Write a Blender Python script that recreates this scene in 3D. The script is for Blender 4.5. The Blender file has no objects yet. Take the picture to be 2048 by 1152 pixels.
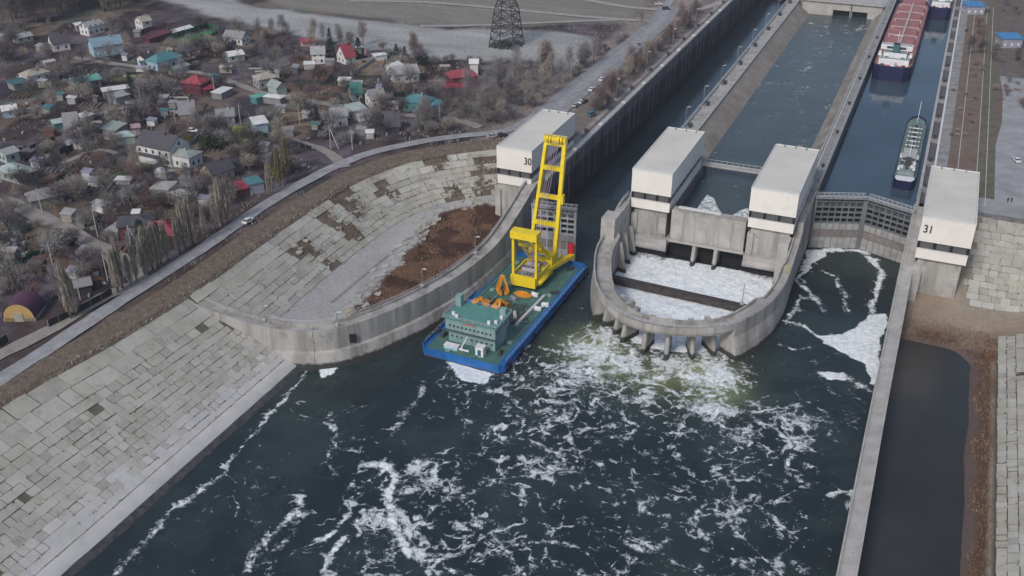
import bpy, bmesh, math, random
import numpy as np
from mathutils import Vector, Matrix
from mathutils import noise as mnoise
from mathutils.geometry import tessellate_polygon
rnd = random.Random(7)
S = bpy.context.scene
COL = S.collection
PI = math.pi
H = 135.0                       # camera height above the quays (z = 0); lower water is at -18.5
FPX = 2000.0; VX, VY = 2010.0, -525.0
TH = math.atan((576 - VY) / FPX)
PS = math.asin((VX - 1024) / math.sqrt((VX - 1024) ** 2 + (576 - VY) ** 2 + FPX ** 2))
cF = np.array([-math.sin(PS) * math.cos(TH), math.cos(PS) * math.cos(TH), -math.sin(TH)])
cR = np.array([math.cos(PS), math.sin(PS), 0.0]); cU = np.cross(cR, cF)
# ---------------------------------------------------------------- camera, sky, sun
cam = bpy.data.cameras.new('camera'); camo = bpy.data.objects.new('camera', cam); COL.objects.link(camo)
cam.sensor_width = 36; cam.lens = 36 * FPX / 2048; cam.clip_start = 1; cam.clip_end = 12000
M = Matrix(((cR[0], cU[0], -cF[0], 0), (cR[1], cU[1], -cF[1], 0), (cR[2], cU[2], -cF[2], H), (0, 0, 0, 1)))
camo.matrix_world = M; S.camera = camo
SUN_EL, SUN_AZ = 42, 190          # azimuth measured clockwise from +Y: the sun stands behind and left of the camera
w = bpy.data.worlds.new('World'); S.world = w; w.use_nodes = True
nt = w.node_tree; bg = nt.nodes['Background']
sky = nt.nodes.new('ShaderNodeTexSky'); sky.sky_type = 'NISHITA'; sky.sun_disc = False
sky.sun_elevation = math.radians(SUN_EL); sky.sun_rotation = math.radians(SUN_AZ)
sky.air_density = 1.0; sky.dust_density = 3.0; sky.ozone_density = 1.6
nt.links.new(sky.outputs[0], bg.inputs[0]); bg.inputs[1].default_value = 0.10
sl = bpy.data.lights.new('sun', 'SUN'); sl.energy = 1.45; sl.angle = math.radians(10); sl.color = (1, 0.97, 0.945)
so = bpy.data.objects.new('sun', sl); COL.objects.link(so)
sd = Vector((math.sin(math.radians(SUN_AZ)) * math.cos(math.radians(SUN_EL)), math.cos(math.radians(SUN_AZ)) * math.cos(math.radians(SUN_EL)), math.sin(math.radians(SUN_EL))))
so.rotation_euler = sd.to_track_quat('Z', 'Y').to_euler()
S.view_settings.view_transform = 'Standard'; S.view_settings.look = 'None'; S.view_settings.gamma = 1
S.view_settings.exposure = 0.36; S.view_settings.use_curve_mapping = False
S.render.engine = 'CYCLES'; S.cycles.max_bounces = 5; S.cycles.diffuse_bounces = 2; S.cycles.glossy_bounces = 2
# ---------------------------------------------------------------- helpers
def P(px, py, z=0.0):
    d = cF * FPX + cR * (px - 1024) + cU * (576 - py); t = (z - H) / d[2]
    return (float(d[0] * t), float(d[1] * t), z)
def XY(px, py, z=0.0):
    p = P(px, py, z); return (p[0], p[1])
def PV(px, py, z=0.0):
    d = cF[None] * FPX + cR[None] * (px - 1024)[:, None] + cU[None] * (576 - py)[:, None]; t = (z - H) / d[:, 2]; return d[:, 0] * t, d[:, 1] * t
def proj(x, y, z):
    v = np.array([x, y, z - H]); c = v @ cF
    return (1024 + FPX * (v @ cR) / c, 576 - FPX * (v @ cU) / c)
class MB:
    def __init__(s): s.v = []; s.f = []; s.m = []; s.mi = 0
    def add(s, vs, fs):
        o = len(s.v); s.v += [tuple(p) for p in vs]; s.f += [tuple(i + o for i in f) for f in fs]; s.m += [s.mi] * len(fs); return s
    def box(s, x0, x1, y0, y1, z0, z1, rot=0, c=(0, 0)):
        vs = [(x, y, z) for z in (z0, z1) for x, y in ((x0, y0), (x1, y0), (x1, y1), (x0, y1))]
        if rot:
            ca, sa = math.cos(rot), math.sin(rot)
            vs = [(c[0] + (x - c[0]) * ca - (y - c[1]) * sa, c[1] + (x - c[0]) * sa + (y - c[1]) * ca, z) for x, y, z in vs]
        return s.add(vs, [(0, 3, 2, 1), (4, 5, 6, 7), (0, 1, 5, 4), (1, 2, 6, 5), (2, 3, 7, 6), (3, 0, 4, 7)])
    def prism(s, poly, z0, z1):
        n = len(poly)
        a = sum(poly[i][0] * poly[(i + 1) % n][1] - poly[(i + 1) % n][0] * poly[i][1] for i in range(n))
        if a < 0: poly = poly[::-1]
        vs = [(p[0], p[1], z0) for p in poly] + [(p[0], p[1], z1) for p in poly]
        return s.add(vs, [tuple(range(n))[::-1], tuple(range(n, 2 * n))] + [(i, (i + 1) % n, n + (i + 1) % n, n + i) for i in range(n)])
    def bar(s, a, b, wd, ht=None, n=4, r2=None):
        a, b = Vector(a), Vector(b); d = (b - a)
        if d.length < 1e-6: return s
        d.normalize(); up = Vector((0, 0, 1)) if abs(d.z) < .95 else Vector((0, 1, 0))
        u = d.cross(up).normalized(); v = u.cross(d)
        ht = ht or wd
        if n == 4: ring = [(-wd / 2, -ht / 2), (wd / 2, -ht / 2), (wd / 2, ht / 2), (-wd / 2, ht / 2)]
        else: ring = [(wd / 2 * math.cos(2 * PI * i / n), wd / 2 * math.sin(2 * PI * i / n)) for i in range(n)]
        k = (r2 / wd) if r2 else 1
        vs = [a + u * x + v * y for x, y in ring] + [b + u * x * k + v * y * k for x, y in ring]
        return s.add(vs, [tuple(range(n))[::-1], tuple(range(n, 2 * n))] + [(i, (i + 1) % n, n + (i + 1) % n, n + i) for i in range(n)])
    def grid(s, rows):
        n = len(rows[0]); vs = [p for r in rows for p in r]
        return s.add(vs, [(i * n + j, i * n + j + 1, (i + 1) * n + j + 1, (i + 1) * n + j) for i in range(len(rows) - 1) for j in range(n - 1)])
    def mesh(s, name, mats):
        me = bpy.data.meshes.new(name); me.from_pydata(s.v, [], s.f)
        for m_ in (mats if isinstance(mats, (list, tuple)) else [mats]):
            if m_: me.materials.append(m_)
        if any(s.m): me.polygons.foreach_set('material_index', s.m)
        me.update(); return me
    def build(s, name, mats, parent=None, smooth=False, loc=None):
        me = s.mesh(name, mats)
        if smooth: me.polygons.foreach_set('use_smooth', [True] * len(me.polygons))
        o = bpy.data.objects.new(name, me); COL.objects.link(o)
        if parent: o.parent = parent
        if loc: o.location = loc
        return o
def tag(o, label, cat=None, group=None, kind=None):
    if label: o['label'] = label
    if cat: o['category'] = cat
    if group: o['group'] = group
    if kind: o['kind'] = kind
    return o
def thing(name, label, cat, loc=(0, 0, 0), rz=0, group=None):
    o = bpy.data.objects.new(name, None); COL.objects.link(o); o.empty_display_size = .5
    o.location = loc; o.rotation_euler = (0, 0, rz)
    return tag(o, label, cat, group)
def inst(name, me, parent=None, loc=(0, 0, 0), rz=0, scale=None):
    o = bpy.data.objects.new(name, me); COL.objects.link(o); o.location = loc; o.rotation_euler = (0, 0, rz)
    if parent: o.parent = parent
    if scale: o.scale = scale
    return o
def copy_tree(o, parent=None):
    c = o.copy(); COL.objects.link(c); c.parent = parent
    for ch in list(o.children): copy_tree(ch, c)
    return c
def struct(o, name=None): o['kind'] = 'structure'; return o
# ---------------------------------------------------------------- materials
def _n(nt, t, **k):
    n = nt.nodes.new(t)
    for a, b in k.items(): setattr(n, a, b)
    return n
def mat(name, col, rough=.8, col2=None, scale=.3, streak=0, bump=0.0, bscale=3.0, metal=0.0, spots=None, spotcol=None, detail=6, lo=.35, hi=.65, fine=.0, spec=.4, wet=None):
    m = bpy.data.materials.new(name); m.use_nodes = True; nt = m.node_tree; N, L = nt.nodes, nt.links
    b = N['Principled BSDF']; b.inputs['Roughness'].default_value = rough; b.inputs['Metallic'].default_value = metal
    b.inputs['Specular IOR Level'].default_value = spec
    b.inputs['Base Color'].default_value = (*col, 1)
    geo = _n(nt, 'ShaderNodeNewGeometry')
    mp = _n(nt, 'ShaderNodeMapping'); mp.inputs['Scale'].default_value = (1, 1, .12 if streak else 1)
    L.new(geo.outputs['Position'], mp.inputs['Vector'])
    out = None
    if col2:
        nz = _n(nt, 'ShaderNodeTexNoise'); nz.inputs['Scale'].default_value = scale; nz.inputs['Detail'].default_value = detail; nz.inputs['Roughness'].default_value = .65
        L.new(mp.outputs[0], nz.inputs['Vector'])
        r = _n(nt, 'ShaderNodeValToRGB'); r.color_ramp.elements[0].position = lo; r.color_ramp.elements[1].position = hi
        r.color_ramp.elements[0].color = (*col2, 1); r.color_ramp.elements[1].color = (*col, 1)
        L.new(nz.outputs['Fac'], r.inputs[0]); out = r.outputs[0]
    if spots:
        n2 = _n(nt, 'ShaderNodeTexNoise'); n2.inputs['Scale'].default_value = spots; n2.inputs['Detail'].default_value = 8; n2.inputs['Roughness'].default_value = .75
        L.new(geo.outputs['Position'], n2.inputs['Vector'])
        r2 = _n(nt, 'ShaderNodeValToRGB'); r2.color_ramp.elements[0].position = .54; r2.color_ramp.elements[1].position = .66
        L.new(n2.outputs['Fac'], r2.inputs[0])
        mx = _n(nt, 'ShaderNodeMix', data_type='RGBA'); L.new(r2.outputs[0], mx.inputs[0])
        if out: L.new(out, mx.inputs[6])
        else: mx.inputs[6].default_value = (*col, 1)
        mx.inputs[7].default_value = (*spotcol, 1); out = mx.outputs[2]
    if wet is not None:      # algae and wetness just above the water level
        sx = _n(nt, 'ShaderNodeSeparateXYZ'); L.new(geo.outputs['Position'], sx.inputs[0])
        n4 = _n(nt, 'ShaderNodeTexNoise'); n4.inputs['Scale'].default_value = .7; n4.inputs['Detail'].default_value = 5; L.new(geo.outputs['Position'], n4.inputs['Vector'])
        ad = _n(nt, 'ShaderNodeMath', operation='MULTIPLY_ADD'); L.new(n4.outputs['Fac'], ad.inputs[0]); ad.inputs[1].default_value = -1.6; L.new(sx.outputs[2], ad.inputs[2])
        mr = _n(nt, 'ShaderNodeMapRange'); L.new(ad.outputs[0], mr.inputs[0]); mr.inputs[1].default_value = wet - .8; mr.inputs[2].default_value = wet - .2; mr.inputs[3].default_value = 1; mr.inputs[4].default_value = 0
        m5 = _n(nt, 'ShaderNodeMix', data_type='RGBA'); L.new(mr.outputs[0], m5.inputs[0]); L.new(out, m5.inputs[6]); m5.inputs[7].default_value = (.035, .036, .034, 1); out = m5.outputs[2]
    if out: L.new(out, b.inputs['Base Color'])
    if bump:
        n3 = _n(nt, 'ShaderNodeTexNoise'); n3.inputs['Scale'].default_value = bscale; n3.inputs['Detail'].default_value = 5
        L.new(geo.outputs['Position'], n3.inputs['Vector'])
        bp = _n(nt, 'ShaderNodeBump'); bp.inputs['Distance'].default_value = bump; bp.inputs['Strength'].default_value = 1
        L.new(n3.outputs['Fac'], bp.inputs['Height']); L.new(bp.outputs[0], b.inputs['Normal'])
    return m
concrete = mat('concrete', (.37, .36, .34), .9, (.19, .18, .165), .22, streak=1, bump=.05, spots=.13, spotcol=(.23, .225, .21), lo=.32, hi=.56, wet=-17.0)
concrete_lt = mat('concrete_light', (.44, .43, .41), .9, (.30, .29, .275), .3, bump=.03, spots=.6, spotcol=(.25, .24, .225), wet=-17.2)
concrete_dk = mat('concrete_dark', (.15, .145, .15), .9, (.06, .058, .066), .5, streak=1, bump=.06, lo=.3, hi=.75)
concrete_wet = mat('concrete_wet', (.10, .095, .095), .6, (.035, .035, .038), .6, streak=0, bump=.05)
quay_m = mat('quay_paving', (.30, .295, .29), .9, (.17, .165, .165), .22, bump=.03, spots=.5, spotcol=(.13, .125, .12))
cap_m = mat('cap_concrete', (.42, .42, .41), .85, (.28, .28, .275), .5)
slab_ms = [mat('slab_a', (.41, .395, .34), .92, (.31, .30, .25), .12, bump=.05, spots=.3, spotcol=(.26, .25, .195)),
           mat('slab_b', (.44, .43, .39), .92, (.34, .33, .29), .12, bump=.05, spots=.3, spotcol=(.29, .28, .235)),
           mat('slab_c', (.38, .365, .325), .92, (.28, .27, .235), .15, bump=.05, spots=.5, spotcol=(.20, .185, .145)),
           mat('slab_d', (.50, .49, .47), .85, (.41, .405, .385), .14, bump=.04)]
apron_m = mat('apron_concrete', (.51, .50, .48), .85, (.40, .395, .375), .14, bump=.04)
weed_m = mat('joint_weed', (.055, .055, .035), .95)
joint_m = mat('joint_soil', (.09, .085, .06), .95, (.13, .12, .09), .8, bump=.1)
soil_red = mat('red_sand', (.16, .085, .05), .95, (.06, .037, .028), .22, bump=.5, bscale=.8, spots=.5, spotcol=(.23, .155, .11))
soil_brown = mat('brown_verge', (.16, .125, .095), .95, (.09, .07, .055), .5, bump=.3, bscale=1.5, spots=.4, spotcol=(.2, .17, .13))
sand_m = mat('pale_sand', (.26, .22, .185), .95, (.17, .14, .115), .2, bump=.15, spots=.3, spotcol=(.13, .105, .085))
asphalt = mat('road_asphalt', (.32, .32, .33), .9, (.21, .21, .215), .25, bump=.02, spots=.8, spotcol=(.2, .2, .21))
dirt_road = mat('dirt_road', (.30, .275, .25), .95, (.20, .18, .165), .3, spots=.6, spotcol=(.12, .1, .09), bump=.1)
track_pale = mat('pale_track', (.34, .32, .31), .95, (.26, .24, .23), .3)
white_wall = mat('white_render', (.72, .695, .65), .8, (.67, .645, .605), .12, streak=0, spots=.25, spotcol=(.64, .615, .57))
roof_felt = mat('roof_felt', (.60, .58, .52), .85, (.50, .49, .44), .07, spots=.12, spotcol=(.55, .535, .48), detail=8)
trim_w = mat('white_trim', (.6, .6, .59), .6)
glass_m = mat('window_glass', (.055, .055, .06), .25, spec=.6)
pane_grey = mat('grey_pane', (.11, .11, .115), .4, (.07, .07, .075), .8, spec=.5)
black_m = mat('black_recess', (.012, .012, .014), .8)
dark_steel = mat('dark_steel', (.06, .065, .075), .6, (.035, .037, .042), .6)
grey_steel = mat('grey_steel', (.26, .28, .30), .6, (.16, .17, .18), .5, streak=1)
gate_m = mat('gate_steel', (.20, .225, .25), .65, (.12, .13, .14), .5, streak=1, spots=.9, spotcol=(.17, .165, .16))
gate_pan = mat('gate_panel', (.38, .385, .38), .7, (.24, .235, .23), .35, streak=0, spots=.4, spotcol=(.22, .20, .19))
rail_m = mat('rail_paint', (.45, .46, .47), .6)
yellow = mat('crane_yellow', (.78, .60, .018), .42, (.70, .52, .02), .4, spots=.9, spotcol=(.50, .36, .05), spec=.4)
orange = mat('grab_orange', (.72, .31, .02), .5, (.5, .2, .03), .8)
red_p = mat('red_paint', (.5, .02, .03), .5)
blue_hull = mat('barge_blue', (.015, .14, .40), .45, (.012, .09, .28), .4, spots=.7, spotcol=(.045, .105, .22), spec=.4)
green_deck = mat('barge_green', (.065, .165, .14), .65, (.045, .115, .10), .35, spots=.35, spotcol=(.10, .155, .135))
green_house = mat('barge_housing', (.23, .34, .335), .6, (.16, .26, .255), .4, streak=1)
navy_hull = mat('navy_hull', (.012, .017, .075), .45, (.01, .011, .04), .4)
antifoul = mat('antifouling_red', (.06, .018, .022), .7)
ship_red = mat('ship_deck_red', (.36, .15, .14), .7, (.25, .10, .10), .15, spots=.4, spotcol=(.4, .19, .18))
ship_white = mat('ship_white', (.72, .73, .74), .6, (.55, .56, .57), .6)
ship_green = mat('ship_deck_green', (.14, .20, .185), .7, (.10, .16, .15), .5, spots=.7, spotcol=(.32, .37, .36))
rubber = mat('black_rubber', (.02, .02, .02), .8)
wood_pole = mat('concrete_pole', (.42, .41, .40), .85)
bark = mat('bark', (.13, .11, .095), .9, (.07, .06, .052), 2)
def plain(name, c, r=.8, v=.75): return mat(name, c, r, tuple(x * v for x in c), .5, spots=1.2, spotcol=tuple(x * .82 for x in c))
# ---------------------------------------------------------------- path utilities
def resample(pts, step):
    pts = [np.array(p, float) for p in pts]; out = [pts[0]]
    n = len(pts)
    for i in range(n - 1):
        p0, p1, p2, p3 = pts[max(i - 1, 0)], pts[i], pts[i + 1], pts[min(i + 2, n - 1)]
        k = max(1, int(round(np.linalg.norm(p2 - p1) / step)))
        for j in range(1, k + 1):
            t = j / k
            out.append(.5 * (2 * p1 + (p2 - p0) * t + (2 * p0 - 5 * p1 + 4 * p2 - p3) * t * t + (3 * p1 - p0 - 3 * p2 + p3) * t ** 3))
    return out
def normals(path):
    out = []
    for i in range(len(path)):
        a, b = path[max(i - 1, 0)], path[min(i + 1, len(path) - 1)]
        d = np.array([b[0] - a[0], b[1] - a[1]]); d /= (np.linalg.norm(d) + 1e-9); out.append(np.array([d[1], -d[0]]))   # right-hand side
    return out
def ribbon(path, wl, wr, z=None, jag=0):
    nr = normals(path); rows = []
    for p, n in zip(path, nr):
        zz = p[2] if len(p) > 2 and z is None else z
        a = wl + jag * mnoise.noise(Vector((p[0] * .15, p[1] * .15, 3))); b = wr + jag * mnoise.noise(Vector((p[0] * .15, p[1] * .15, 9)))
        rows.append([(p[0] - n[0] * a, p[1] - n[1] * a, zz), (p[0] + n[0] * b, p[1] + n[1] * b, zz)])
    return MB().grid(rows)
def inpoly(x, y, poly):
    x = np.asarray(x); y = np.asarray(y); c = np.zeros(x.shape, bool); j = len(poly) - 1
    for i in range(len(poly)):
        xi, yi = poly[i][:2]; xj, yj = poly[j][:2]
        c ^= ((yi > y) != (yj > y)) & (x < (xj - xi) * (y - yi) / ((yj - yi) or 1e-9) + xi); j = i
    return c
def dist_poly(x, y, pts, closed=False):
    d = np.full(x.shape, 1e9); n = len(pts)
    for i in range(n if closed else n - 1):
        a, b = pts[i], pts[(i + 1) % n]; dx, dy = b[0] - a[0], b[1] - a[1]; l = dx * dx + dy * dy + 1e-9
        t = np.clip(((x - a[0]) * dx + (y - a[1]) * dy) / l, 0, 1)
        d = np.minimum(d, np.hypot(x - a[0] - t * dx, y - a[1] - t * dy))
    return d
def grid_mesh(name, x0, x1, y0, y1, st, zf, mats, keep=None, attrs=None, smooth=True):
    nx, ny = int((x1 - x0) / st) + 1, int((y1 - y0) / st) + 1
    X, Y = np.meshgrid(np.linspace(x0, x1, nx), np.linspace(y0, y1, ny))
    Z = zf(X, Y) if callable(zf) else np.full(X.shape, zf)
    idx = np.arange(nx * ny).reshape(ny, nx)
    q = np.stack([idx[:-1, :-1], idx[:-1, 1:], idx[1:, 1:], idx[1:, :-1]], -1).reshape(-1, 4)
    if keep is not None:
        cx = (X[:-1, :-1] + X[1:, 1:]).ravel() / 2; cy = (Y[:-1, :-1] + Y[1:, 1:]).ravel() / 2
        q = q[keep(cx, cy)]
    me = bpy.data.meshes.new(name)
    me.vertices.add(nx * ny); me.vertices.foreach_set('co', np.stack([X, Y, Z], -1).ravel())
    me.loops.add(q.size); me.loops.foreach_set('vertex_index', q.ravel())
    me.polygons.add(len(q)); me.polygons.foreach_set('loop_start', np.arange(0, q.size, 4)); me.polygons.foreach_set('loop_total', np.full(len(q), 4))
    me.polygons.foreach_set('use_smooth', np.full(len(q), smooth))
    me.update(calc_edges=True)
    for k, fn in (attrs or {}).items():
        a = me.color_attributes.new(k, 'FLOAT_COLOR', 'POINT'); v = fn(X, Y).reshape(-1, 4); a.data.foreach_set('color', v.ravel().astype(np.float32))
    me.materials.append(mats); me.validate()
    o = bpy.data.objects.new(name, me); COL.objects.link(o); return o
def vnoise(X, Y, s, seed=0):                              # smooth value noise, vectorised
    r = np.random.RandomState(seed); T = r.rand(256, 256)
    x, y = X / s, Y / s; xi, yi = np.floor(x).astype(int), np.floor(y).astype(int); fx, fy = x - xi, y - yi
    fx = fx * fx * (3 - 2 * fx); fy = fy * fy * (3 - 2 * fy)
    g = lambda a, b: T[a % 256, b % 256]
    return (g(xi, yi) * (1 - fx) + g(xi + 1, yi) * fx) * (1 - fy) + (g(xi, yi + 1) * (1 - fx) + g(xi + 1, yi + 1) * fx) * fy
def fbm(X, Y, s, seed=0): return (vnoise(X, Y, s, seed) + .5 * vnoise(X, Y, s / 2, seed + 1) + .25 * vnoise(X, Y, s / 4, seed + 2)) / 1.75
# ---------------------------------------------------------------- key lines of the place
ZW, ZU = -18.5, -5.0
TOP = resample([(-187, -80, 0), (-186, 60, 0), (-184.5, 128, 0), (-181.3, 156, 0), (-179.4, 182, 0), (-179.4, 200, 0), (-180.3, 222, 0), (-180.5, 250, 0), (-179, 274, 0), (-172.5, 296, 0), (-161, 312, 0), (-148, 324, 0), (-134, 331, 0)], 3.0)
# ================================================================ WATER
def water_mat(name, base, foamy=False, ripple=.12, rscale=.5, rough=.08, tint=None):
    m = bpy.data.materials.new(name); m.use_nodes = True; nt = m.node_tree; N, L = nt.nodes, nt.links
    b = N['Principled BSDF']; b.inputs['IOR'].default_value = 1.33
    geo = _n(nt, 'ShaderNodeNewGeometry')
    def noise(sc, det, ro=.6, vec=None, dist=0):
        n = _n(nt, 'ShaderNodeTexNoise'); n.inputs['Scale'].default_value = sc; n.inputs['Detail'].default_value = det; n.inputs['Roughness'].default_value = ro; n.inputs['Distortion'].default_value = dist
        L.new(vec or geo.outputs['Position'], n.inputs['Vector']); return n
    def math_(op, a, b_=None, c=None, cl=False):
        n = _n(nt, 'ShaderNodeMath', operation=op, use_clamp=cl)
        for i, v in enumerate((a, b_, c)):
            if v is None: continue
            if isinstance(v, (int, float)): n.inputs[i].default_value = v
            else: L.new(v, n.inputs[i])
        return n.outputs[0]
    def ramp(v, a, b_):
        n = _n(nt, 'ShaderNodeMapRange', interpolation_type='SMOOTHSTEP'); L.new(v, n.inputs[0])
        for i, q in ((1, a), (2, b_)):
            if isinstance(q, (int, float)): n.inputs[i].default_value = q
            else: L.new(q, n.inputs[i])
        return n.outputs[0]
    h1 = noise(rscale, 3, .55); h2 = noise(rscale * 4.3, 4, .6)
    hh = math_('ADD', math_('MULTIPLY', h1.outputs['Fac'], 1.0), math_('MULTIPLY', h2.outputs['Fac'], .35))
    bp = _n(nt, 'ShaderNodeBump'); bp.inputs['Strength'].default_value = 1; bp.inputs['Distance'].default_value = ripple
    if not foamy:
        mx = _n(nt, 'ShaderNodeMix', data_type='RGBA'); L.new(ramp(noise(.02, 4).outputs['Fac'], .35, .65), mx.inputs[0])
        mx.inputs[6].default_value = (*base, 1); mx.inputs[7].default_value = (*(x * 1.5 for x in base), 1)
        L.new(mx.outputs[2], b.inputs['Base Color']); b.inputs['Roughness'].default_value = rough
        L.new(hh, bp.inputs['Height']); L.new(bp.outputs[0], b.inputs['Normal']); return m
    at = _n(nt, 'ShaderNodeVertexColor'); at.layer_name = 'foam'
    sp = _n(nt, 'ShaderNodeSeparateColor'); L.new(at.outputs[0], sp.inputs[0])
    solid, dens, tnt = sp.outputs[0], sp.outputs[1], sp.outputs[2]
    # domain warp
    wn = noise(.09, 3, .5); vs = _n(nt, 'ShaderNodeVectorMath', operation='SUBTRACT'); L.new(wn.outputs['Color'], vs.inputs[0]); vs.inputs[1].default_value = (.5, .5, .5)
    vm = _n(nt, 'ShaderNodeVectorMath', operation='SCALE'); L.new(vs.outputs[0], vm.inputs[0]); vm.inputs['Scale'].default_value = 13
    va = _n(nt, 'ShaderNodeVectorMath', operation='ADD'); L.new(vm.outputs[0], va.inputs[0]); L.new(geo.outputs['Position'], va.inputs[1])
    wn2 = noise(.45, 3, .6, va.outputs[0]); vs2 = _n(nt, 'ShaderNodeVectorMath', operation='SUBTRACT'); L.new(wn2.outputs['Color'], vs2.inputs[0]); vs2.inputs[1].default_value = (.5, .5, .5)
    vm2 = _n(nt, 'ShaderNodeVectorMath', operation='SCALE'); L.new(vs2.outputs[0], vm2.inputs[0]); vm2.inputs['Scale'].default_value = 3.2
    va2 = _n(nt, 'ShaderNodeVectorMath', operation='ADD'); L.new(vm2.outputs[0], va2.inputs[0]); L.new(va.outputs[0], va2.inputs[1])
    def ridge(sc, det, vec):
        n = noise(sc, det, .55, vec); return math_('SUBTRACT', 1.0, math_('MULTIPLY', math_('ABSOLUTE', math_('SUBTRACT', n.outputs['Fac'], .5)), 14.0), cl=True)
    r1 = ridge(.085, 2.5, va2.outputs[0]); r2 = ridge(.19, 3.0, va2.outputs[0]); r3 = ridge(.55, 3, va2.outputs[0])
    def cells(sc, k, vec):
        v = _n(nt, 'ShaderNodeTexVoronoi', feature='DISTANCE_TO_EDGE'); v.inputs['Scale'].default_value = sc; L.new(vec, v.inputs['Vector'])
        return math_('SUBTRACT', 1.0, math_('MULTIPLY', v.outputs['Distance'], k), cl=True)
    c1 = cells(.075, 11.0, va2.outputs[0]); c2 = cells(.15, 9.0, va2.outputs[0]); c3 = cells(.36, 7.0, va2.outputs[0])
    big = noise(.035, 3, .6); p1 = ramp(noise(.16, 4, .65).outputs['Fac'], .36, .60); p2_ = ramp(noise(.13, 4, .65, va.outputs[0]).outputs['Fac'], .44, .62); breakup = ramp(noise(.30, 5, .7).outputs['Fac'], .38, .62)
    patch = ramp(noise(.11, 4, .65).outputs['Fac'], .40, .62)
    rr = math_('MAXIMUM', math_('MAXIMUM', math_('MAXIMUM', math_('MULTIPLY', math_('MULTIPLY', r1, .9), p1), math_('MULTIPLY', c1, math_('MULTIPLY_ADD', p1, .35, .65))), math_('MAXIMUM', math_('MAXIMUM', math_('MULTIPLY', c2, math_('MULTIPLY_ADD', p2_, .6, .35)), math_('MULTIPLY', math_('MULTIPLY', c3, .8), patch)), math_('MULTIPLY', math_('MULTIPLY', r2, .7), patch))), math_('MULTIPLY', math_('MULTIPLY', r3, .5), patch))
    rr = math_('MULTIPLY', rr, math_('MULTIPLY_ADD', breakup, .6, .4))
    thr = math_('SUBTRACT', .93, math_('MULTIPLY', dens, 1.0))
    webs = ramp(rr, thr, math_('ADD', thr, .46))
    webs = math_('MULTIPLY', webs, math_('MULTIPLY_ADD', noise(.9, 3, .6).outputs['Fac'], .6, .5), cl=True)
    # solid foam with ragged border
    sn = noise(.9, 6, .75); sn2 = noise(.22, 3, .6)
    sv = math_('ADD', math_('ADD', solid, math_('MULTIPLY', math_('SUBTRACT', sn.outputs['Fac'], .5), 1.5)), math_('MULTIPLY', math_('SUBTRACT', sn2.outputs['Fac'], .5), 1.1))
    solidm = ramp(sv, .38, .78)
    foam = math_('MAXIMUM', webs, solidm)
    wc = _n(nt, 'ShaderNodeMix', data_type='RGBA'); L.new(tnt, wc.inputs[0])
    wc.inputs[6].default_value = (*base, 1); wc.inputs[7].default_value = (.22, .25, .11, 1)
    sw = _n(nt, 'ShaderNodeMix', data_type='RGBA'); L.new(ramp(noise(.05, 5, .65, va.outputs[0]).outputs['Fac'], .4, .65), sw.inputs[0])
    L.new(wc.outputs[2], sw.inputs[6]); gm = _n(nt, 'ShaderNodeMix', data_type='RGBA', blend_type='ADD'); gm.inputs[0].default_value = 1
    L.new(wc.outputs[2], gm.inputs[6]); gm.inputs[7].default_value = (.010, .016, .014, 1); L.new(gm.outputs[2], sw.inputs[7])
    fc = _n(nt, 'ShaderNodeMix', data_type='RGBA'); L.new(ramp(sn.outputs['Fac'], .3, .7), fc.inputs[0])
    fc.inputs[6].default_value = (.50, .56, .60, 1); fc.inputs[7].default_value = (.86, .88, .88, 1)
    mx = _n(nt, 'ShaderNodeMix', data_type='RGBA'); L.new(foam, mx.inputs[0]); L.new(sw.outputs[2], mx.inputs[6]); L.new(fc.outputs[2], mx.inputs[7])
    L.new(mx.outputs[2], b.inputs['Base Color'])
    L.new(math_('MULTIPLY_ADD', foam, .7, rough), b.inputs['Roughness'])
    L.new(math_('ADD', hh, math_('MULTIPLY', foam, .4)), bp.inputs['Height']); L.new(bp.outputs[0], b.inputs['Normal'])
    return m
z_ = ZW
def WP(l): return [XY(a, b, ZW) for a, b in l]
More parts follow.
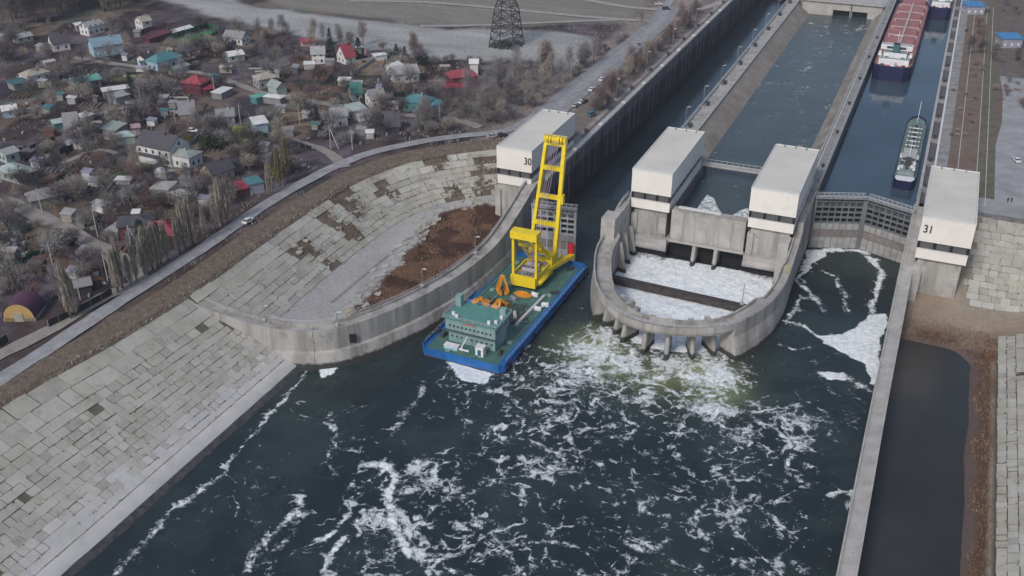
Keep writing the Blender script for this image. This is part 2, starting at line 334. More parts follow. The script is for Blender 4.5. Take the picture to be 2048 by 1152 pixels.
streaks = [  # (pixel polyline, half width m, strength)
 ([(735, 918), (765, 925), (788, 960), (780, 1000), (790, 1050), (815, 1090), (832, 1112)], 1.5, 1.0),
 ([(735, 955), (770, 940), (790, 960)], .8, .8), ([(665, 825), (672, 870), (655, 920), (668, 948)], 1.3, .62),
 ([(592, 985), (603, 1020), (560, 1060), (525, 1090), (495, 1112), (487, 1152)], 1.5, .8), ([(545, 1105), (590, 1070), (610, 1030)], .9, .7),
 ([(712, 1000), (705, 1030), (675, 1060), (645, 1078)], 1.2, .85), ([(690, 1080), (668, 1110), (652, 1152)], 1.2, .85),
 ([(850, 768), (838, 800), (805, 828), (778, 862)], 1.2, .7), ([(610, 745), (568, 800), (520, 855), (480, 905), (440, 948), (400, 985)], .75, .78),
 ([(400, 985), (350, 1020), (310, 1072), (260, 1118), (215, 1152)], 1.0, .75), ([(830, 1112), (870, 1120), (905, 1150)], 1.0, .85),
 ([(715, 935), (740, 930)], .8, .8), ([(720, 1110), (760, 1095), (800, 1110), (830, 1112)], .8, .6), ([(820, 920), (870, 935), (905, 912)], .9, .7),
 ([(1600, 560), (1625, 600), (1650, 625)], 1.3, .8), ([(1635, 540), (1668, 548), (1688, 590), (1702, 622)], .9, .72), ([(1570, 648), (1592, 615), (1598, 590)], .8, .8),
 ([(1565, 640), (1612, 652), (1645, 680)], 1.0, 1.0), ([(1548, 688), (1580, 697), (1618, 698)], .45, .8), ([(1745, 520), (1760, 560), (1750, 600), (1752, 640)], 1.3, 1.0),
 ([(1600, 540), (1618, 503), (1660, 497), (1712, 500), (1750, 520)], 1.7, 1.0), ([(1650, 745), (1690, 750), (1735, 780)], 1.2, .8), ([(1640, 745), (1665, 790), (1700, 800)], .7, .6),
 ([(1560, 840), (1590, 900), (1575, 960)], 1.2, .68), ([(1665, 990), (1700, 985), (1700, 1010)], .7, .9), ([(1385, 820), (1440, 815), (1430, 850)], 1.2, .7), ([(1420, 760), (1460, 790), (1440, 830)], 1.6, .7),
 ([(1190, 770), (1140, 800), (1060, 840)], .9, .5), ([(1100, 900), (1140, 880), (1195, 880)], .8, .66), ([(970, 960), (1040, 930), (1110, 905)], .9, .6),
 ([(1380, 1060), (1420, 1000), (1480, 1015), (1440, 1060)], 1.0, .65), ([(1250, 1090), (1290, 1110), (1330, 1080)], 1.2, .66), ([(1020, 1090), (1100, 1080), (1160, 1095)], .9, .7)]
solids = [[(888, 722), (985, 742), (975, 766), (925, 763), (905, 740)], [(635, 740), (652, 730), (678, 729), (672, 743), (642, 753)],
 [(1640, 672), (1690, 670), (1722, 655), (1748, 634), (1780, 630), (1770, 700), (1756, 764), (1736, 765), (1735, 728), (1700, 708), (1650, 692)],
 [(1640, 742), (1690, 740), (1690, 758), (1655, 758)],
 [(1605, 500), (1600, 560), (1618, 530), (1650, 512), (1640, 500)]]
solids = [WP(s) for s in solids]
inner_pool = [(-86, 296), (-84, 272), (-78, 254), (-72, 246), (-65, 240), (-55, 239), (-47, 242), (-40, 248), (-34, 257), (-31, 272), (-30, 296)]
def foam_attr(X, Y):
    sol = np.zeros(X.shape); den = np.zeros(X.shape); tn = np.zeros(X.shape)
    wx = X + 5 * (fbm(X, Y, 9, 3) - .5); wy = Y + 5 * (fbm(X, Y, 9, 8) - .5)
    for s in solids:
        d = dist_poly(wx, wy, s, True); ins = inpoly(wx, wy, s); sol = np.maximum(sol, np.where(ins, np.clip(.75 + d * .6, 0, 1.7), np.clip(.55 - d * .45, 0, 1)))
    for pl, hw, st in streaks:
        d = dist_poly(wx, wy, WP(pl)); v = .55 + .5 * fbm(X, Y, 5, 21)
        sol = np.maximum(sol, np.clip(st * v * .98 * np.exp(-(d / (hw * 1.0)) ** 2), 0, 1)); den = np.maximum(den, .78 * st * np.exp(-(d / (hw * 2.2)) ** 2))
    # general web over the tail water
    fx = np.clip((X + 121 + (fbm(X, Y, 30, 5) - .5) * 34) / 30, 0, 1) * np.clip((246 - Y) / 24, 0, 1) * np.clip((2 - X) / 14, .45, 1)
    den = np.maximum(den, fx * (.33 + .54 * fbm(X, Y, 18, 11)))
    left = np.clip((X + 146) / 10, 0, 1) * np.clip((205 - Y) / 30, 0, 1); den = np.maximum(den, left * .42 * (fbm(X, Y, 14, 31) + .15))
    up = np.clip((X + 121) / 8, 0, 1) * np.clip((300 - Y) / 40, 0, 1); den = np.maximum(den, up * .22)
    # boils below the ring pillars
    for (px, py, r, a) in [(1185, 700, 12, 1.0), (1215, 670, 8, 1.0), (1160, 740, 12, .9), (1240, 725, 12, .9), (1330, 735, 12, .85), (1420, 745, 13, 1.0), (1450, 700, 7, 1.0), (1380, 750, 10, .9), (1120, 770, 12, .7), (1430, 815, 12, .85), (1300, 690, 10, .8), (1390, 700, 9, .9), (1440, 850, 9, .7)]:
        c = XY(px, py, ZW); d = np.hypot(wx - c[0], wy - c[1]) / r; g = np.exp(-d * d)
        den = np.maximum(den, a * 1.1 * g); sol = np.maximum(sol, .70 * a * g * (.45 + .8 * fbm(X, Y, 3, 51)))
    for (px, py, r, a) in [(1190, 695, 9, .95), (1240, 730, 9, .6), (1395, 745, 10, .9), (1430, 775, 9, .7), (1320, 755, 9, .6)]:
        c = XY(px, py, ZW); d = np.hypot(wx - c[0], wy - c[1]) / r; tn = np.maximum(tn, a * np.exp(-d * d))
    ip = inpoly(X, Y, inner_pool)
    e = np.clip((Y - 292 + 6 * fbm(X, Y, 6, 71)) / 8, 0, 1) * (1 - np.clip((X + 72) / 3, 0, 1) * np.clip((-44 - X) / 3, 0, 1)); e2 = np.clip((X + 34) / 3, 0, 1) * np.clip((Y - 285) / 6, 0, 1)
    sol = np.where(ip, np.clip(1.35 - 1.0 * np.maximum(e, e2), .3, 1.35), sol); den = np.where(ip, 1.0, den)
    ch = (X < -84) & (Y > 282); den = np.where(ch, den * .25, den)
    g31 = (X > -27.5) & (X < 2) & (Y > 262) ; den = np.where(g31, np.minimum(den, .42 + .3 * (sol > .3)), den)
    bk = (X > 1); den = np.where(bk, 0, den); sol = np.where(bk, 0, sol)
    return np.stack([sol, den, tn, np.ones(X.shape)], -1)
def wave_z(X, Y):
    amp = np.clip((300 - Y) / 60, .15, 1)
    z = ZW + amp * (.42 * (fbm(X, Y, 7, 81) - .5) + .22 * (vnoise(X, Y, 2.2, 82) - .5))
    ip = inpoly(X, Y, inner_pool); return z + ip * (.8 * (fbm(X, Y, 4, 84) - .3))
lower_m = water_mat('turbulent_water', (.016, .025, .027), True, .22, .55, .07)
struct(grid_mesh('tailwater', -172, 4, 60, 335, .6, wave_z, lower_m, attrs={'foam': foam_attr}))
chamber_m = water_mat('chamber_water', (.010, .016, .022), False, .05, .5, .05)
struct(MB().add([(-118.2, 334.4, ZW), (-86, 334.4, ZW), (-86, 720, ZW), (-118.2, 720, ZW)], [(0, 1, 2, 3)]).build('chamber_water', chamber_m))
calm_m = water_mat('calm_water', (.032, .052, .072), False, .025, .35, .04)
struct(MB().add([(-30, 324.3, ZU), (-12.9, 330.4, ZU), (3, 324.2, ZU), (3, 720, ZU), (-12.9, 720, ZU), (-30, 720, ZU)], [(0, 1, 4, 5), (1, 2, 3, 4)]).build('lock_water', calm_m))
mid_m = water_mat('canal_water', (.042, .058, .062), True, .2, .7, .15)
def mid_attr(X, Y):
    sol = np.zeros(X.shape)
    for pl, hw, st in [([(-50, 590), (-52, 560), (-55, 520), (-57, 490)], 3.0, .62), ([(-42, 588), (-44, 572), (-50, 566)], 1.6, .85), ([(-62, 590), (-60, 575), (-56, 560)], 1.3, .8), ([(-37, 560), (-38, 540)], 1, .7), ([(-70, 395), (-68, 390)], 1.0, .8)]:
        d = dist_poly(X, Y, pl); sol = np.maximum(sol, .62 * st * (.35 + .8 * fbm(X, Y, 3, 12)) * np.exp(-(d / (hw * 1.6)) ** 2))
    den = np.maximum(np.maximum(sol * 1.4, .62 * np.clip((Y - 500) / 80, 0, 1) * fbm(X, Y, 12, 5)), .30 * (fbm(X, Y, 16, 6) > .45))
    return np.stack([sol, den, sol * 0, sol * 0 + 1], -1)
struct(grid_mesh('canal_water', -76, -30, 300, 605, 1.2, ZU, mid_m, keep=lambda cx, cy: (cy > 337) | ((cx > -71.2) & (cx < -45.2)), attrs={'foam': mid_attr}))
pond_m = water_mat('still_pond', (.028, .029, .029), False, .03, .5, .22)
struct(MB().add([(3.5, 40, -18.45), (31, 40, -18.45), (31, 285, -18.45), (3.5, 285, -18.45)], [(0, 1, 2, 3)]).build('backwater', pond_m))
# ================================================================ GROUND
def lin(r, g, b): return tuple(((c / 255) / 12.92 if c / 255 <= .04045 else ((c / 255 + .055) / 1.055) ** 2.4) for c in (r, g, b))
PLATEAU = [XY(*p) for p in [(300, -10), (360, 10), (440, 38), (560, 62), (700, 92), (860, 118), (960, 122), (1010, 118), (1060, 122), (1130, 140), (1180, 112), (1200, 80), (1130, 62), (900, 58), (780, 46), (640, 30), (520, 14), (430, -10)]]
FIELD = [XY(*p) for p in [(420, -60), (560, 14), (700, 30), (860, 50), (1020, 52), (1260, 42), (1300, 20), (1250, -60)]]
SCRUB = [XY(*p) for p in [(930, 170), (1000, 130), (1100, 115), (1200, 90), (1300, 40), (1330, 60), (1200, 130), (1130, 185), (1060, 245), (960, 265), (880, 255), (900, 200)]]
PAL = np.array([lin(88, 74, 70), lin(108, 92, 82), lin(76, 68, 72), lin(98, 96, 84), lin(116, 100, 84), lin(70, 58, 56), lin(92, 80, 78), lin(100, 88, 90)])
def ground_col(X, Y):
    a = .42; u = X * math.cos(a) + Y * math.sin(a); v = -X * math.sin(a) + Y * math.cos(a)
    r = np.random.RandomState(5)
    row = np.floor(v / 26); off = (row * 7.3) % 17; cell = (np.floor((u + off) / 15) * 31 + row * 57).astype(int)
    c = PAL[np.abs(cell * 7919) % len(PAL)]
    sub = (np.abs(np.floor((u + off) / 3.1).astype(int) * 53 + np.floor(v / 8.7).astype(int) * 97) % 9) / 9.0
    c = c * (.72 + .5 * sub)[..., None]
    n = fbm(X, Y, 12, 41); n2 = fbm(X, Y, 4, 44)
    c = c * (.6 + .95 * n)[..., None] * (.75 + .5 * n2)[..., None] * np.array([.76, .82, .92])
    dark = (fbm(X, Y, 18, 61) > .62)[..., None]; c = np.where(dark, c * .55, c)
    def blend(c, poly, col, soft=8):
        d = dist_poly(X, Y, poly, True); ins = inpoly(X, Y, poly); sd = np.where(ins, d, -d) + 10 * (fbm(X, Y, 15, 91) - .5)
        k = np.clip(sd / soft + .5, 0, 1)[..., None]; return c * (1 - k) + col * k
    st = (.8 + .4 * fbm(X * .25, Y, 5, 14))[..., None]
    c = blend(c, SCRUB, np.array(lin(100, 92, 92)) * (.6 + .8 * n2)[..., None])
    c = blend(c, FIELD, np.array(lin(122, 118, 110)) * st)
    c = blend(c, PLATEAU, np.array(lin(150, 151, 149)) * (.70 + .55 * fbm(X * .25, Y, 7, 17))[..., None], 5)
    k = np.clip((X + 160) / 6, 0, 1)[..., None]; c = c * (1 - k) + np.array(lin(128, 118, 114)) * (.6 + .8 * n)[..., None] * k
    rr = np.clip((X + 132) / 5, 0, 1)[..., None]; c = c * (1 - rr) + np.array(lin(138, 134, 132)) * (.7 + .6 * n2)[..., None] * rr
    return np.concatenate([np.clip(c, .005, 1), np.ones(X.shape + (1,))], -1)
def vcol_mat(name, var=.35, sc=.6, bump=.25):
    m = bpy.data.materials.new(name); m.use_nodes = True; nt = m.node_tree; N, L = nt.nodes, nt.links; b = N['Principled BSDF']; b.inputs['Roughness'].default_value = .95; b.inputs['Specular IOR Level'].default_value = .2
    at = _n(nt, 'ShaderNodeVertexColor'); at.layer_name = 'soil'; geo = _n(nt, 'ShaderNodeNewGeometry')
    nz = _n(nt, 'ShaderNodeTexNoise'); nz.inputs['Scale'].default_value = sc; nz.inputs['Detail'].default_value = 8; nz.inputs['Roughness'].default_value = .75; L.new(geo.outputs['Position'], nz.inputs['Vector'])
    r = _n(nt, 'ShaderNodeValToRGB'); r.color_ramp.elements[0].position = .3; r.color_ramp.elements[1].position = .7; r.color_ramp.elements[0].color = (1 - var,) * 3 + (1,); r.color_ramp.elements[1].color = (1 + var,) * 3 + (1,)
    L.new(nz.outputs['Fac'], r.inputs[0]); mx = _n(nt, 'ShaderNodeMix', data_type='RGBA', blend_type='MULTIPLY'); mx.inputs[0].default_value = 1; L.new(at.outputs[0], mx.inputs[6]); L.new(r.outputs[0], mx.inputs[7]); L.new(mx.outputs[2], b.inputs['Base Color'])
    bp = _n(nt, 'ShaderNodeBump'); bp.inputs['Distance'].default_value = bump; L.new(nz.outputs['Fac'], bp.inputs['Height']); L.new(bp.outputs[0], b.inputs['Normal']); return m
land_m = vcol_mat('land_soil')
tx = [p[0] for p in TOP]; ty = [p[1] for p in TOP]
BAS = [(p[0], p[1]) for p in TOP] + [(-117.7, 340), (-117.7, 1200), (600, 1200), (600, -90)]
def land_keep(cx, cy):
    ins = inpoly(cx, cy, BAS); d = dist_poly(cx, cy, [(p[0], p[1]) for p in TOP] + [(-117.7, 340), (-117.7, 900)])
    return (~ins) & (d > 2.2)
def land_z(X, Y): return -.12 + .35 * (fbm(X, Y, 10, 2) - .5)
struct(grid_mesh('village_ground', -640, -117, 60, 760, 2.0, land_z, land_m, keep=land_keep, attrs={'soil': ground_col}))
far_m = mat('far_ground', (.14, .13, .115), .95, (.085, .078, .07), .01, bump=.2, spots=.03, spotcol=(.19, .18, .17))
fg = MB()
for x0, x1, y0, y1 in [(-4000, -636, -2000, 5000), (-636, 60, 756, 5000), (60, 4000, -2000, 5000), (-636, -190, -2000, 62)]:
    fg.add([(x0, y0, -.5), (x1, y0, -.5), (x1, y1, -.5), (x0, y1, -.5)], [(0, 1, 2, 3)])
struct(fg.build('ground', far_m))
hz = MB().box(-760, 140, -40, 860, -21, 136.5).build('haze', None); hz.data.materials.clear(); hm = bpy.data.materials.new('haze'); hm.use_nodes = True; hm.node_tree.nodes.clear(); ho = hm.node_tree.nodes.new('ShaderNodeOutputMaterial'); hv = hm.node_tree.nodes.new('ShaderNodeVolumePrincipled'); hv.inputs['Color'].default_value = (.86, .91, 1, 1); hv.inputs['Density'].default_value = .00009; hm.node_tree.links.new(hv.outputs[0], ho.inputs['Volume']); hz.data.materials.append(hm); hz['kind'] = 'stuff'; hz['label'] = 'thin bluish haze lying over the whole valley'
# verge between the road and the slabs
road_path = resample([(-199, -80), (-196, 60), (-191.8, 134), (-192.3, 168), (-192.6, 209), (-194.1, 253), (-189.6, 290), (-180, 310), (-166.8, 326), (-151.4, 339), (-147, 350), (-142, 374), (-142.2, 410), (-142, 450), (-141.3, 494), (-142.5, 536), (-148, 566), (-150, 600), (-140, 700)], 4)
struct(ribbon(road_path, 2.5, 2.3, .24, .5).build('embankment_road', asphalt))
vr = [[(p[0] - (9.5 if p[1] < 300 else 6.5) * 1, p[1], .0), (p[0], p[1], -.05), (p[0] + .9, p[1] - .2, -.6)] for p in TOP]
nn = normals(TOP)
vr = [[(p[0] - n[0] * 7.6, p[1] - n[1] * 7.6, .02), (p[0] - n[0] * 4, p[1] - n[1] * 4, .05 + .3 * rnd.random()), (p[0] + n[0] * .5 * rnd.random(), p[1] + n[1] * .5, .0), (p[0] + n[0] * 1.5, p[1] + n[1] * 1.5, -.9)] for p, n in zip(TOP, nn)]
struct(MB().grid(vr).build('road_verge', soil_brown))
LANES = []
struct(ribbon([(-141.8, 362), (-142.3, 410), (-142, 450), (-141.3, 494), (-142.5, 536), (-146, 566)], 6.3, 6.3, .20, .8).build('quay_road', mat('quay_road', (.26, .265, .28), .9, (.19, .19, .2), .2, spots=.5, spotcol=(.16, .16, .165))))
for nm, pl, wd, m_ in [('dirt_track', [(700, 2), (800, 3), (900, 8), (1050, 22), (1200, 36), (1290, 42)], 2.2, track_pale), ('dirt_track', [(840, 52), (950, 51), (1100, 45), (1260, 39)], 1.8, track_pale),
                       ('dirt_track', [(1150, -5), (1240, 12), (1330, 20), (1400, 18), (1480, -10)], 2.5, track_pale),
                       ('village_lane', [(-40, 385), (20, 405), (60, 425), (120, 452), (180, 488), (230, 512), (262, 540), (285, 565)], 3.0, dirt_road),
                       ('village_lane', [(495, 262), (560, 276), (640, 298), (672, 316), (690, 335)], 2.0, dirt_road), ('village_lane', [(560, 190), (640, 206), (760, 226), (900, 238), (960, 255)], 2.2, dirt_road),
                       ('village_lane', [(150, 115), (230, 128), (330, 140), (420, 150), (520, 185), (560, 192)], 2.0, dirt_road), ('village_lane', [(-20, 720), (40, 690), (110, 655), (180, 610), (240, 580), (285, 565)], 2.4, dirt_road),
                       ('village_lane', [(340, 222), (420, 240), (500, 262)], 1.7, dirt_road), ('village_lane', [(120, 330), (200, 300), (280, 330), (350, 345)], 1.2, dirt_road), ('scrub_path', [(1000, 270), (1060, 235), (1140, 175), (1200, 130), (1240, 95)], 1.3, track_pale)]:
    wp = resample([(*XY(*p), 0) for p in pl], 5); struct(ribbon(wp, wd, wd, .16 + .02 * rnd.random(), .8).build(nm, m_)); LANES.append([(q[0], q[1]) for q in wp])
# lawns and plots
def plot(px, m_, name, label=None):
    poly = [XY(*p) for p in px]; o = MB().prism(poly, -.3, .13 + .02 * rnd.random()).build(name, m_); return struct(o)
lawn = mat('lawn', (.05, .115, .025), .95, (.03, .07, .02), .5, spots=.7, spotcol=(.08, .11, .03)); olive = mat('olive_plot', (.13, .125, .045), .95, (.08, .075, .035), .5)
plot([(225, 332), (262, 318), (312, 328), (288, 342), (235, 350), (218, 345)], lawn, 'lawn'); plot([(345, 82), (420, 60), (432, 68), (388, 90), (340, 84)], mat('sports_turf', (.02, .19, .04), .9, (.015, .14, .03), .3), 'turf_pitch')
plot([(228, 160), (262, 148), (300, 153), (262, 168)], olive, 'garden_plot'); plot([(285, 420), (345, 405), (370, 420), (345, 438), (290, 440)], olive, 'garden_plot'); plot([(880, 215), (915, 200), (925, 212), (885, 232)], olive, 'garden_plot')
plot([(435, 275), (510, 262), (512, 300), (455, 308)], olive, 'garden_plot')
plot([(695, 255), (718, 250), (733, 258), (715, 264), (700, 262)], mat('pale_sand_heap', (.55, .5, .43), .95), 'sand_patch')
soilred = mat('red_garden_soil', (.13, .075, .055), .95, (.085, .055, .045), .4); soilgrey = mat('grey_garden_soil', (.15, .145, .15), .95, (.1, .095, .1), .4); soiltan = mat('tan_garden_soil', (.22, .17, .12), .95, (.15, .11, .08), .4)
plot([(590, 115), (640, 125), (680, 130), (650, 165), (600, 150)], soilred, 'garden_plot'); plot([(560, 215), (650, 222), (640, 250), (560, 255)], soiltan, 'garden_plot'); plot([(640, 255), (690, 240), (760, 245), (700, 275)], soilgrey, 'garden_plot')
plot([(560, 165), (690, 175), (680, 205), (600, 198)], soilred, 'garden_plot'); plot([(700, 128), (760, 118), (790, 125), (760, 150), (700, 150)], soiltan, 'garden_plot'); plot([(60, 500), (150, 520), (210, 560), (100, 560)], soilred, 'garden_plot')
plot([(340, 235), (420, 230), (440, 250), (380, 255)], soilred, 'garden_plot'); plot([(120, 255), (200, 240), (220, 270), (130, 290)], soilgrey, 'garden_plot'); plot([(260, 100), (330, 92), (360, 98), (300, 120)], soiltan, 'garden_plot')
# ================================================================ EMBANKMENT (slabbed slope)
def emb(y):                                        # straight part: x of the slab top at y
    return float(np.interp(y, ty[:ty.index(max(ty))], tx[:ty.index(max(ty))]))
def emb_surf(y, s):                                # s = metres down the slope from the top edge
    x0 = emb(y) + .8; L_ = 33.0; xb = -150.0; k = min(s / L_, 1.0)
    return (x0 + (xb - x0) * k, y, -.6 + (-15.6 + .6) * k)
rows = []
for y in np.arange(-60, 336, 4.0):
    yy = min(y, 215); x0 = emb(yy)
    r = [(x0 + .2, y, -.75)] + [tuple(np.array(emb_surf(yy, s)) * (1, 0, 1) + np.array((0, y, -.28))) for s in np.linspace(1, 33, 6)]
    rows.append(r)
rows = [r for r in rows if r[0][1] < 193]
emb_o = struct(MB().grid(rows).build('embankment_slope', joint_m))
ap = []
for y in np.arange(-60, 199, 3.0):
    j = .25 * mnoise.noise(Vector((y * .2, 1, 1)))
    ap.append([(-150.6, y, -15.75), (-149.4, y, -15.85), (-147.6 + j, y, -16.6), (-146.6 + j, y, -17.3)])
struct(MB().grid(ap).build('apron', apron_m, smooth=True))
ap = [[(-146.6 + .25 * mnoise.noise(Vector((y * .2, 1, 1))), y, -17.3), (-145.4 + .4 * mnoise.noise(Vector((y * .5, 1, 1))), y, -18.2), (-144.2, y, -19.4)] for y in np.arange(-60, 199, 3.0)]
struct(MB().grid(ap).build('waterline_edge', concrete_wet, smooth=True))
def slab_box(c4, th=.22):                              # four corner points -> 8 verts local to centre
    c = sum((Vector(p) for p in c4), Vector()) / 4; a, b_, d_, e_ = [Vector(p) - c for p in c4]
    n = (b_ - a).cross(e_ - a).normalized()
    if n.z < 0: n = -n
    return c, [a, b_, d_, e_], n
def make_slabs(surf, rowspec, u0, u1, parent, fname='slab', guard=None, limit=290, seed=3, gap=.08):
    R = random.Random(seed); cand = []
    s = .3
    for wd, (l0, l1) in rowspec:
        u = u0 + R.random() * 3
        while u < u1:
            l = R.uniform(l0, l1)
            if R.random() < .12: l *= .5
            g = gap * R.uniform(.5, 2.4) if R.random() < .55 else gap * .12; g2 = gap * R.uniform(.6, 2.0) if R.random() < .7 else gap * .12
            if seed == 3 and s > 20: k_ = max(.15, 1 - (s - 20) / 9) if R.random() < .75 else 1; g *= k_; g2 *= k_
            zoff = R.uniform(-.06, .06) + (R.uniform(-.15, .1) if R.random() < .12 else 0)
            q = [surf(u + g, s + g2), surf(u + l - g, s + g2), surf(u + l - g, s + wd - g2 * .5), surf(u + g, s + wd - g2 * .5)]
            q = [(p[0], p[1], p[2] + zoff + R.uniform(-.035, .035)) for p in q]
            cx = sum(p[0] for p in q) / 4; cy = sum(p[1] for p in q) / 4; cz = sum(p[2] for p in q) / 4
            k_ = s / 30.0; mi_ = (3 if (s > 26.5 and R.random() < (s - 25) / 6) else 1 if R.random() < .25 + .6 * k_ else R.choice([0, 0, 2])) if seed == 3 else R.choice([0, 0, 1, 1, 2])
            if (guard is None or guard(cx, cy, cz)) and R.random() > .005: cand.append((q, mi_))
            u += l
        s += wd
    vis = []; rest = []
    for q, mi in cand:
        px, py = proj(*[sum(p[i] for p in q) / 4 for i in range(3)])
        sz = abs(Vector(proj(*q[0])) .cross(Vector(proj(*q[0])))) if False else 0
        a = [Vector((*proj(*p), 0)) for p in q]; area = ((a[2] - a[0]).cross(a[3] - a[1])).length / 2
        (vis if (-30 < px < 2078 and -30 < py < 1182) else rest).append((area, q, mi))
    vis.sort(key=lambda t: -t[0]); parts = vis[:limit]; other = vis[limit:] + [r for r in rest if True]
    wd_ = MB()
    for ar, q, mi in vis:
        for p in (q[0], q[3]):
            for _ in range(R.choice([0, 0, 0, 1, 2, 4])):
                x, y, z = p[0] + R.gauss(0, .25), p[1] + R.gauss(0, .25), p[2]; l = R.uniform(.1, .3); wd_.mi = R.randrange(2)
                wd_.add([(x - .16, y - .1, z - .05), (x + .16, y + .1, z - .05), (x + R.gauss(0, .12), y + R.gauss(0, .12), z + l)], [(0, 1, 2)])
    if wd_.v: o = wd_.build('joint_weeds', [joint_m, weed_m], parent); o['kind'] = 'stuff'
    def add(mb, q, c, mi):
        cc, l4, n = slab_box(q); l4 = [v + cc - c for v in l4]; bt = [v - n * .3 for v in l4]; mb.mi = mi
        k = l4[0] - l4[1]; mb.add(l4 + bt, [(0, 1, 2, 3), (1, 0, 4, 5), (2, 1, 5, 6), (3, 2, 6, 7), (0, 3, 7, 4)])
    for ar, q, mi in parts:
        c, _, _ = slab_box(q); mb = MB(); add(mb, q, c, 0); o = mb.build(fname, slab_ms[mi], parent, loc=c)
    if other:
        mb = MB()
        for ar, q, mi in other: add(mb, q, Vector((0, 0, 0)), mi)
        o = mb.build(fname, slab_ms, parent); o['kind'] = 'stuff'
ROWS = [(4.6, (6, 11)), (4.4, (4, 8)), (2.6, (2.2, 5)), (2.3, (1.8, 4.4)), (2.3, (1.8, 4.4)), (2.2, (1.8, 3.6)), (2.1, (1.8, 3.4)), (2.1, (1.8, 3.4)), (2.1, (1.8, 3.2)), (2.0, (1.8, 3.2)), (2.0, (1.8, 3.2)), (2.0, (1.8, 3.2)), (2.0, (2.2, 3.4))]
# guide wall 30 outer top edge (x, y, ztop)
GW = resample([(-178.5, 184.5, -2.0), (-171, 186.0, -4.2), (-158.5, 188.3, -7.2), (-146, 191.3, -8), (-137.2, 197.0, -8), (-130.5, 207.5, -8), (-124.3, 222.6, -8), (-119.8, 241, -8), (-118.2, 262, -7.8), (-118, 280, -4.0), (-118.2, 294, -.3), (-118.3, 303, -.2)], 3.0)
gx = [p[0] for p in GW]; gy = [p[1] for p in GW]
make_slabs(emb_surf, ROWS, 60, 214, emb_o, guard=lambda x, y, z: y < np.interp(x, gx[:40], gy[:40]) + .5 and y > 70)
# ================================================================ BASIN behind the guide wall
BA = [p for p in TOP if p[1] > 178]
def inward(p, n, d): return (p[0] + n[0] * d, p[1] + n[1] * d)
nB = normals(BA); rowsb = []; rb2 = []; Dn = []
for k, (p, n) in enumerate(zip(BA, nB)):
    rowsb.append([(*inward(p, n, d), z - .28) for d, z in ((.3, -.45), (5, -3.0), (10, -5.7), (15, -8.4), (20.5, -11.3))])
bas_o = struct(MB().grid(rowsb).build('basin_slope', mat('basin_earth', (.17, .125, .10), .95, (.10, .085, .06), .25, bump=.25, spots=.4, spotcol=(.21, .19, .15))))
cum = [0]
for a, b in zip(BA, BA[1:]): cum.append(cum[-1] + math.hypot(b[0] - a[0], b[1] - a[1]))
def bas_surf(u, s):
    u = min(max(u, 0), cum[-1]); i = min(max(np.searchsorted(cum, u) - 1, 0), len(BA) - 2); t = (u - cum[i]) / (cum[i + 1] - cum[i])
    p = [BA[i][j] * (1 - t) + BA[i + 1][j] * t for j in range(2)]; n = nB[i] * (1 - t) + nB[i + 1] * t; d = .8 + s * .86
    return (p[0] + n[0] * d, p[1] + n[1] * d, -.55 - s * .475)
def bguard(x, y, z):
    if x < -118.5 and y < np.interp(x, gx[:40], gy[:40]) + 2: return False
    k = fbm(np.array([x]), np.array([y]), 9, 5)[0] + .25 * (fbm(np.array([x]), np.array([y]), 2.2, 95)[0] - .5); return not (y > 225 and k > .66)
make_slabs(bas_surf, [(3.4, (4, 9)), (3.4, (4, 9)), (2.6, (3, 7)), (2.6, (3, 7)), (2.6, (2.2, 5)), (2.4, (1.8, 4)), (2.4, (1.8, 4)), (2.3, (1.8, 4))], 0, cum[-1], bas_o, guard=bguard, limit=200, seed=9)
scr = mat('basin_floor_mix', (.33, .335, .345), .9, (.25, .25, .255), .15, bump=.05, spots=.12, spotcol=(.27, .27, .275))
SAND = [XY(a, b, -17) for a, b in [(1035, 425), (1000, 428), (940, 436), (880, 452), (848, 480), (838, 500), (812, 520), (800, 545), (770, 568), (752, 600), (730, 625), (690, 645), (700, 660), (800, 620), (1030, 500), (1060, 440)]]
def bz(X, Y):
    d = dist_poly(X, Y, [(p[0], p[1]) for p in BA]); z = np.interp(d, [19, 21, 24, 36, 46], [-10.9, -11.6, -12.2, -14.6, -16.0])
    sd = np.where(inpoly(X, Y, SAND), dist_poly(X, Y, SAND, True), -dist_poly(X, Y, SAND, True)); k = np.clip(sd / 3 + .5, 0, 1)
    return z + k * (-.6 + 1.6 * (fbm(X, Y, 8, 6) - .4)) + .15 * (fbm(X, Y, 2, 7) - .5) * (k > .5)
def bcol(X, Y):
    sd = np.where(inpoly(X, Y, SAND), dist_poly(X, Y, SAND, True), -dist_poly(X, Y, SAND, True)) + 5 * (fbm(X, Y, 5, 33) - .5); k = np.clip(sd / 1.0 + .5, 0, 1)[..., None]
    con = np.array(lin(158, 157, 155)) * (.8 + .4 * fbm(X, Y, 9, 1))[..., None]
    d = dist_poly(X, Y, [(p[0], p[1]) for p in BA]); b1 = np.clip(1 - np.abs(d - 22.5) / 2.2, 0, 1)[..., None]; con = con * (1 - .0 * b1)
    jn = ((np.abs(d - 28) < .5) | (np.abs(d - 36) < .4)) & (fbm(X, Y, 7, 77) > .42); con = np.where(jn[..., None], con * .55, con)
    sa = np.where((fbm(X, Y, 6, 19) > .5)[..., None], np.array(lin(98, 74, 60)), np.array(lin(68, 49, 42))) * (.65 + .7 * fbm(X, Y, 3, 23))[..., None]
    return np.concatenate([con * (1 - k) + sa * k, np.ones(X.shape + (1,))], -1)
basin_m = vcol_mat('basin_floor', .22, .9, .2)
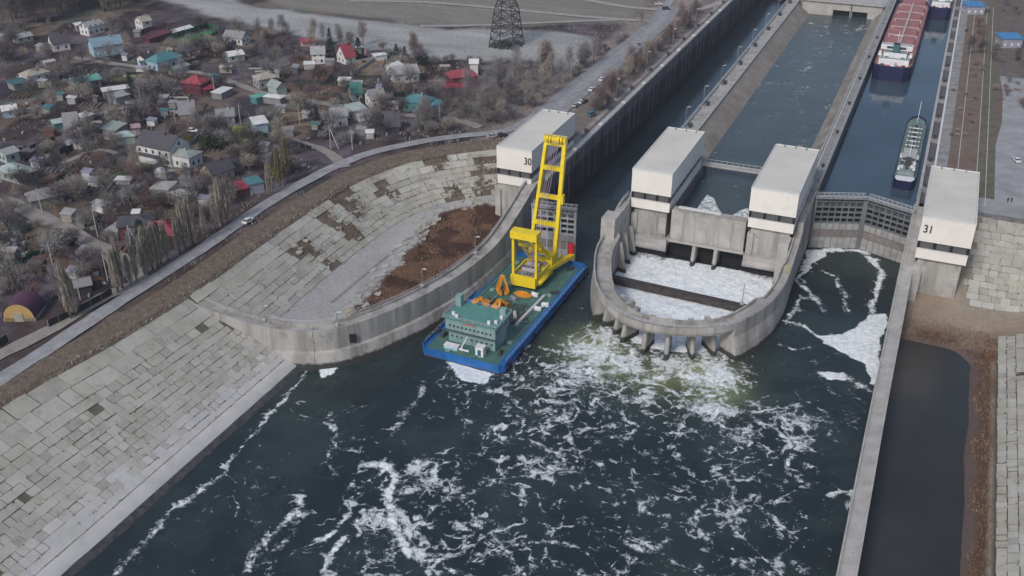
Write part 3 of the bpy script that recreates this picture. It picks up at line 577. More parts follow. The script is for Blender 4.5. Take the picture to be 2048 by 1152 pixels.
def bkeep(cx, cy):
    poly = [(p[0], p[1]) for p in BA] + [(-134, 300), (-119.5, 300), (-119, 262), (-121, 241), (-126, 222), (-132, 208), (-139, 198.5), (-147, 193), (-159, 190), (-172, 187)]
    d = dist_poly(cx, cy, [(p[0], p[1]) for p in BA]); return inpoly(cx, cy, poly) & (d > 18.6)
struct(grid_mesh('basin_floor', -166, -118, 186, 322, .8, bz, basin_m, keep=bkeep, attrs={'soil': bcol}))
# broken slabs around the edge of the sand
rub = MB(); R = random.Random(4)
for i in range(170):
    a = SAND[1 + R.randrange(10)]; b = SAND[1 + R.randrange(10)]; i0 = R.randrange(1, 11); t = R.random(); a, b = SAND[i0], SAND[i0 + 1]
    x = a[0] + (b[0] - a[0]) * t - R.uniform(-1, 5) ; y = a[1] + (b[1] - a[1]) * t + R.uniform(-1.5, 2); z = float(bz(np.array([x]), np.array([y]))[0])
    s = R.choice([.25, .35, .5, .8, 1.5]); rub.mi = R.randrange(2); rub.box(x - s, x + s, y - s * .6, y + s * .6, z - .2, z + R.uniform(.03, .22), R.random() * 3, (x, y))
for i in range(260):
    u = R.uniform(20, cum[-1] - 15); s = R.uniform(4, 20); x, y, z = bas_surf(u, s)
    if bguard(x, y, z): continue
    k = R.uniform(.3, 1.2); rub.mi = R.randrange(2); rub.box(x - k, x + k, y - k * .6, y + k * .6, z - .4, z + R.uniform(.0, .35), R.random() * 3, (x, y))
tag(rub.build('slab_rubble', [slab_ms[1], slab_ms[2]]), 'broken concrete lumps scattered round the reddish sand and slope', 'rubble', kind='stuff')
bru = MB()
for i in range(1500):
    u = R.uniform(20, cum[-1] - 5); s = R.uniform(0, 20); x, y, z = bas_surf(u, s)
    if y < 205 or (bguard(x, y, z) and R.random() < .93): continue
    for j in range(9):
        an = R.random() * 6.3; l = R.uniform(.2, .7); bx, by = x + R.gauss(0, 1.2), y + R.gauss(0, 1.2)
        bru.add([(bx - .12, by, z - .1), (bx + .12, by, z - .1), (bx + math.cos(an) * l * .6, by + math.sin(an) * l * .6, z + l)], [(0, 1, 2)])
tag(bru.build('dry_scrub', mat('dry_scrub', (.15, .115, .085), .95, (.09, .075, .06), .4)), 'dry brown scrub growing through the broken slabs of the basin slope', 'scrub', kind='stuff')
def rz(X, Y): 
    d = np.hypot(np.maximum(X - 30, 0), np.maximum(Y - 285, 0)); z = np.interp(d, [0, 3, 41, 45], [-17.6, -16.4, -.6, -.1]); e = np.hypot(np.maximum(X - 16, 0) / 1.0, np.maximum(Y - 262, 0) / 1.2) + 1.6 * (fbm(X, Y, 14, 77) - .5); fl = np.clip((8.9 - e) / 4.0 + .3, 0, 1)
    return z - fl * 2.6 + .35 * (fbm(X, Y, 5, 3) - .5) * (d < 2)
rv = MB(); R = random.Random(15); RS = np.random.RandomState(15)
xa, ya = RS.uniform(-156, -120, 14000), RS.uniform(205, 305, 14000); ok = inpoly(xa, ya, SAND) & (fbm(xa, ya, 6, 19) > .38); xa, ya = xa[ok][:4200], ya[ok][:4200]
xb, yb = RS.uniform(24.8, 30.6, 5000), RS.uniform(110, 284, 5000); ok = xb > 26.6 + 1.3 * np.sin(yb * .3); xb, yb = xb[ok][:2600], yb[ok][:2600]
xc, yc = RS.uniform(5, 31, 1500), RS.normal(275, 5, 1500); ok = (rz(xc, yc) > -18.2) & (yc < 292); xc, yc = xc[ok], yc[ok]
for xs_, ys_, zf_ in ((xa, ya, bz), (xb, yb, rz), (xc, yc, rz)):
    zs_ = zf_(xs_, ys_)
    for x, y, z in zip(xs_.tolist(), ys_.tolist(), zs_.tolist()):
        rv.mi = R.choice([0, 0, 1, 1, 1, 2]); l = R.uniform(.25, .8); w0 = R.uniform(.07, .17)
        rv.add([(x - w0, y, z - .1), (x + w0, y, z - .1), (x + R.gauss(0, .4), y + R.gauss(0, .4), z + l)], [(0, 1, 2)])
tag(rv.build('rusty_brush', [mat('rust_brush_a', (.20, .115, .065), .95), mat('rust_brush_b', (.12, .075, .05), .95), mat('rust_brush_c', (.27, .20, .13), .95)]), 'dry rusty brown brush on the basin sand and along the pond bank', 'dry brush', kind='stuff')
# ================================================================ GUIDE WALLS
def loft_sections(path, prof, name_parent, parts_name, m_, per=4, parent=None, gap=.05, prof_fn=None):
    nr = normals(path); n = len(path); i = 0
    while i < n - 1:
        j = min(i + per, n - 1); rows = []
        for k in range(i, j + 1):
            p, nn_ = path[k], nr[k]; t = 0
            pr = prof_fn(k, p) if prof_fn else prof
            d = np.array([nn_[1] * -1, nn_[0]]); sh = gap if k == i else (-gap if k == j else 0)
            rows.append([(p[0] + nn_[0] * o + d[0] * sh, p[1] + nn_[1] * o + d[1] * sh, z) for o, z in pr])
        mb = MB().grid(rows); q = len(rows[0]); mb.add(rows[0], [tuple(range(q))]); mb.add(rows[-1], [tuple(range(q))[::-1]])
        mb.build(parts_name, m_, parent); i = j
def guide_prof(k, p):
    zt = p[2]; w_ = 4.6; b = min(zt - 1.2, -13.6)
    return [(-w_, -20), (-w_, zt + .9), (-w_ + .5, zt + .9), (-w_ + .5, zt), (-.5, zt), (-.5, zt + .9), (0, zt + .9), (.05, b), (.8, b - .4), (2.6, -20)]
gt = thing('guide_wall', 'long curved concrete guide wall sweeping from the left slope to the numbered gatehouse', 'guide wall')
loft_sections(GW, None, None, 'wall_section', concrete, 4, gt, prof_fn=guide_prof)
ZX_ = XY(700, 662, -11)
MB().box(-2.6, 2.6, -.12, .12, -1.5, 1.2).build('recess', black_m, gt, loc=(-135.9, 199.0, -11.2)).rotation_euler = (0, 0, .58)
# ring wall round the stilling basin
RING = resample([(-87.2, 300, -.2), (-87.2, 290, -.4), (-88.6, 281, -6.6), (-87.6, 268.7, -8), (-81, 250, -8), (-73.3, 239, -8), (-64.9, 233.6, -8), (-54.8, 233.2, -8), (-45.7, 236.2, -8), (-37.6, 242.5, -8), (-31.4, 256, -8), (-28.9, 270, -8), (-28.6, 284, -6.6), (-28.9, 300, -4.4), (-29, 318, -.6), (-29, 334, -.2)], 2.2)
ri0 = min(range(len(RING)), key=lambda i: math.hypot(RING[i][0] + 79, RING[i][1] - 246.8)); ri1 = min(range(len(RING)), key=lambda i: math.hypot(RING[i][0] + 38.2, RING[i][1] - 241.6))
def ring_prof(k, p, solid=False):
    zt = p[2]; w_ = 4.8 if k > ri0 or k < 4 else 5.4
    if k > ri1 + 8: w_ = 3.2
    if p[1] > 282: w_ = 2.6
    if not solid: return [(-w_, zt - 1.6), (-w_, zt + .9), (-w_ + .5, zt + .9), (-w_ + .5, zt), (-.5, zt), (-.5, zt + .9), (0, zt + .9), (.05, zt - .9), (-.4, zt - 1.9)]
    bat = float(np.interp(p[1], [245, 256, 284], [2.4, 2.0, .15])) if k > ri1 - 1 else .9
    return [(-w_, -20), (-w_, zt + .9), (-w_ + .5, zt + .9), (-w_ + .5, zt), (-.5, zt), (-.5, zt + .9), (0, zt + .9), (.05, zt - 3.5), (bat * .5, -14.5), (bat, -20)]
rt = thing('ring_wall', 'round concrete wall ringing the white churning stilling basin', 'wall')
nr_ = normals(RING); gm_ = len(RING)
loft_sections(RING[:ri0 + 1], None, None, 'wall_section', concrete, 5, rt, prof_fn=lambda k, p: ring_prof(k, p, True))
loft_sections(RING[ri0:ri1 + 1], None, None, 'bridge_section', concrete, 4, rt, prof_fn=lambda k, p: ring_prof(k + ri0, p))
loft_sections(RING[ri1:], None, None, 'wall_section', concrete, 5, rt, prof_fn=lambda k, p: ring_prof(k + ri1, p, True))
def pier(px, py, z, L_, w_, ang, ztop=-9.2, parent=rt, name='pillar', nose=True):
    mb = MB(); n = 8; h = w_ / 2
    poly = [(-L_, -h), (-.2, -h)] + [(h * .2 + h * math.cos(a) * 1.3, h * math.sin(a)) for a in np.linspace(-PI / 2, PI / 2, 7)] + [(-.2, h), (-L_, h)]
    # foot is wider outward than the head: slope the nose
    top = [(x if x < -L_ * .5 else x - 2.2, y) for x, y in poly]; q = len(poly)
    vs = [(x, y, -20 - z) for x, y in poly] + [(x, y, ztop - z) for x, y in top]
    mb.add(vs, [tuple(range(q))[::-1], tuple(range(q, 2 * q))] + [(i, (i + 1) % q, q + (i + 1) % q, q + i) for i in range(q)])
    o = mb.build(name, concrete, parent, loc=(px, py, z)); o.rotation_euler = (0, 0, ang); return o
cen = (-58, 262)
for px, py in [(1205, 652), (1227, 668), (1242, 685), (1284, 708), (1331, 720), (1384, 718), (1428, 712)]:
    x, y = XY(px, py, ZW); a = math.atan2(y - cen[1], x - cen[0]); pier(x - .4 * math.cos(a), y - .4 * math.sin(a), ZW, 6.5, 1.5, a)
for px, py in [(1264, 492), (1250, 507), (1238, 522), (1229, 541)]:
    x, y = XY(px, py, ZW); pier(x + 3.4, y - .4, ZW, 4.5, 1.3, -.25, ztop=-8.1, name='rib')
tag(MB().bar((-84, 271.8, -17.0), (-36.0, 269.4, -17.0), 2.4, 2.0).build('boom_beam', mat('wet_rust', (.07, .06, .058), .6, (.025, .02, .02), .6, bump=.1)), 'long dark wet beam lying across the white foaming basin', 'beam')
# right guide wall
GR = resample([(2.7, -60, -8), (2.7, 60, -8), (2.9, 156, -8), (2.9, 217, -8), (3.2, 268, -8), (3.3, 290, -6.5), (3.6, 308, -3), (3.8, 322, -.3), (3.8, 330, -.2)], 4)
def gr_prof(k, p): zt = p[2]; return [(-1.9, -20), (-1.9, zt + .55), (-1.5, zt + .55), (-1.5, zt), (1.5, zt), (1.5, zt + .55), (1.9, zt + .55), (1.9, -20)]
g2 = thing('guide_wall', 'narrow straight concrete guide wall running down the right beside the still dark pond', 'guide wall')
loft_sections(GR, None, None, 'wall_section', concrete_lt, 5, g2, prof_fn=gr_prof, gap=.07)
# ================================================================ LOCK CHAMBERS, PIERS, QUAYS
wall_wet = mat('wet_lock_wall', (.055, .051, .06), .7, (.026, .024, .031), .5, streak=1, bump=.05, lo=.3, hi=.75); wall_dry = mat('dry_lock_wall', (.17, .165, .175), .9, (.075, .07, .08), .5, streak=1, bump=.05)
lw = thing('lock_wall', 'high dark chamber wall of the left lock with black vertical joints', 'wall')
y = 303.0; first = True
while y < 700:
    L_ = 29.5 if y > 340 else 30
    MB().box(-119.2, -117.6, y + .35, y + L_ - .35, -20, -6.2).build('wet_panel', wall_wet, lw); MB().box(-119.2, -117.62, y + .35, y + L_ - .35, -6.2, -.9).build('dry_panel', wall_dry, lw)
    MB().box(-119.4, -117.35, y + .2, y + L_ - .2, -.9, .12).build('coping', cap_m, lw)
    for q in (.25, .5, .75): MB().box(-117.6, -117.45, y + L_ * q - .12, y + L_ * q + .12, -16, -1).build('fender_rail', grey_steel, lw)
    MB().box(-117.62, -117.5, y + L_ - .33, y + L_ + .1, -19, .0).build('joint', black_m, lw)
    MB().box(-119, -117.3, y + L_ - .9, y + L_ + .9, .12, .5).build('joint_cap', trim_w, lw)
    y += L_
struct(MB().box(-122.6, -119.3, 331, 720, -3, .02).build('quay', quay_m)); struct(MB().box(-134, -122.6, 341, 720, -3, .0).build('quay_soil', mat('quay_soil', (.19, .155, .135), .95, (.12, .10, .09), .3, bump=.2, spots=.4, spotcol=(.24, .22, .205)))); struct(MB().box(-134, -122.6, 331, 341, -3, .02).build('quay', quay_m)); struct(MB().box(-134, -119.2, 303, 331, -20, .015).build('gatehouse_apron', quay_m))
pr = thing('dividing_pier', 'long concrete pier between the left lock chamber and the middle canal', 'pier')
MB().box(-87, -80.5, 338, 720, -20, 0).build('pier_body', concrete, pr)
MB().box(-87.1, -86.6, 338, 720, 0, .9).build('parapet', cap_m, pr); MB().box(-81.1, -80.6, 338, 720, 0, .9).build('parapet', cap_m, pr)
struct(MB().grid([[(-80.5, y, -.3), (-77, y, -2.4), (-73.2, y, -5.0), (-71, y, -6.8)] for y in np.arange(345, 612, 8)]).build('canal_bank', mat('canal_bank', (.27, .24, .215), .95, (.17, .145, .125), .15, bump=.1, spots=.2, spotcol=(.2, .185, .165))))
struct(MB().grid([[(-41.5, y, -6.8), (-38.6, y, -5.0), (-36, y, -2.6), (-34, y, -.2), (-33.4, y, .0)] for y in np.arange(338, 612, 8)]).build('canal_bank', mat('canal_bank_right', (.27, .25, .22), .95, (.17, .15, .125), .15, bump=.1, spots=.15, spotcol=(.34, .33, .31))))
p2 = thing('dividing_pier', 'long concrete pier between the middle canal and the ship chamber', 'pier')
MB().box(-33.4, -29, 336, 720, -20, 0).build('pier_body', quay_m, p2); MB().box(-29.5, -29.0, 336, 720, 0, .25).build('coping', cap_m, p2); MB().box(-29.0, -28.8, 336, 720, -8, -.05).build('fender_face', concrete_dk, p2)
for x in (-32.6,): MB().box(x, x + .25, 338, 700, 0, .18).build('crane_rail', trim_w, p2)
hw = thing('head_wall', 'concrete head wall with two dark openings at the far end of the canal', 'wall')
hb = MB(); hb.box(-78, -60.5, 604, 611, -8, 2.6); hb.box(-60.5, -51.2, 604, 611, -1.6, 2.6); hb.box(-51.2, -50, 604, 611, -8, 2.6); hb.box(-50, -41.5, 604, 611, -1.6, 2.6); hb.box(-41.5, -34, 604, 611, -8, 2.6)
hb.build('wall_body', concrete_lt, hw); MB().box(-60.5, -41.5, 607, 607.3, -8, -1.6).build('opening', black_m, hw); MB().box(-80, -33.6, 602.8, 613, 2.6, 3.1).build('deck', concrete_lt, hw); MB().box(-50.8, -50.4, 603.5, 604, -5, 3).build('joint', dark_steel, hw)
struct(MB().box(-80.5, -33.4, 613, 720, -3, 0).build('head_apron', concrete_lt))
# right side quay
rw = thing('lock_wall', 'right side chamber wall of the ship lock with bollards and trench', 'wall')
MB().box(2.4, 3.4, 330, 720, -20, .1).build('wall_body', cap_m, rw); tr = MB().box(3.4, 6.0, 336, 720, -1.6, -1.2).build('trench_floor', concrete_dk, rw); MB().box(6.0, 6.7, 336, 720, -2, .35).build('kerb_wall', trim_w, rw)
yy = 345
while yy < 700:
    MB().box(3.4, 6.0, yy, yy + 2.4, -1.2, .05).build('crossing_slab', quay_m, rw); yy += 26
struct(MB().box(6.7, 10.4, 328, 720, -2, .0).build('right_quay', quay_m))
struct(MB().box(10.4, 20, 336, 720, -2, -.02).build('brown_strip', mat('brown_strip', (.185, .135, .105), .95, (.12, .09, .07), .18, bump=.3, spots=.15, spotcol=(.15, .14, .10))))
struct(MB().box(20, 26.2, 345, 720, -2, .01).build('grass_strip', mat('olive_strip', (.145, .13, .095), .95, (.085, .08, .055), .2, bump=.2, spots=.3, spotcol=(.11, .1, .08))))
struct(MB().box(26.2, 62, 497, 720, -2, -.05).build('right_soil', mat('right_soil', (.14, .115, .10), .95, (.09, .075, .07), .2, bump=.3, spots=.3, spotcol=(.2, .18, .165))))
struct(MB().box(26.2, 62, 331.5, 497, -2, .03).build('right_road', mat('right_road', (.33, .335, .34), .9, (.22, .22, .225), .12, bump=.02, spots=.25, spotcol=(.25, .25, .255))))
struct(MB().prism([(39.5, 372), (38.0, 420), (37.2, 460), (38.5, 497.5), (62, 497.5), (62, 360)], -1, .09).build('right_soil', bpy.data.materials['right_soil'])); struct(MB().prism([(26.1, 400), (28.4, 430), (28.6, 470), (27.2, 498), (26.1, 498)], -1, .08).build('grass_strip', soil_brown))
struct(MB().box(19.6, 26.2, 328.5, 345, -2, .02).build('right_forecourt', mat('forecourt', (.33, .335, .33), .9, (.25, .25, .25), .2)))
for x in (13.9, 20.2, 23.3): struct(MB().box(x, x + .16, 338, 640, -.1, .16).build('kerb', trim_w))
# right bank bowl
def rcol(X, Y):
    d = np.hypot(np.maximum(X - 30, 0), np.maximum(Y - 285, 0)); n = fbm(X, Y, 6, 8)
    con = np.where(((X > 31) & (Y < 282))[..., None], np.array(lin(84, 78, 66)), np.array(lin(140, 134, 122))) * (.75 + .5 * n)[..., None]; red = np.array(lin(86, 66, 54)) * (.6 + .8 * fbm(X, Y, 3, 9))[..., None]; wet = np.array(lin(92, 80, 74)); tan = np.array(lin(132, 118, 104)) * (.75 + .5 * n)[..., None]
    k = np.clip((X - 29.6 + 2.0 * (fbm(X, Y, 8, 4) - .5)) / 1.0, 0, 1)[..., None]; k2 = np.clip((X - 26 + 3 * (fbm(X, Y, 9, 5) - .5)) / 1.5, 0, 1)[..., None]
    c = wet * (1 - k2) + red * k2; c = c * (1 - k) + con * k
    up = np.clip((Y - 272 + 5 * (fbm(X, Y, 6, 6) - .5)) / 3, 0, 1)[..., None]; rdup = np.clip((n - .36) * 3.5, 0, 1)[..., None] * np.clip((284 - Y) / 6, 0, 1)[..., None]
    hi = np.clip((Y - 289 + 6 * (fbm(X, Y, 6, 66) - .5)) / 3, 0, 1)[..., None] * np.clip((X - 17) / 4, 0, 1)[..., None]; tan = tan * (1 - hi) + con * .9 * hi
    c = c * (1 - up) + (tan * (1 - rdup) + red * rdup) * up
    return np.concatenate([np.clip(c, .01, 1), np.ones(X.shape + (1,))], -1)
rb = struct(grid_mesh('right_bank', 4.9, 62, 60, 331.5, .9, rz, vcol_mat('right_bank', .2, .9, .15), attrs={'soil': rcol}))
def rs_surf(u, s): d = 1.0 + s * .92; return (30 + d, u, float(np.interp(d, [0, 3, 41, 45], [-17.6, -16.4, -.6, -.1])) + .15)
make_slabs(rs_surf, [(2.3, (1.8, 3.4))] * 6 + [(3, (3, 5))] * 4, 120, 281, rb, limit=160, seed=21, gap=.11)
def rt_surf(u, s): d = 43.5 - s * .92; return (u, 285 + d, float(np.interp(math.hypot(max(u - 30, 0), d), [0, 3, 41, 45], [-17.6, -16.4, -.6, -.1])) + .2)
make_slabs(rt_surf, [(3.2, (2.2, 4))] * 3 + [(2.6, (2, 3.6))] * 11, 20.0, 46, rb, limit=170, seed=22)
kb = struct(MB().box(19.9, 60, 328.6, 331.4, -1.5, .35).build('kerb_wall', mat('dark_kerb', (.10, .095, .09), .95, (.22, .21, .2), .5, spots=.7, spotcol=(.26, .25, .24))))
# ================================================================ GATEHOUSES
def digits(txt, size, parent, loc):
    cu = bpy.data.curves.new('digit', 'FONT'); cu.body = txt; cu.size = size; cu.extrude = .05; cu.offset = .05
    o = bpy.data.objects.new('tmp', cu); COL.objects.link(o); dg = bpy.context.evaluated_depsgraph_get(); me = bpy.data.meshes.new_from_object(o.evaluated_get(dg))
    bpy.data.objects.remove(o); me.materials.clear(); me.materials.append(mat('digit_black', (.015, .015, .017), .8)); q = inst('number', me, parent, loc); q.rotation_euler = (PI / 2, 0, 0); q.scale = (.8, 1, 1); return q
def gatehouse(x0, x1, y0, y1, label, zb, num=None, numx=0, base_in=(1.2, 1.2, 1.6)):
    cx, cy = (x0 + x1) / 2, y0; t = thing('gatehouse', label, 'gatehouse', (cx, cy, zb)); W_ = (x1 - x0) / 2; D = y1 - y0; k = -zb
    def bx(n, m_, a, b, c, d, e, f): return MB().box(a, b, c, d, e + k, f + k).build(n, m_, t)
    bx('base', concrete, -W_ + base_in[0], W_ - base_in[1], base_in[2], D - 1, zb, -1.6)
    bx('base_corner', concrete_lt, -W_ + base_in[0] - .8, -W_ + base_in[0] + 1.2, base_in[2] - .8, base_in[2] + 2, zb, -4.0)
    for i in range(4):
        xx = -W_ + base_in[0] + (2 * W_ - base_in[0] - base_in[1]) * (i + .5) / 4; bx('base_panel', [concrete_lt, concrete, concrete, concrete_lt][i], xx - 1.25, xx + 1.25, base_in[2] - .12, base_in[2], -11 + (i % 2), -4.5)
    bx('lower_wall', white_wall, -W_ + .25, W_ - .25, .25, D - .25, -1.6, 1.6)
    bx('window_recess', black_m, -W_ + .9, W_ - .9, .9, D - .9, 1.6, 4.1)
    npx = 3; wd = (2 * W_ - 1.0) / npx
    for i in range(npx):
        for yy in (.6, D - .7): bx('pane', pane_grey, -W_ + .5 + i * wd + .45, -W_ + .5 + (i + 1) * wd - .45, yy, yy + .1, 1.7, 4.05)
    for i in range(npx + 1): bx('mullion', black_m, -W_ + .5 + i * wd - .35, -W_ + .5 + i * wd + .35, .45, .6, 1.6, 4.1)
    ny = 9; wy = (D - 1.0) / ny
    for i in range(ny):
        for xx in (-W_ + .55, W_ - .65): bx('pane', pane_grey, xx, xx + .1, .5 + i * wy + .4, .5 + (i + 1) * wy - .4, 1.7, 4.05)
    bx('upper_wall', white_wall, -W_ + .05, W_ - .05, .05, D - .05, 4.1, 11.6)
    bx('sill', trim_w, -W_ + .1, W_ - .1, .1, .45, 1.6, 1.72)
    bx('roof', roof_felt, -W_ + .35, W_ - .35, .35, D - .35, 11.6, 11.9)
    for n_, a, b, c, d in (('parapet', -W_, W_, 0, .3), ('parapet', -W_, W_, D - .3, D), ('parapet', -W_, -W_ + .3, .3, D - .3), ('parapet', W_ - .3, W_, .3, D - .3)): bx(n_, trim_w, a, b, c, d, 11.55, 12.15)
    bx('roof_ridge_strip', trim_w, -W_ + .35, W_ - .35, 1.6, 1.8, 11.9, 11.96)
    for i in range(3): bx('roof_vent', grey_steel, -W_ + 3 + i * 3.7, -W_ + 3.5 + i * 3.7, D - 1.8, D - 1.2, 11.9, 12.5)
    if num: digits(num, 3.5, t, (numx - cx, .0, 7.0 + k))
    return t
gatehouse(-133.6, -120.4, 295.8, 338.5, 'white gatehouse numbered 30 behind the yellow crane boom', -17, '30', -123.3, (.2, .4, .8))
gatehouse(-84.6, -71.1, 294.8, 338, 'white gatehouse without number at the left of the churning basin', -14)
gatehouse(-45.8, -31.1, 294.6, 336, 'white gatehouse without number beside the closed grey lock gates', -14)
gatehouse(4.7, 19.4, 293.0, 336, 'white gatehouse numbered 31 on the right bank', -17.2, '31', 5.6)
# block between the two middle gatehouses
ct = thing('weir_wall', 'stained concrete weir wall between the two middle gatehouses', 'wall')
MB().box(-70.6, -46.2, 295.6, 299.4, -11.2, -.6).build('wall_body', concrete, ct); MB().box(-71, -45.8, 294.9, 295.7, -11.8, -11.0).build('ledge', concrete_lt, ct); MB().box(-69, -55, 298, 299.2, -.6, -.25).build('coping', trim_w, ct)
for i in range(6): MB().box(-70.2 + i * 4, -66.5 + i * 4, 295.45, 295.62, -10.6, -1.4).build('wall_panel', [concrete_lt, concrete][i % 2], ct)
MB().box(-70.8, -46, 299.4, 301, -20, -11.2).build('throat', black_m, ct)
for x in (-62, -54.8): pier(x, 293.6, ZW, 5, 1.4, -PI / 2, ztop=-12.0, parent=ct, name='pillar')
for x0, x1, lb in ((-84.5, -71, 'left'), (-46, -32, 'right')):
    t = thing('pier_block', 'rounded concrete pier block below the %s middle gatehouse' % lb, 'pier', ((x0 + x1) / 2, 296, -18)); hw_ = (x1 - x0) / 2
    mb = MB(); rows = []
    for a in np.linspace(0, PI / 2, 7): rows.append([(x, -1.4 - 1.8 * math.sin(a) + 1.2, 18 - 12.6 - (1 - math.cos(a)) * 0 - 3.2 * (a / (PI / 2))) for x in (-hw_ + .2, hw_ - .2)])
    MB().box(-hw_ + .3, hw_ - .3, -1.6, 6, 4.0, 6.4).build('rounded_nose', concrete_lt, t)
    MB().bar((-hw_ + .3, -1.2, 3.6), (hw_ - .3, -1.2, 3.6), 2.6, n=12).build('nose_roll', concrete_lt, t, smooth=True)
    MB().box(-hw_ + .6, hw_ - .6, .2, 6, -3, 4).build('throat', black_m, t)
tag(MB().box(-90 + 2.9, -84.8, 286, 338, -19, -.05).build('side_pier', concrete), 'low concrete side pier beside the left middle gatehouse', 'pier')
tag(MB().box(-31.0, -29.15, 301, 336, -19, -.1).build('side_pier', concrete), 'narrow concrete side pier between gatehouse and lock gates', 'pier')
tag(MB().box(-89.5, -84.9, 279.5, 286, -19, -.1).build('concrete_block', concrete_lt), 'pale square concrete pier head beside the ribs', 'pier')
tag(MB().box(-34.8, -31.6, 290.5, 296.5, -19, -3.5).build('concrete_block', concrete_lt), 'pale concrete pier head below the gatehouse near the yellow stain', 'pier')
tag(MB().box(4.6, 7.6, 291.0, 297, -19, -6.0).build('concrete_block', concrete_lt), 'pale concrete corner block in front of gatehouse 31', 'pier')
# pool walls between gatehouses
tag(MB().box(-71.3, -70.7, 300, 345, -19, -1.5).build('pool_wall', concrete_dk), 'dark wall on the left side of the small pool between gatehouses', 'wall')
fb = thing('footbridge', 'narrow grey footbridge across the canal behind the middle gatehouses', 'bridge', (-61, 341.5, 0))
MB().box(-10.5, 16, -1.5, 1.5, -1.6, -.9).build('deck', concrete_lt, fb)
for q in (-1.4, 1.4):
    r_ = MB().bar((-10.5, q, .1), (16, q, .1), .12)
    for x in np.arange(-10, 16, 2): r_.bar((x, q, -.9), (x, q, .1), .1)
    r_.build('railing', rail_m, fb)
tz = MB()
for x in np.arange(-10, 15.6, 1.6): tz.bar((x, -1.7, -1.6), (x + .8, -1.7, -3.2), .18).bar((x + .8, -1.7, -3.2), (x + 1.6, -1.7, -1.6), .18)
tz.bar((-10.5, -1.7, -3.2), (16, -1.7, -3.2), .2).build('truss', dark_steel, fb)
# spill foam falling into the pool (two fans)
for (pts, lb) in (([(1388, 425), (1405, 400), (1415, 382), (1428, 392), (1440, 410), (1446, 431)], 'fan of white water spilling beside the left middle gatehouse'), ([(1455, 432), (1478, 418), (1500, 408), (1505, 440), (1475, 438)], 'streaks of white water running to the weir between gatehouses')):
    c0 = [XY(a, b, -4.2) for a, b in pts]; mb = MB(); n_ = len(c0); cx = sum(p[0] for p in c0) / n_; cy = sum(p[1] for p in c0) / n_; rowsf = []
    for k in (1, .75, .5, .2, .01): rowsf.append([(cx + (p[0] - cx) * k + .3 * rnd.uniform(-1, 1), cy + (p[1] - cy) * k, -5.1 + .35 * (1 - k) + .2 * rnd.random()) for p in c0 + [c0[0]]])
    o = mb.grid(rowsf).build('spill_foam', mat('white_water', (.80, .84, .84), .8, (.13, .17, .18), .9, bump=.3, bscale=1.5, lo=.38, hi=.6), smooth=True); tag(o, lb, 'foam', kind='stuff')
# ================================================================ GATES
gate_dark = mat('gate_dark', (.10, .11, .12), .7, (.05, .055, .06), .8)
gate_pan2 = mat('gate_panel_rusty', (.25, .225, .21), .8, (.16, .135, .12), .35, spots=.5, spotcol=(.3, .285, .27))
gate_pale = mat('gate_pale', (.42, .45, .48), .6, (.32, .34, .36), .4, streak=1)
def gate_leaf(label, p0, p1, zt=0.0, flip=1, cols=7, solid_from=.52, gm=None):
    gate_m = gm or globals()['gate_m']
    L_ = math.hypot(p1[0] - p0[0], p1[1] - p0[1]); rz_ = math.atan2(p1[1] - p0[1], p1[0] - p0[0]); t = thing('gate_leaf', label, 'lock gate', (p0[0], p0[1], ZW), rz_); h = zt - ZW
    MB().box(0, L_, .9, 1.4, -1, h - 3.4).build('skin_plate', black_m, t); MB().box(0, L_, .9, 1.4, h - 3.4, h - 1.0).build('upper_skin', gate_dark, t)
    MB().box(0, .7, -.6, 1.2, -1, h).build('heel_post', gate_m, t); MB().box(L_ - .7, L_, -.6, 1.2, -1, h).build('mitre_post', gate_m, t)
    cw = (L_ - 1.4) / cols
    for i in range(1, cols): MB().box(.7 + cw * i - .15, .7 + cw * i + .15, -.32, .7, -1, h - 1.2).build('upright', gate_m, t)
    for z in (h - 1.2, h - 3.3, h - 5.2, h - 7.1, h - 9.0): MB().box(.7, L_ - .7, -.45, .7, z - .13, z + .15).build('girder', gate_m, t)
    for i in range(cols):
        MB().bar((.7 + cw * i, .2, h - 3.2), (.7 + cw * (i + .5), .2, h - 1.4), .16).bar((.7 + cw * (i + .5), .2, h - 1.4), (.7 + cw * (i + 1), .2, h - 3.2), .16).build('brace', gate_m, t)
        for a, b in ((h - 11.6, h - 9.15), (h - 14.2, h - 11.7), (-.8, h - 14.3)):
            MB().box(.7 + cw * i + .06, .7 + cw * (i + 1) - .06, -.28, .3, a, b - .08).build('lower_panel', gate_pan2 if a == h - 14.2 else gate_pan, t)
    MB().box(0, L_, -1.2, 1.6, h, h + .25).build('walkway', grey_steel, t)
    r_ = MB()
    for q in (-1.15, 1.5):
        r_.bar((0, q, h + 1.3), (L_, q, h + 1.3), .12).bar((0, q, h + .8), (L_, q, h + .8), .08)
        for x in np.arange(0, L_, 1.6): r_.bar((x, q, h + .2), (x, q, h + 1.3), .1)
    r_.build('railing', rail_m, t)
    s_ = MB()
    for x in np.arange(.8, L_ - 1, 1.5): s_.bar((x, -.9, h), (x + .7, -.4, h - 1.2), .14)
    s_.build('bracket', dark_steel, t); return t
gate_leaf('left leaf of the closed grey lock gates beside gatehouse 31', (-28.8, 323.2), (-13.1, 329.0)); gate_leaf('right leaf of the closed grey lock gates beside gatehouse 31', (-12.7, 329.2), (2.6, 323.0))
gate_leaf('open grey gate leaf standing behind the floating crane', (-113.5, 279.6), (-98.6, 281.6), cols=6, gm=gate_pale)
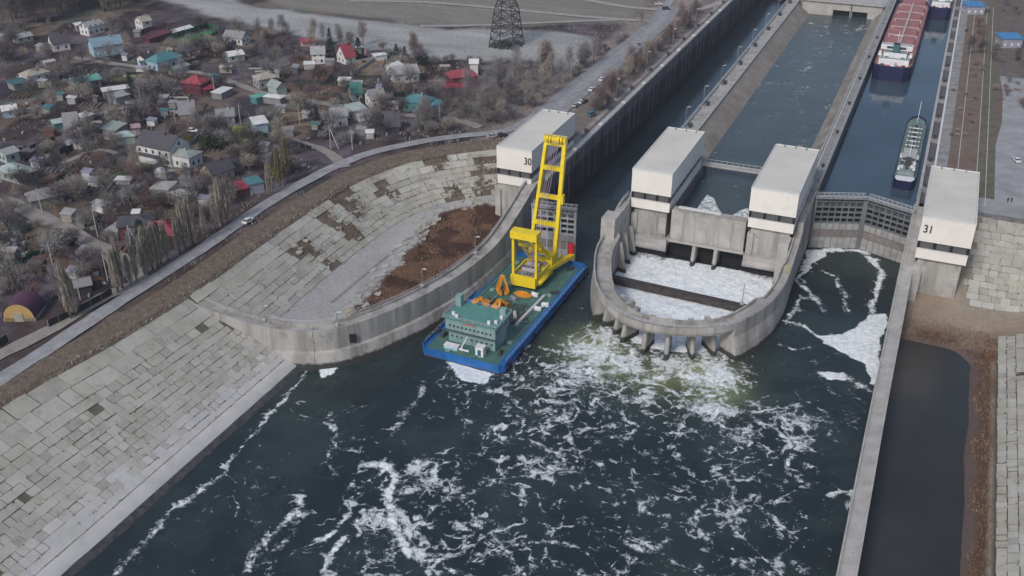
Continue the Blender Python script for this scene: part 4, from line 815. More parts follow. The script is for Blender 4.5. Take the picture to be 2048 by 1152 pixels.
# ================================================================ RAILINGS, LAMPS, BOLLARDS
def railing(label, pts, h=1.1, step=2.5, m_=rail_m, th=.09):
    pts = resample([tuple(p) for p in pts], step); mb = MB()
    for a, b in zip(pts, pts[1:]):
        for q in (h, h * .55): mb.bar((a[0], a[1], a[2] + q), (b[0], b[1], b[2] + q), th)
        mb.bar((a[0], a[1], a[2]), (a[0], a[1], a[2] + h), th)
    return tag(mb.build('railing', m_), label, 'railing')
railing('light steel railing along the outer edge of the round basin wall', [(p[0] - n[0] * .25, p[1] - n[1] * .25, p[2] + .9) for p, n in list(zip(RING, nr_))[:-6]], 1.0)
ngw = normals(GW); railing('light railing along the top of the curved left guide wall', [(p[0] - n[0] * 4.3, p[1] - n[1] * 4.3, p[2] + .9) for p, n in list(zip(GW, ngw))[8:]], 1.0)
railing('railing on the water side of the pier beside the left chamber', [(-86.9, 340, .9), (-86.9, 500, .9), (-86.9, 640, .9)], 1.0, 4); railing('rusty brown railing along the quay edge of the left chamber', [(-119.6, 345, 0), (-119.6, 500, 0), (-119.6, 690, 0)], 1.2, 3, mat('rust_rail', (.14, .09, .075), .8), .14)
railing('low railing along the quay edge beside the ship chamber', [(-29.6, 345, .25), (-29.6, 480, .25), (-29.6, 600, .25)], 1.0, 5)
railing('pale railing along the canal pier above the reddish bank', [(-33.2, 345, 0), (-33.2, 480, 0), (-33.2, 640, 0)], 1.1, 4); railing('white railing beside gatehouse 31 along the lock wall', [(2.7, 296, -5), (2.7, 322, .2), (2.7, 345, .2)], 1.1, 3)
lampm = MB(); lampm.bar((0, 0, 0), (0, 0, 9), .22, n=6); lamp_pole = lampm.mesh('pole', grey_steel); lamp_arm = MB().bar((0, 0, 9), (.9, 0, 9.3), .12).box(.6, 1.5, -.18, .18, 9.2, 9.4).mesh('lamp_head', trim_w); lamp_foot = MB().box(-.5, .5, -.5, .5, 0, .6).mesh('foot', concrete_lt)
def lamp(x, y, z, label, grp, sc=1.0):
    t = thing('lamp_post', label, 'lamp post', (x, y, z), 0, grp); inst('pole', lamp_pole, t, scale=(1, 1, sc)); inst('lamp_head', lamp_arm, t, (0, 0, 9 * (sc - 1))); inst('foot', lamp_foot, t)
ordn = ['nearest', 'second', 'third', 'fourth', 'fifth', 'sixth', 'seventh', 'eighth', 'ninth', 'tenth']
for i, y in enumerate((371, 400, 432, 465, 499, 534, 568, 600)): lamp(-86.1, y, .0, '%s grey lamp post on the pier between left chamber and canal, counted from the gatehouse' % ordn[i], 'lamp posts on the pier')
for i, (y) in enumerate((395, 440, 485, 530, 575)): lamp(-122.5, y, .0, '%s slim lamp post on the quay beside the left chamber, counted from gatehouse 30' % ordn[i], 'lamp posts on the left quay')
for (px, py, z, sc, lb) in [(845, 572, -7, .62, 'slim mast on the curved guide wall beside the reddish sand, nearer the barge stern'), (951, 506, -7, .62, 'slim mast on the curved guide wall beside the reddish sand, nearer gatehouse 30'), (530, 640, -7, .5, 'short mast on the far left end of the curved guide wall'), (1484, 608, -8, .75, 'slim mast standing on the front of the round basin wall'), (1265, 385, 0, .45, 'short mast at the corner of the left middle gatehouse'), (675, 650, -7, .45, 'short mast on the curved guide wall near the dark recess')]:
    x, y = XY(px, py, z); lamp(x, y, z, lb, None, sc)
bol = MB().bar((0, 0, 0), (0, 0, .9), 1.1, n=8).bar((0, 0, .9), (0, 0, 1.3), 1.6, n=8).mesh('bollard', dark_steel)
def bollard(x, y, z, label, grp, s=1.0):
    o = inst('bollard', bol, None, (x, y, z), 0, (s, s, s)); tag(o, label, 'bollard', grp)
for i, y in enumerate((374, 403, 435, 468, 502, 537, 571, 603)): bollard(-84.9, y, 0, '%s dark bollard on the pier between left chamber and canal' % ordn[i], 'bollards on the pier', 1.3)
for i in range(10): bollard(-120.6, 352 + i * 29.5, 0, '%s dark bollard along the left chamber quay, counted from gatehouse 30' % ordn[i], 'bollards on the left quay', 1.15)
for i in range(6): bollard(-30.6, 352 + i * 38, .0, '%s dark bollard on the ship chamber pier, counted from the gates' % ordn[i], 'bollards on the ship chamber pier', .9)
for i in range(7): bollard(4.6, 347 + i * 26, .05, '%s dark bollard beside the right chamber wall, counted from gatehouse 31' % ordn[i], 'bollards on the right wall', 1.0)
lad = MB()
for x in (0, .7): lad.bar((x, 0, 0), (x, 0, 3.2), .16)
for z in np.arange(.4, 3.2, .5): lad.bar((0, 0, z), (.7, 0, z), .1)
yl = mat('yellow_stair', (.45, .36, .10), .7)
for (px, py, z, lb) in [(696, 635, -7.6, 'small yellowish steel ladder frame on the curved guide wall'), (1570, 548, -7.6, 'yellowish steel ladder at the right of the round basin wall')]:
    x, y = XY(px, py, z); tag(lad.build('ladder', yl, None, loc=(x, y, z)), lb, 'ladder')
# ================================================================ FLOATING CRANE
BY0, BY1 = 209.5, 275.8
bt = thing('crane_barge', 'blue hulled barge with green deck and grey green deckhouse', 'barge', (-105.3, 242.6, ZW), math.radians(-1.2)); hb = 12.9; hl = 33.2
def hull_poly(s, b=0): return [(-hb * s, -hl + 1.5), (-hb * s + 1.2, -hl), (hb * s - 1.2, -hl), (hb * s, -hl + 1.5), (hb * s, hl - 2), (hb * s - 2, hl), (-hb * s + 2, hl), (-hb * s, hl - 2)]
MB().prism(hull_poly(.99), -.8, .35).build('boot_stripe', antifoul, bt); MB().prism(hull_poly(1), .35, 2.1).build('hull', blue_hull, bt)
MB().prism([(x * .985, y * .995) for x, y in hull_poly(1)], 2.1, 2.16).build('deck', green_deck, bt)
bw = MB(); hp = hull_poly(.995)
for i in range(8):
    a, b = hp[i], hp[(i + 1) % 8]; bw.bar((a[0], a[1], 2.5), (b[0], b[1], 2.5), .25, .9)
bw.build('bulwark', blue_hull, bt)
fe = MB()
for s in (-1, 1):
    fe.bar((s * hb * 1.0, -hl + 2, 1.2), (s * hb * 1.0, hl - 3, 1.2), .35, .45)
fe.build('rubbing_strake', mat('strake_blue', (.02, .15, .42), .5), bt)
MB().box(hb * .985 - 2.0, hb * .985, -hl + 1.6, hl - 2, 2.16, 2.2).build('side_walkway', blue_hull, bt); MB().box(-hb * .985, -hb * .985 + 1.2, -hl + 1.6, hl - 2, 2.16, 2.2).build('side_walkway', blue_hull, bt); MB().box(-hb * .98, hb * .98, hl - 2.6, hl - .2, 2.17, 2.215).build('end_walkway', blue_hull, bt)
for i, y in enumerate(np.arange(-30, 30, 8.5)):
    o = MB().box(hb + .15, hb + .5, y, y + 1.4, .3, 1.8).build('fender', rubber, bt)
# deckhouse (local coordinates: world minus barge origin)
def LB(x, y, z): return (x + 105.3, y - 242.6, z - ZW)
hx0, hx1, hy0, hy1 = -7.6, 7.4, -27.2, -18.2; dz = 2.16
MB().box(hx0 + .2, hx1 - .2, hy0 + 1.2, hy1, dz, dz + 4.4).build('lower_housing', green_house, bt)
up = MB().box(hx0 - .2, hx1 + .4, hy0 + .1, hy1 + .4, dz + 4.4, dz + 8.2).build('upper_housing', green_house, bt)
MB().box(hx0 - .8, hx1 + 1.0, hy0 - .5, hy1 + 1.0, dz + 8.2, dz + 8.4).build('roof_deck', mat('house_roof', (.10, .27, .23), .7, (.07, .2, .175), .4), bt)
MB().box(hx0 - .5, hx1 + .7, hy0 - .3, hy0 - .05, dz + 4.3, dz + 4.6).build('eyebrow', dark_steel, bt)
for r0, zz, n_, y_ in ((0, 5.6, 11, hy0 + .05), (0, 1.6, 9, hy0 + 1.15)):
    for i in range(n_): MB().box(hx0 + 1 + i * (14 / n_), hx0 + 1.5 + i * (14 / n_), y_ - .05, y_ + .02, dz + zz, dz + zz + .6).build('porthole', black_m, bt)
for i in range(7): MB().box(-2.2 + i * .55, -1.85 + i * .55, hy0 + .02, hy0 + .08, dz + 7.2, dz + 7.55).build('lettering', red_p, bt)
for i in range(5): MB().box(hx1 + .38, hx1 + .46, hy0 + 1 + i * 1.6, hy0 + 1.5 + i * 1.6, dz + 5.9, dz + 6.6).build('porthole', black_m, bt)
rl = MB()
c4 = [(hx0 - .7, hy0 - .4), (hx1 + .9, hy0 - .4), (hx1 + .9, hy1 + .9), (hx0 - .7, hy1 + .9)]
for i in range(4):
    a, b = c4[i], c4[(i + 1) % 4]
    for q in (1.0, .5): rl.bar((*a, dz + 8.4 + q), (*b, dz + 8.4 + q), .07)
    for k in np.linspace(0, 1, 8)[:-1]: rl.bar((a[0] + (b[0] - a[0]) * k, a[1] + (b[1] - a[1]) * k, dz + 8.4), (a[0] + (b[0] - a[0]) * k, a[1] + (b[1] - a[1]) * k, dz + 9.4), .07)
rl.build('railing', rail_m, bt)
MB().box(-7.9, -6.2, -20.5, -18.6, dz + 8.4, dz + 11.8).build('funnel', green_house, bt); MB().box(5.8, 7.6, -20, -18.3, dz + 8.4, dz + 10.3).build('vent_box', green_house, bt)
MB().bar((-7.2, -24, dz + 8.4), (-7.2, -24, dz + 15), .18, n=6).build('mast', grey_steel, bt)
for x, y in ((-6.5, -25.5), (-5, -26.5), (4.8, -26), (6.5, -25), (6.8, -22)): MB().box(x, x + .9, y, y + .5, dz + 8.4, dz + 9.4).build('deck_fitting', ship_white, bt)
for i, (x, y) in enumerate([(-8, -14), (-8.5, -4), (-9, 6), (-9, 16), (-9.5, 26), (-3, 28), (4, 28), (9, 20), (8.6, 10), (9, 27), (-5, -31), (3, -31), (9, -20)]): MB().box(x - .7, x + .7, y - .7, y + .7, 2.16, 2.5).build('deck_hatch', [green_house, green_deck][i % 2], bt)
for x, c_ in ((-10.4, green_house), (9.9, green_house), (-6.0, rail_m)): MB().bar((x, -16, 2.4), (x, 29, 2.4), .22, n=6).build('deck_pipe', c_, bt)
hp_line = MB()
for j in range(7):
    a0 = (-6 + 2.2 * j, -12 + 1.1 * j); q0 = a0
    for k in range(9): q1 = (q0[0] + math.cos(j + k * .8) * 1.1, q0[1] + math.sin(j * 1.7 + k * .6) * 1.1); hp_line.bar((*q0, 2.28), (*q1, 2.28), .14); q0 = q1
o = hp_line.build('hose', rubber, bt)
st_ = MB()
for s in (-1, 1):
    for y in np.arange(-hl + 3, hl - 3, 2.2): st_.bar((s * hb * .985, y, 2.9), (s * hb * .985, y, 3.7), .07)
    st_.bar((s * hb * .985, -hl + 3, 3.7), (s * hb * .985, hl - 4, 3.7), .06)
st_.build('side_rail', rail_m, bt)
# deck gear
def gear(name, m_, x0, x1, y0, y1, h, lb, cat='deck gear'):
    o = MB().box(-(x1 - x0) / 2, (x1 - x0) / 2, -(y1 - y0) / 2, (y1 - y0) / 2, 0, h)
    o = o.build(name, m_, None, loc=(-105.3 + (x0 + x1) / 2, 242.6 + (y0 + y1) / 2, ZW + dz)); return tag(o, lb, cat)
g1 = thing('deck_locker', 'tall pale grey locker at the stern of the barge', 'locker', (-101.6, 213.2, ZW + dz)); MB().box(-1.2, 1.2, -1, 1, 0, 2.9).build('locker_body', ship_white, g1); MB().box(-1.3, 1.3, -1.1, 1.1, 2.9, 3.0).build('lid', trim_w, g1); MB().box(-.5, .5, -1.05, -1, .2, 2.2).build('door', mat('door_blue', (.03, .1, .2), .6), g1)
g1 = thing('deck_container', 'low pale blue box beside the anchor crane at the barge stern', 'box', (-110.6, 213.2, ZW + dz)); MB().box(-2.1, 2.1, -.9, .9, 0, 1.1).build('box_body', mat('pale_blue', (.35, .52, .6), .6), g1); MB().box(-2.2, 2.2, -1, 1, 1.1, 1.2).build('lid', ship_white, g1)
g1 = thing('davit', 'small white davit crane lying in front of the deckhouse', 'davit', (-107.5, 213.2, ZW + dz)); MB().bar((0, 0, 0), (0, 0, 1.4), .6, n=8).build('post', ship_white, g1); MB().bar((0, 0, 1.3), (1.6, .6, 4.6), .3).build('arm', ship_white, g1); MB().bar((-2, 0, .4), (2.4, -.3, .5), .4).build('foot_beam', ship_white, g1)
g1 = thing('crane_track', 'long pale steel beam lying along the right side of the barge deck', 'beam', (-97.2, 241, ZW + dz)); MB().bar((-1.4, -9.5, .5), (-.2, 10, .5), .8, .9).build('beam', mat('pale_beam', (.45, .47, .45), .7), g1); MB().bar((-2.0, -8, .3), (-1.9, -1, .3), .9, .5).build('red_strip', antifoul, g1)
for i, (px, py, c_, lb) in enumerate([(1076, 620, ship_white, 'white winch unit by the right bulwark of the barge'), (1090, 612, ship_white, 'white capstan beyond the winch on the barge'), (1108, 588, dark_steel, 'dark winch beside the right bulwark of the barge'), (1140, 540, dark_steel, 'dark mooring winch at the far right corner of the barge'), (875, 665, dark_steel, 'dark mooring winch left of the deckhouse'), (888, 672, dark_steel, 'second dark winch close to the left of the deckhouse'), (1000, 688 + 20, dark_steel, 'dark winch at the stern corner beside the locker'), (1030, 632, rail_m, 'grey capstan beside the deckhouse right wall'), (925, 600, ship_white, 'white covered inflatable boat behind the deckhouse'), (1028, 600, grey_steel, 'grey ventilator near the scrap heap'), (1070, 592, ship_white, 'white pipe frame behind the pale beam')]):
    x, y = XY(px, py, ZW + dz); t = thing('winch' if 'winch' in lb else 'deck_fitting', lb, 'deck gear', (x, y, ZW + dz), .3 * i)
    MB().bar((-.9, 0, .7), (.9, 0, .7), 1.0, n=10).build('drum', c_, t); MB().box(-1.1, 1.1, -.5, .5, 0, .4).build('bed', c_, t); MB().box(-1.1, -.85, -.4, .4, .4, 1.2).build('cheek', c_, t); MB().box(.85, 1.1, -.4, .4, .4, 1.2).build('cheek', c_, t)
jk = MB(); R = random.Random(9)
for i in range(220):
    x, y = -105.3 + R.uniform(-7, 5.5), 242.6 + R.uniform(-11, 1.5); a = R.random() * 6.3; l = R.uniform(.2, 1.0)
    jk.bar((x, y, ZW + dz + R.uniform(.05, .3)), (x + l * math.cos(a), y + l * math.sin(a), ZW + dz + R.uniform(.1, .7)), R.uniform(.12, .4))
tag(jk.build('scrap_heap', mat('dark_scrap', (.07, .06, .055), .9, (.03, .03, .03), 2, spots=2, spotcol=(.22, .2, .19))), 'dark heap of chains and scrap on the green barge deck', 'scrap', kind='stuff')
# orange grabs
def grab(px, py, label, h, opened, rz_):
    x, y = XY(px, py, ZW + dz); t = thing('clamshell_grab', label, 'grab', (x, y, ZW + dz), rz_)
    for s in (-1, 1):
        k = s * (1.0 if opened else .15); mb = MB(); n = 8
        prof = [(s * .1, .9)] + [(s * (.3 + 1.5 * math.sin(a)), 1.7 - 1.6 * math.cos(a) * (1)) for a in np.linspace(.1, 1.4, n)] + [(s * .4, 2.0)]
        q = len(prof); vs = [(a + k, -1.3, b) for a, b in prof] + [(a + k, 1.3, b) for a, b in prof]
        mb.add(vs, [tuple(range(q)), tuple(range(q, 2 * q))[::-1]] + [(i, (i + 1) % q, q + (i + 1) % q, q + i) for i in range(q)]); mb.build('jaw', orange, t)
        for yy in (-1.1, 1.1): MB().bar((s * 1.6, yy, 1.5), (s * .35, yy * .4, h), .7, .5).build('arm', orange, t)
    MB().box(-.6, .6, -.7, .7, h - .3, h + .5).build('head_block', orange, t)
    MB().box(-.5, .5, -1.2, 1.2, 1.8, 2.3).build('cross_head', mat('grab_dark', (.12, .06, .03), .7), t)
    return t
grab(1005, 588, 'tall orange clamshell grab standing upright on the barge deck', 6.0, False, .6); grab(1000, 618, 'orange grab bucket lying just behind the deckhouse', 2.8, True, 1.2)
grab(962, 612, 'smaller orange grab near the left rail behind the deckhouse', 2.4, True, .2)
x, y = XY(1046, 592, ZW + dz); t = thing('grab_shell', 'flat orange grab half lying open in front of the crane', 'grab', (x, y, ZW + dz))
MB().prism([(2.6 * math.cos(a), 1.2 * math.sin(a)) for a in np.linspace(0, 2 * PI, 16)[:-1]], .1, .9).build('shell', orange, t); MB().prism([(1.9 * math.cos(a), .8 * math.sin(a)) for a in np.linspace(0, 2 * PI, 16)[:-1]], .9, 1.3).build('rim', orange, t); MB().bar((-2.9, 0, .5), (2.9, 0, .5), .4).build('hinge_bar', orange, t)
# slewing crane
ck = thing('deck_crane', 'tall bright yellow slewing crane on the barge deck', 'crane', (-104.6, 259.5, ZW + dz)); zz = ZW + dz
def KB(n, m_, a, b, c, d, e, f): return MB().box(a, b, c, d, e, f).build(n, m_, ck)
MB().bar((0, 2, 0), (0, 2, 2.0), 7, n=20).build('pedestal', dark_steel, ck)
body = [(-4.6, -6.2), (-3.2, -7.6), (2.2, -7.6), (3.8, -6.0), (4.2, 8.2), (2.0, 9.4), (-3.0, 9.4), (-4.6, 8)]
MB().prism(body, 1.9, 4.2).build('slewing_platform', yellow, ck)
MB().box(-4.7, 3.6, -7.7, -6.6, 1.6, 5.0).build('counterweight', yellow, ck)
MB().bar((3.7, -5.5, 2.6), (4.4, 3.5, 2.6), 2.0, n=12).build('side_tank', yellow, ck, smooth=True)
MB().box(-4.5, -4.1, -6.6, 4, 4.2, 5.1).build('bulwark', yellow, ck); MB().box(3.4, 3.8, -6.6, 4, 4.2, 5.1).build('bulwark', yellow, ck)
mc = MB()
for i in range(60): x, y = R.uniform(-3.6, 3), R.uniform(-6, 4); s = R.uniform(.2, .7); mc.box(x - s, x + s, y - s, y + s, 4.2, 4.3 + R.uniform(.3, 1.2), R.random() * 3, (x, y))
mc.build('machinery', mat('grey_machinery', (.26, .25, .27), .7, (.1, .1, .11), 1.5), ck)
for yy in (-3.5, .5): MB().bar((-2.4, yy, 5.4), (1.8, yy, 5.4), 1.7, n=14).build('rope_drum', mat('rope_drum', (.3, .28, .32), .7), ck)
KB('cab', yellow, 2.4, 4.4, 4.5, 8.4, 4.2, 7.0); KB('cab_window', glass_m, 2.6, 4.2, 8.4, 8.5, 5.0, 6.6)
# A-frame
MB().box(-4.7, 4.0, -8.0, -4.6, 17.8, 20.2).build('a_frame_head', yellow, ck)
for s in (-4.2, 3.4):
    MB().bar((s, -6.5, 18.8), (s, -6.3, 4.0), .75, .9).build('a_frame_leg', yellow, ck); MB().bar((s * .9, -6.3, 18.8), (s * .9 + .2, 6.4, 4.2), .75, .8).build('a_frame_leg', yellow, ck)
MB().bar((-4.2, -1.8, 13.2), (3.4, -1.8, 13.2), .8, 1.2).build('a_frame_tie', yellow, ck); MB().bar((-4.2, 2.2, 9.2), (3.4, 2.2, 9.2), .6).build('a_frame_tie', yellow, ck)
for s in (-1.6, -.6, .6): MB().bar((s, -6.5, 19.2), (s, 1.2, 5), .25).build('stay_rope', mat('rope_grey', (.4, .38, .4), .7), ck)
# boom: foot -> tip
f0 = Vector((-.4, 8.0, 5.0)); t0 = Vector((.5, 15.8, 42.2)); ax = (t0 - f0).normalized(); side = Vector((1, 0, 0)); dep = ax.cross(side).normalized()
for s in (-1, 1):
    wf, wt = 4.3, 3.05
    a = f0 + side * s * wf; b = t0 + side * s * wt
    for dd, wd in ((-.1, .95), (1.5, .5)):
        MB().bar(a + dep * dd, b + dep * dd, wd * (1.25 if s > 0 and dd < 0 else 1), .9).build('boom_chord', yellow, ck)
    lc = MB()
    for i in range(10): lc.bar(a.lerp(b, i / 10) + dep * (0 if i % 2 else 1.5), a.lerp(b, (i + 1) / 10) + dep * (1.5 if i % 2 else 0), .22)
    lc.build('boom_lacing', yellow, ck)
for k in (.04, .29, .52, .76, .965):
    p = f0.lerp(t0, k); wv = 4.3 + (3.05 - 4.3) * k; MB().bar(p - side * wv, p + side * wv, 1.1, 1.3).build('boom_cross_beam', yellow, ck)
MB().box(t0.x - 3.6, t0.x + 3.6, t0.y - 1.1, t0.y + 1.1, t0.z - .4, t0.z + 1.0).build('boom_head', yellow, ck)
for s in (-2.2, -1.4, 1.4, 2.3): MB().bar((t0.x + s - .25, t0.y - .8, t0.z + .2), (t0.x + s + .25, t0.y - .8, t0.z + .2), 2.4, n=14).build('sheave', yellow, ck)
for s in (-.9, -.3, .5, 1.2): MB().bar((t0.x + s, t0.y - .6, t0.z), (s * .8, -1, 6), .14).build('hoist_rope', mat('rope_purple', (.25, .19, .24), .8), ck)
MB().bar((t0.x - 3.9, t0.y, t0.z + 1.0), (t0.x - 3.9, t0.y, t0.z - 8), .08).build('cable', dark_steel, ck)
fr = MB().bar(t0 + Vector((-3.8, -1, -1)), t0 + Vector((3.9, -1, -1)), .1).bar(t0 + Vector((-3.9, -1, 1.6)), t0 + Vector((3.9, -1, 1.6)), .1)
for q in np.linspace(-3.9, 3.9, 6): fr.bar(t0 + Vector((q, -1, -1)), t0 + Vector((q, -1, 1.6)), .08)
fr.build('head_platform_rail', rail_m, ck)
p_ = f0.lerp(t0, .55); MB().box(p_.x + 3.6, p_.x + 4.9, p_.y - .8, p_.y + .8, p_.z - 3, p_.z).build('rope_guide', yellow, ck)
MB().box(3.2, 5.6, 9.0, 10.4, 2.0, 3.0).build('side_arm', yellow, ck); MB().bar((3.6, 3, 3.4), (7.2, 16.2, 3.0), 1.6, 1.2).build('side_arm', yellow, ck); MB().bar((3.4, 6, 2.2), (3.6, 15.5, 2.6), .6).build('side_arm', yellow, ck)
MB().bar((6.4, 16.6, 3.4), (6.4, 16.6, 6.6), 2.3, n=14).build('red_float', red_p, ck, smooth=False)
# barge foam is part of the water; ropes
# ================================================================ SHIPS
def mat_once(n, c): return cm(n, c)
MATS = {}
def cm(name, c, r=.75):
    if name not in MATS: MATS[name] = plain(name, c, r)
    return MATS[name]
def ship(name, label, x0, x1, y0, y1, zd, m_deck, hullm, hatch=True, house=True, zw=ZU, green=False):
    W_ = (x1 - x0) / 2; L_ = y1 - y0; t = thing(name, label, 'ship', ((x0 + x1) / 2, y0, zw)); h = zd - zw
    hull = [(-W_ * .62, 0), (W_ * .62, 0), (W_ * .9, 2.0), (W_, 6), (W_, L_ * .86), (W_ * .7, L_ * .95), (0, L_), (-W_ * .7, L_ * .95), (-W_, L_ * .86), (-W_, 6), (-W_ * .9, 2.0)]
    MB().prism([(x * .97, y) for x, y in hull], -1, .12).build('boot_stripe', antifoul, t); MB().prism(hull, .12, h).build('hull', hullm, t); MB().prism([(x * .97, y * .995 + .2) for x, y in hull], h, h + .1).build('deck', m_deck, t)
    bw_ = MB(); n = len(hull)
    for i in range(n): a, b = hull[i], hull[(i + 1) % n]; bw_.bar((a[0], a[1], h + .4), (b[0], b[1], h + .4), .2, .8)
    bw_.build('bulwark', hullm, t)
    if not green:
        y = 24
        while y < L_ * .84:
            MB().box(-W_ * .72, W_ * .72, y, y + 15, h + .1, h + 1.5).build('hatch_cover', m_deck, t); MB().box(-W_ * .8, W_ * .8, y + 15.4, y + 16.2, h + .1, h + 1.7).build('hatch_rail', mat_once('hatch_rail', (.5, .42, .41)), t); y += 17.5
        MB().box(-.45, .45, 24, L_ * .85, h + 1.5, h + 2.3).build('gangway', mat('gangway', (.4, .38, .36), .7), t)
        MB().box(-W_ * .78, W_ * .78, 5, 17, h, h + 2.8).build('deckhouse', ship_white, t); MB().box(-W_ * .76, W_ * .76, 5.2, 16.8, h + 2.8, h + 2.86).build('house_deck', mat_once('house_deck_grey', (.20, .25, .26)), t); MB().box(-W_ * .58, W_ * .58, 7.2, 12.3, h + 5.2, h + 5.26).build('house_deck', mat_once('house_deck_grey', (.20, .25, .26)), t); MB().box(-W_ * .8, W_ * .8, 12.7, 16.3, h + 7.4, h + 7.46).build('wheelhouse_roof', mat_once('wheelhouse_grey', (.42, .43, .42)), t); MB().box(-W_ * .6, W_ * .6, 7, 16, h + 2.8, h + 5.2).build('deckhouse_upper', ship_white, t); MB().box(-W_ * .82, W_ * .82, 12.5, 16.5, h + 5.2, h + 7.4).build('wheelhouse', ship_white, t)
        MB().box(-W_ * .75, W_ * .75, 16.5, 16.6, h + 5.7, h + 6.8).build('window', glass_m, t); MB().box(-W_ * .5, W_ * .5, 12.4, 12.5, h + 5.7, h + 6.8).build('window', glass_m, t)
        MB().box(-1.4, 1.4, 7.5, 11, h + 5.2, h + 9).build('funnel', mat('funnel_teal', (.05, .12, .14), .6), t); MB().box(-1.2, 1.2, 7.7, 10.8, h + 9, h + 9.1).build('funnel_top', black_m, t)
        for s in (-1, 1):
            MB().bar((s * W_ * .8, 9, h + 3.6), (s * W_ * .8, 13.5, h + 3.6), 1.5, n=8).build('lifeboat', mat('lifeboat', (.75, .75, .72), .5), t); MB().bar((s * W_ * .7, 6.5, h), (s * W_ * .7, 6.5, h + 5), .25).build('davit', ship_white, t)
            MB().box(s * W_ * .55 - .7, s * W_ * .55 + .7, 1.8, 3.4, h, h + .9).build('winch', dark_steel, t)
        MB().bar((0, 3, h), (0, 3, h + 2.2), 2.6, n=10).build('stern_gear', ship_white, t); MB().bar((0, 13, h + 7.4), (0, 13, h + 14), .3, n=6).build('mast', ship_white, t); MB().bar((-2, 13, h + 12), (2, 13, h + 12), .2).build('yard', ship_white, t)
        for s in (-1, 1): MB().box(s * W_ * .42 - .9, s * W_ * .42 + .9, 5.5, 9.5, h + 2.8, h + 3.6).build('deck_box', mat('teal_box', (.16, .25, .26), .7), t)
    else:
        lt = mat('pale_green_top', (.42, .50, .47), .7, (.25, .31, .29), 1)
        MB().box(-W_ * .62, W_ * .62, 30, L_ * .82, h + .1, h + 1.3).build('tank_top', mat('tank_top_green', (.22, .28, .26), .7, (.09, .12, .115), .9), t)
        for y in np.arange(31, L_ * .80, 5.2): MB().box(-W_ * .65, W_ * .65, y, y + .3, h + 1.3, h + 1.6).build('deck_frame', ship_white, t); MB().bar((0, y + 2, h + 1.3), (0, y + 2, h + 2.1), 1.3, n=8).build('tank_hatch', dark_steel, t)
        for s in (-.4, .4): MB().bar((s * W_, 30, h + 1.7), (s * W_, L_ * .8, h + 1.7), .25).build('deck_pipe', dark_steel, t)
        MB().box(-W_ * .72, W_ * .72, 5, 26, h, h + 2.2).build('deckhouse', mat('tanker_house', (.28, .34, .33), .7, (.12, .16, .15), 1.0), t); MB().box(-W_ * .6, W_ * .6, 16, 25, h + 2.2, h + 4.2).build('wheelhouse', mat_once('wheelhouse_grey', (.42, .43, .42)), t); MB().box(-W_ * .55, W_ * .55, 15.9, 16, h + 2.8, h + 3.7).build('window', glass_m, t); MB().box(-1, 1, 11.5, 14, h + 2.2, h + 4.8).build('funnel', dark_steel, t)
        for x, y in ((-2.6, 7), (2.4, 8), (-2.8, 20), (2.8, 20)): MB().bar((x, y - 1.4, h + 2.9), (x, y + 1.4, h + 2.9), .9, n=8).build('life_raft', ship_white, t)
        MB().prism([(-W_ * .62, .3), (W_ * .62, .3), (W_ * .85, 2.2), (W_ * .8, 4.5), (-W_ * .8, 4.5), (-W_ * .85, 2.2)], h + .1, h + .9).build('stern_cover', ship_white, t)
        for i, (x, y) in enumerate(((-1.8, 9), (0, 8.5), (1.6, 10.5), (-2, 13.5), (2.2, 14))): MB().box(x - .5, x + .5, y - .6, y + .6, h + 2.2, h + 3).build('deck_fitting', [ship_white, dark_steel][i % 2], t)
        MB().bar((0, L_ * .9, h), (0, L_ * .9, h + 9), .25, n=6).build('mast', ship_white, t); MB().bar((0, 18, h + 4.2), (0, 18, h + 10), .25, n=6).build('mast', ship_white, t)
        tr_ = MB()
        for y in np.arange(6, L_ * .86, 5): 
            for s in (-1, 1): tr_.box(s * W_ - .2, s * W_ + .2, y, y + 1, h - 1, h)
        tr_.build('tyre_fender', rubber, t)
    return t
ship('cargo_ship', 'long red decked cargo ship with blue stern lying by the pier', -27.3, -10.2, 486, 640, 1.2, ship_red, navy_hull); ship('cargo_ship', 'second red decked cargo ship at the far top, stern just in view', -10.5, 1.7, 617, 712, 1.2, ship_red, navy_hull)
ship('tanker', 'small green decked tanker with navy hull nearest the lock gates', -6.6, 1.0, 354, 430, -2.4, ship_green, navy_hull, green=True)
# ================================================================ VILLAGE
C = {'white': (.64, .64, .63), 'offwhite': (.40, .395, .38), 'grey': (.24, .24, .25), 'palegrey': (.32, .33, .33), 'slate': (.075, .07, .085), 'dark': (.05, .047, .055), 'blue': (.19, .29, .37), 'lblue': (.30, .42, .50), 'teal': (.075, .21, .23),
     'turq': (.13, .33, .29), 'green': (.055, .20, .16), 'red': (.30, .055, .075), 'crimson': (.28, .03, .06), 'brick': (.15, .06, .05), 'brown': (.10, .065, .055), 'beige': (.36, .33, .28), 'mint': (.36, .43, .41), 'maroon': (.13, .04, .06), 'pink': (.42, .30, .30),
     'tarp': (.24, .235, .235), 'lav': (.30, .30, .37), 'sage': (.27, .31, .285), 'steelblue': (.12, .2, .32), 'orange': (.45, .30, .12), 'purple': (.09, .035, .07), 'deepteal': (.05, .13, .14), 'brightblue': (.06, .22, .46), 'dkred': (.12, .03, .04)}
def col_m(k): return cm('paint_' + k, C[k])
LM = []
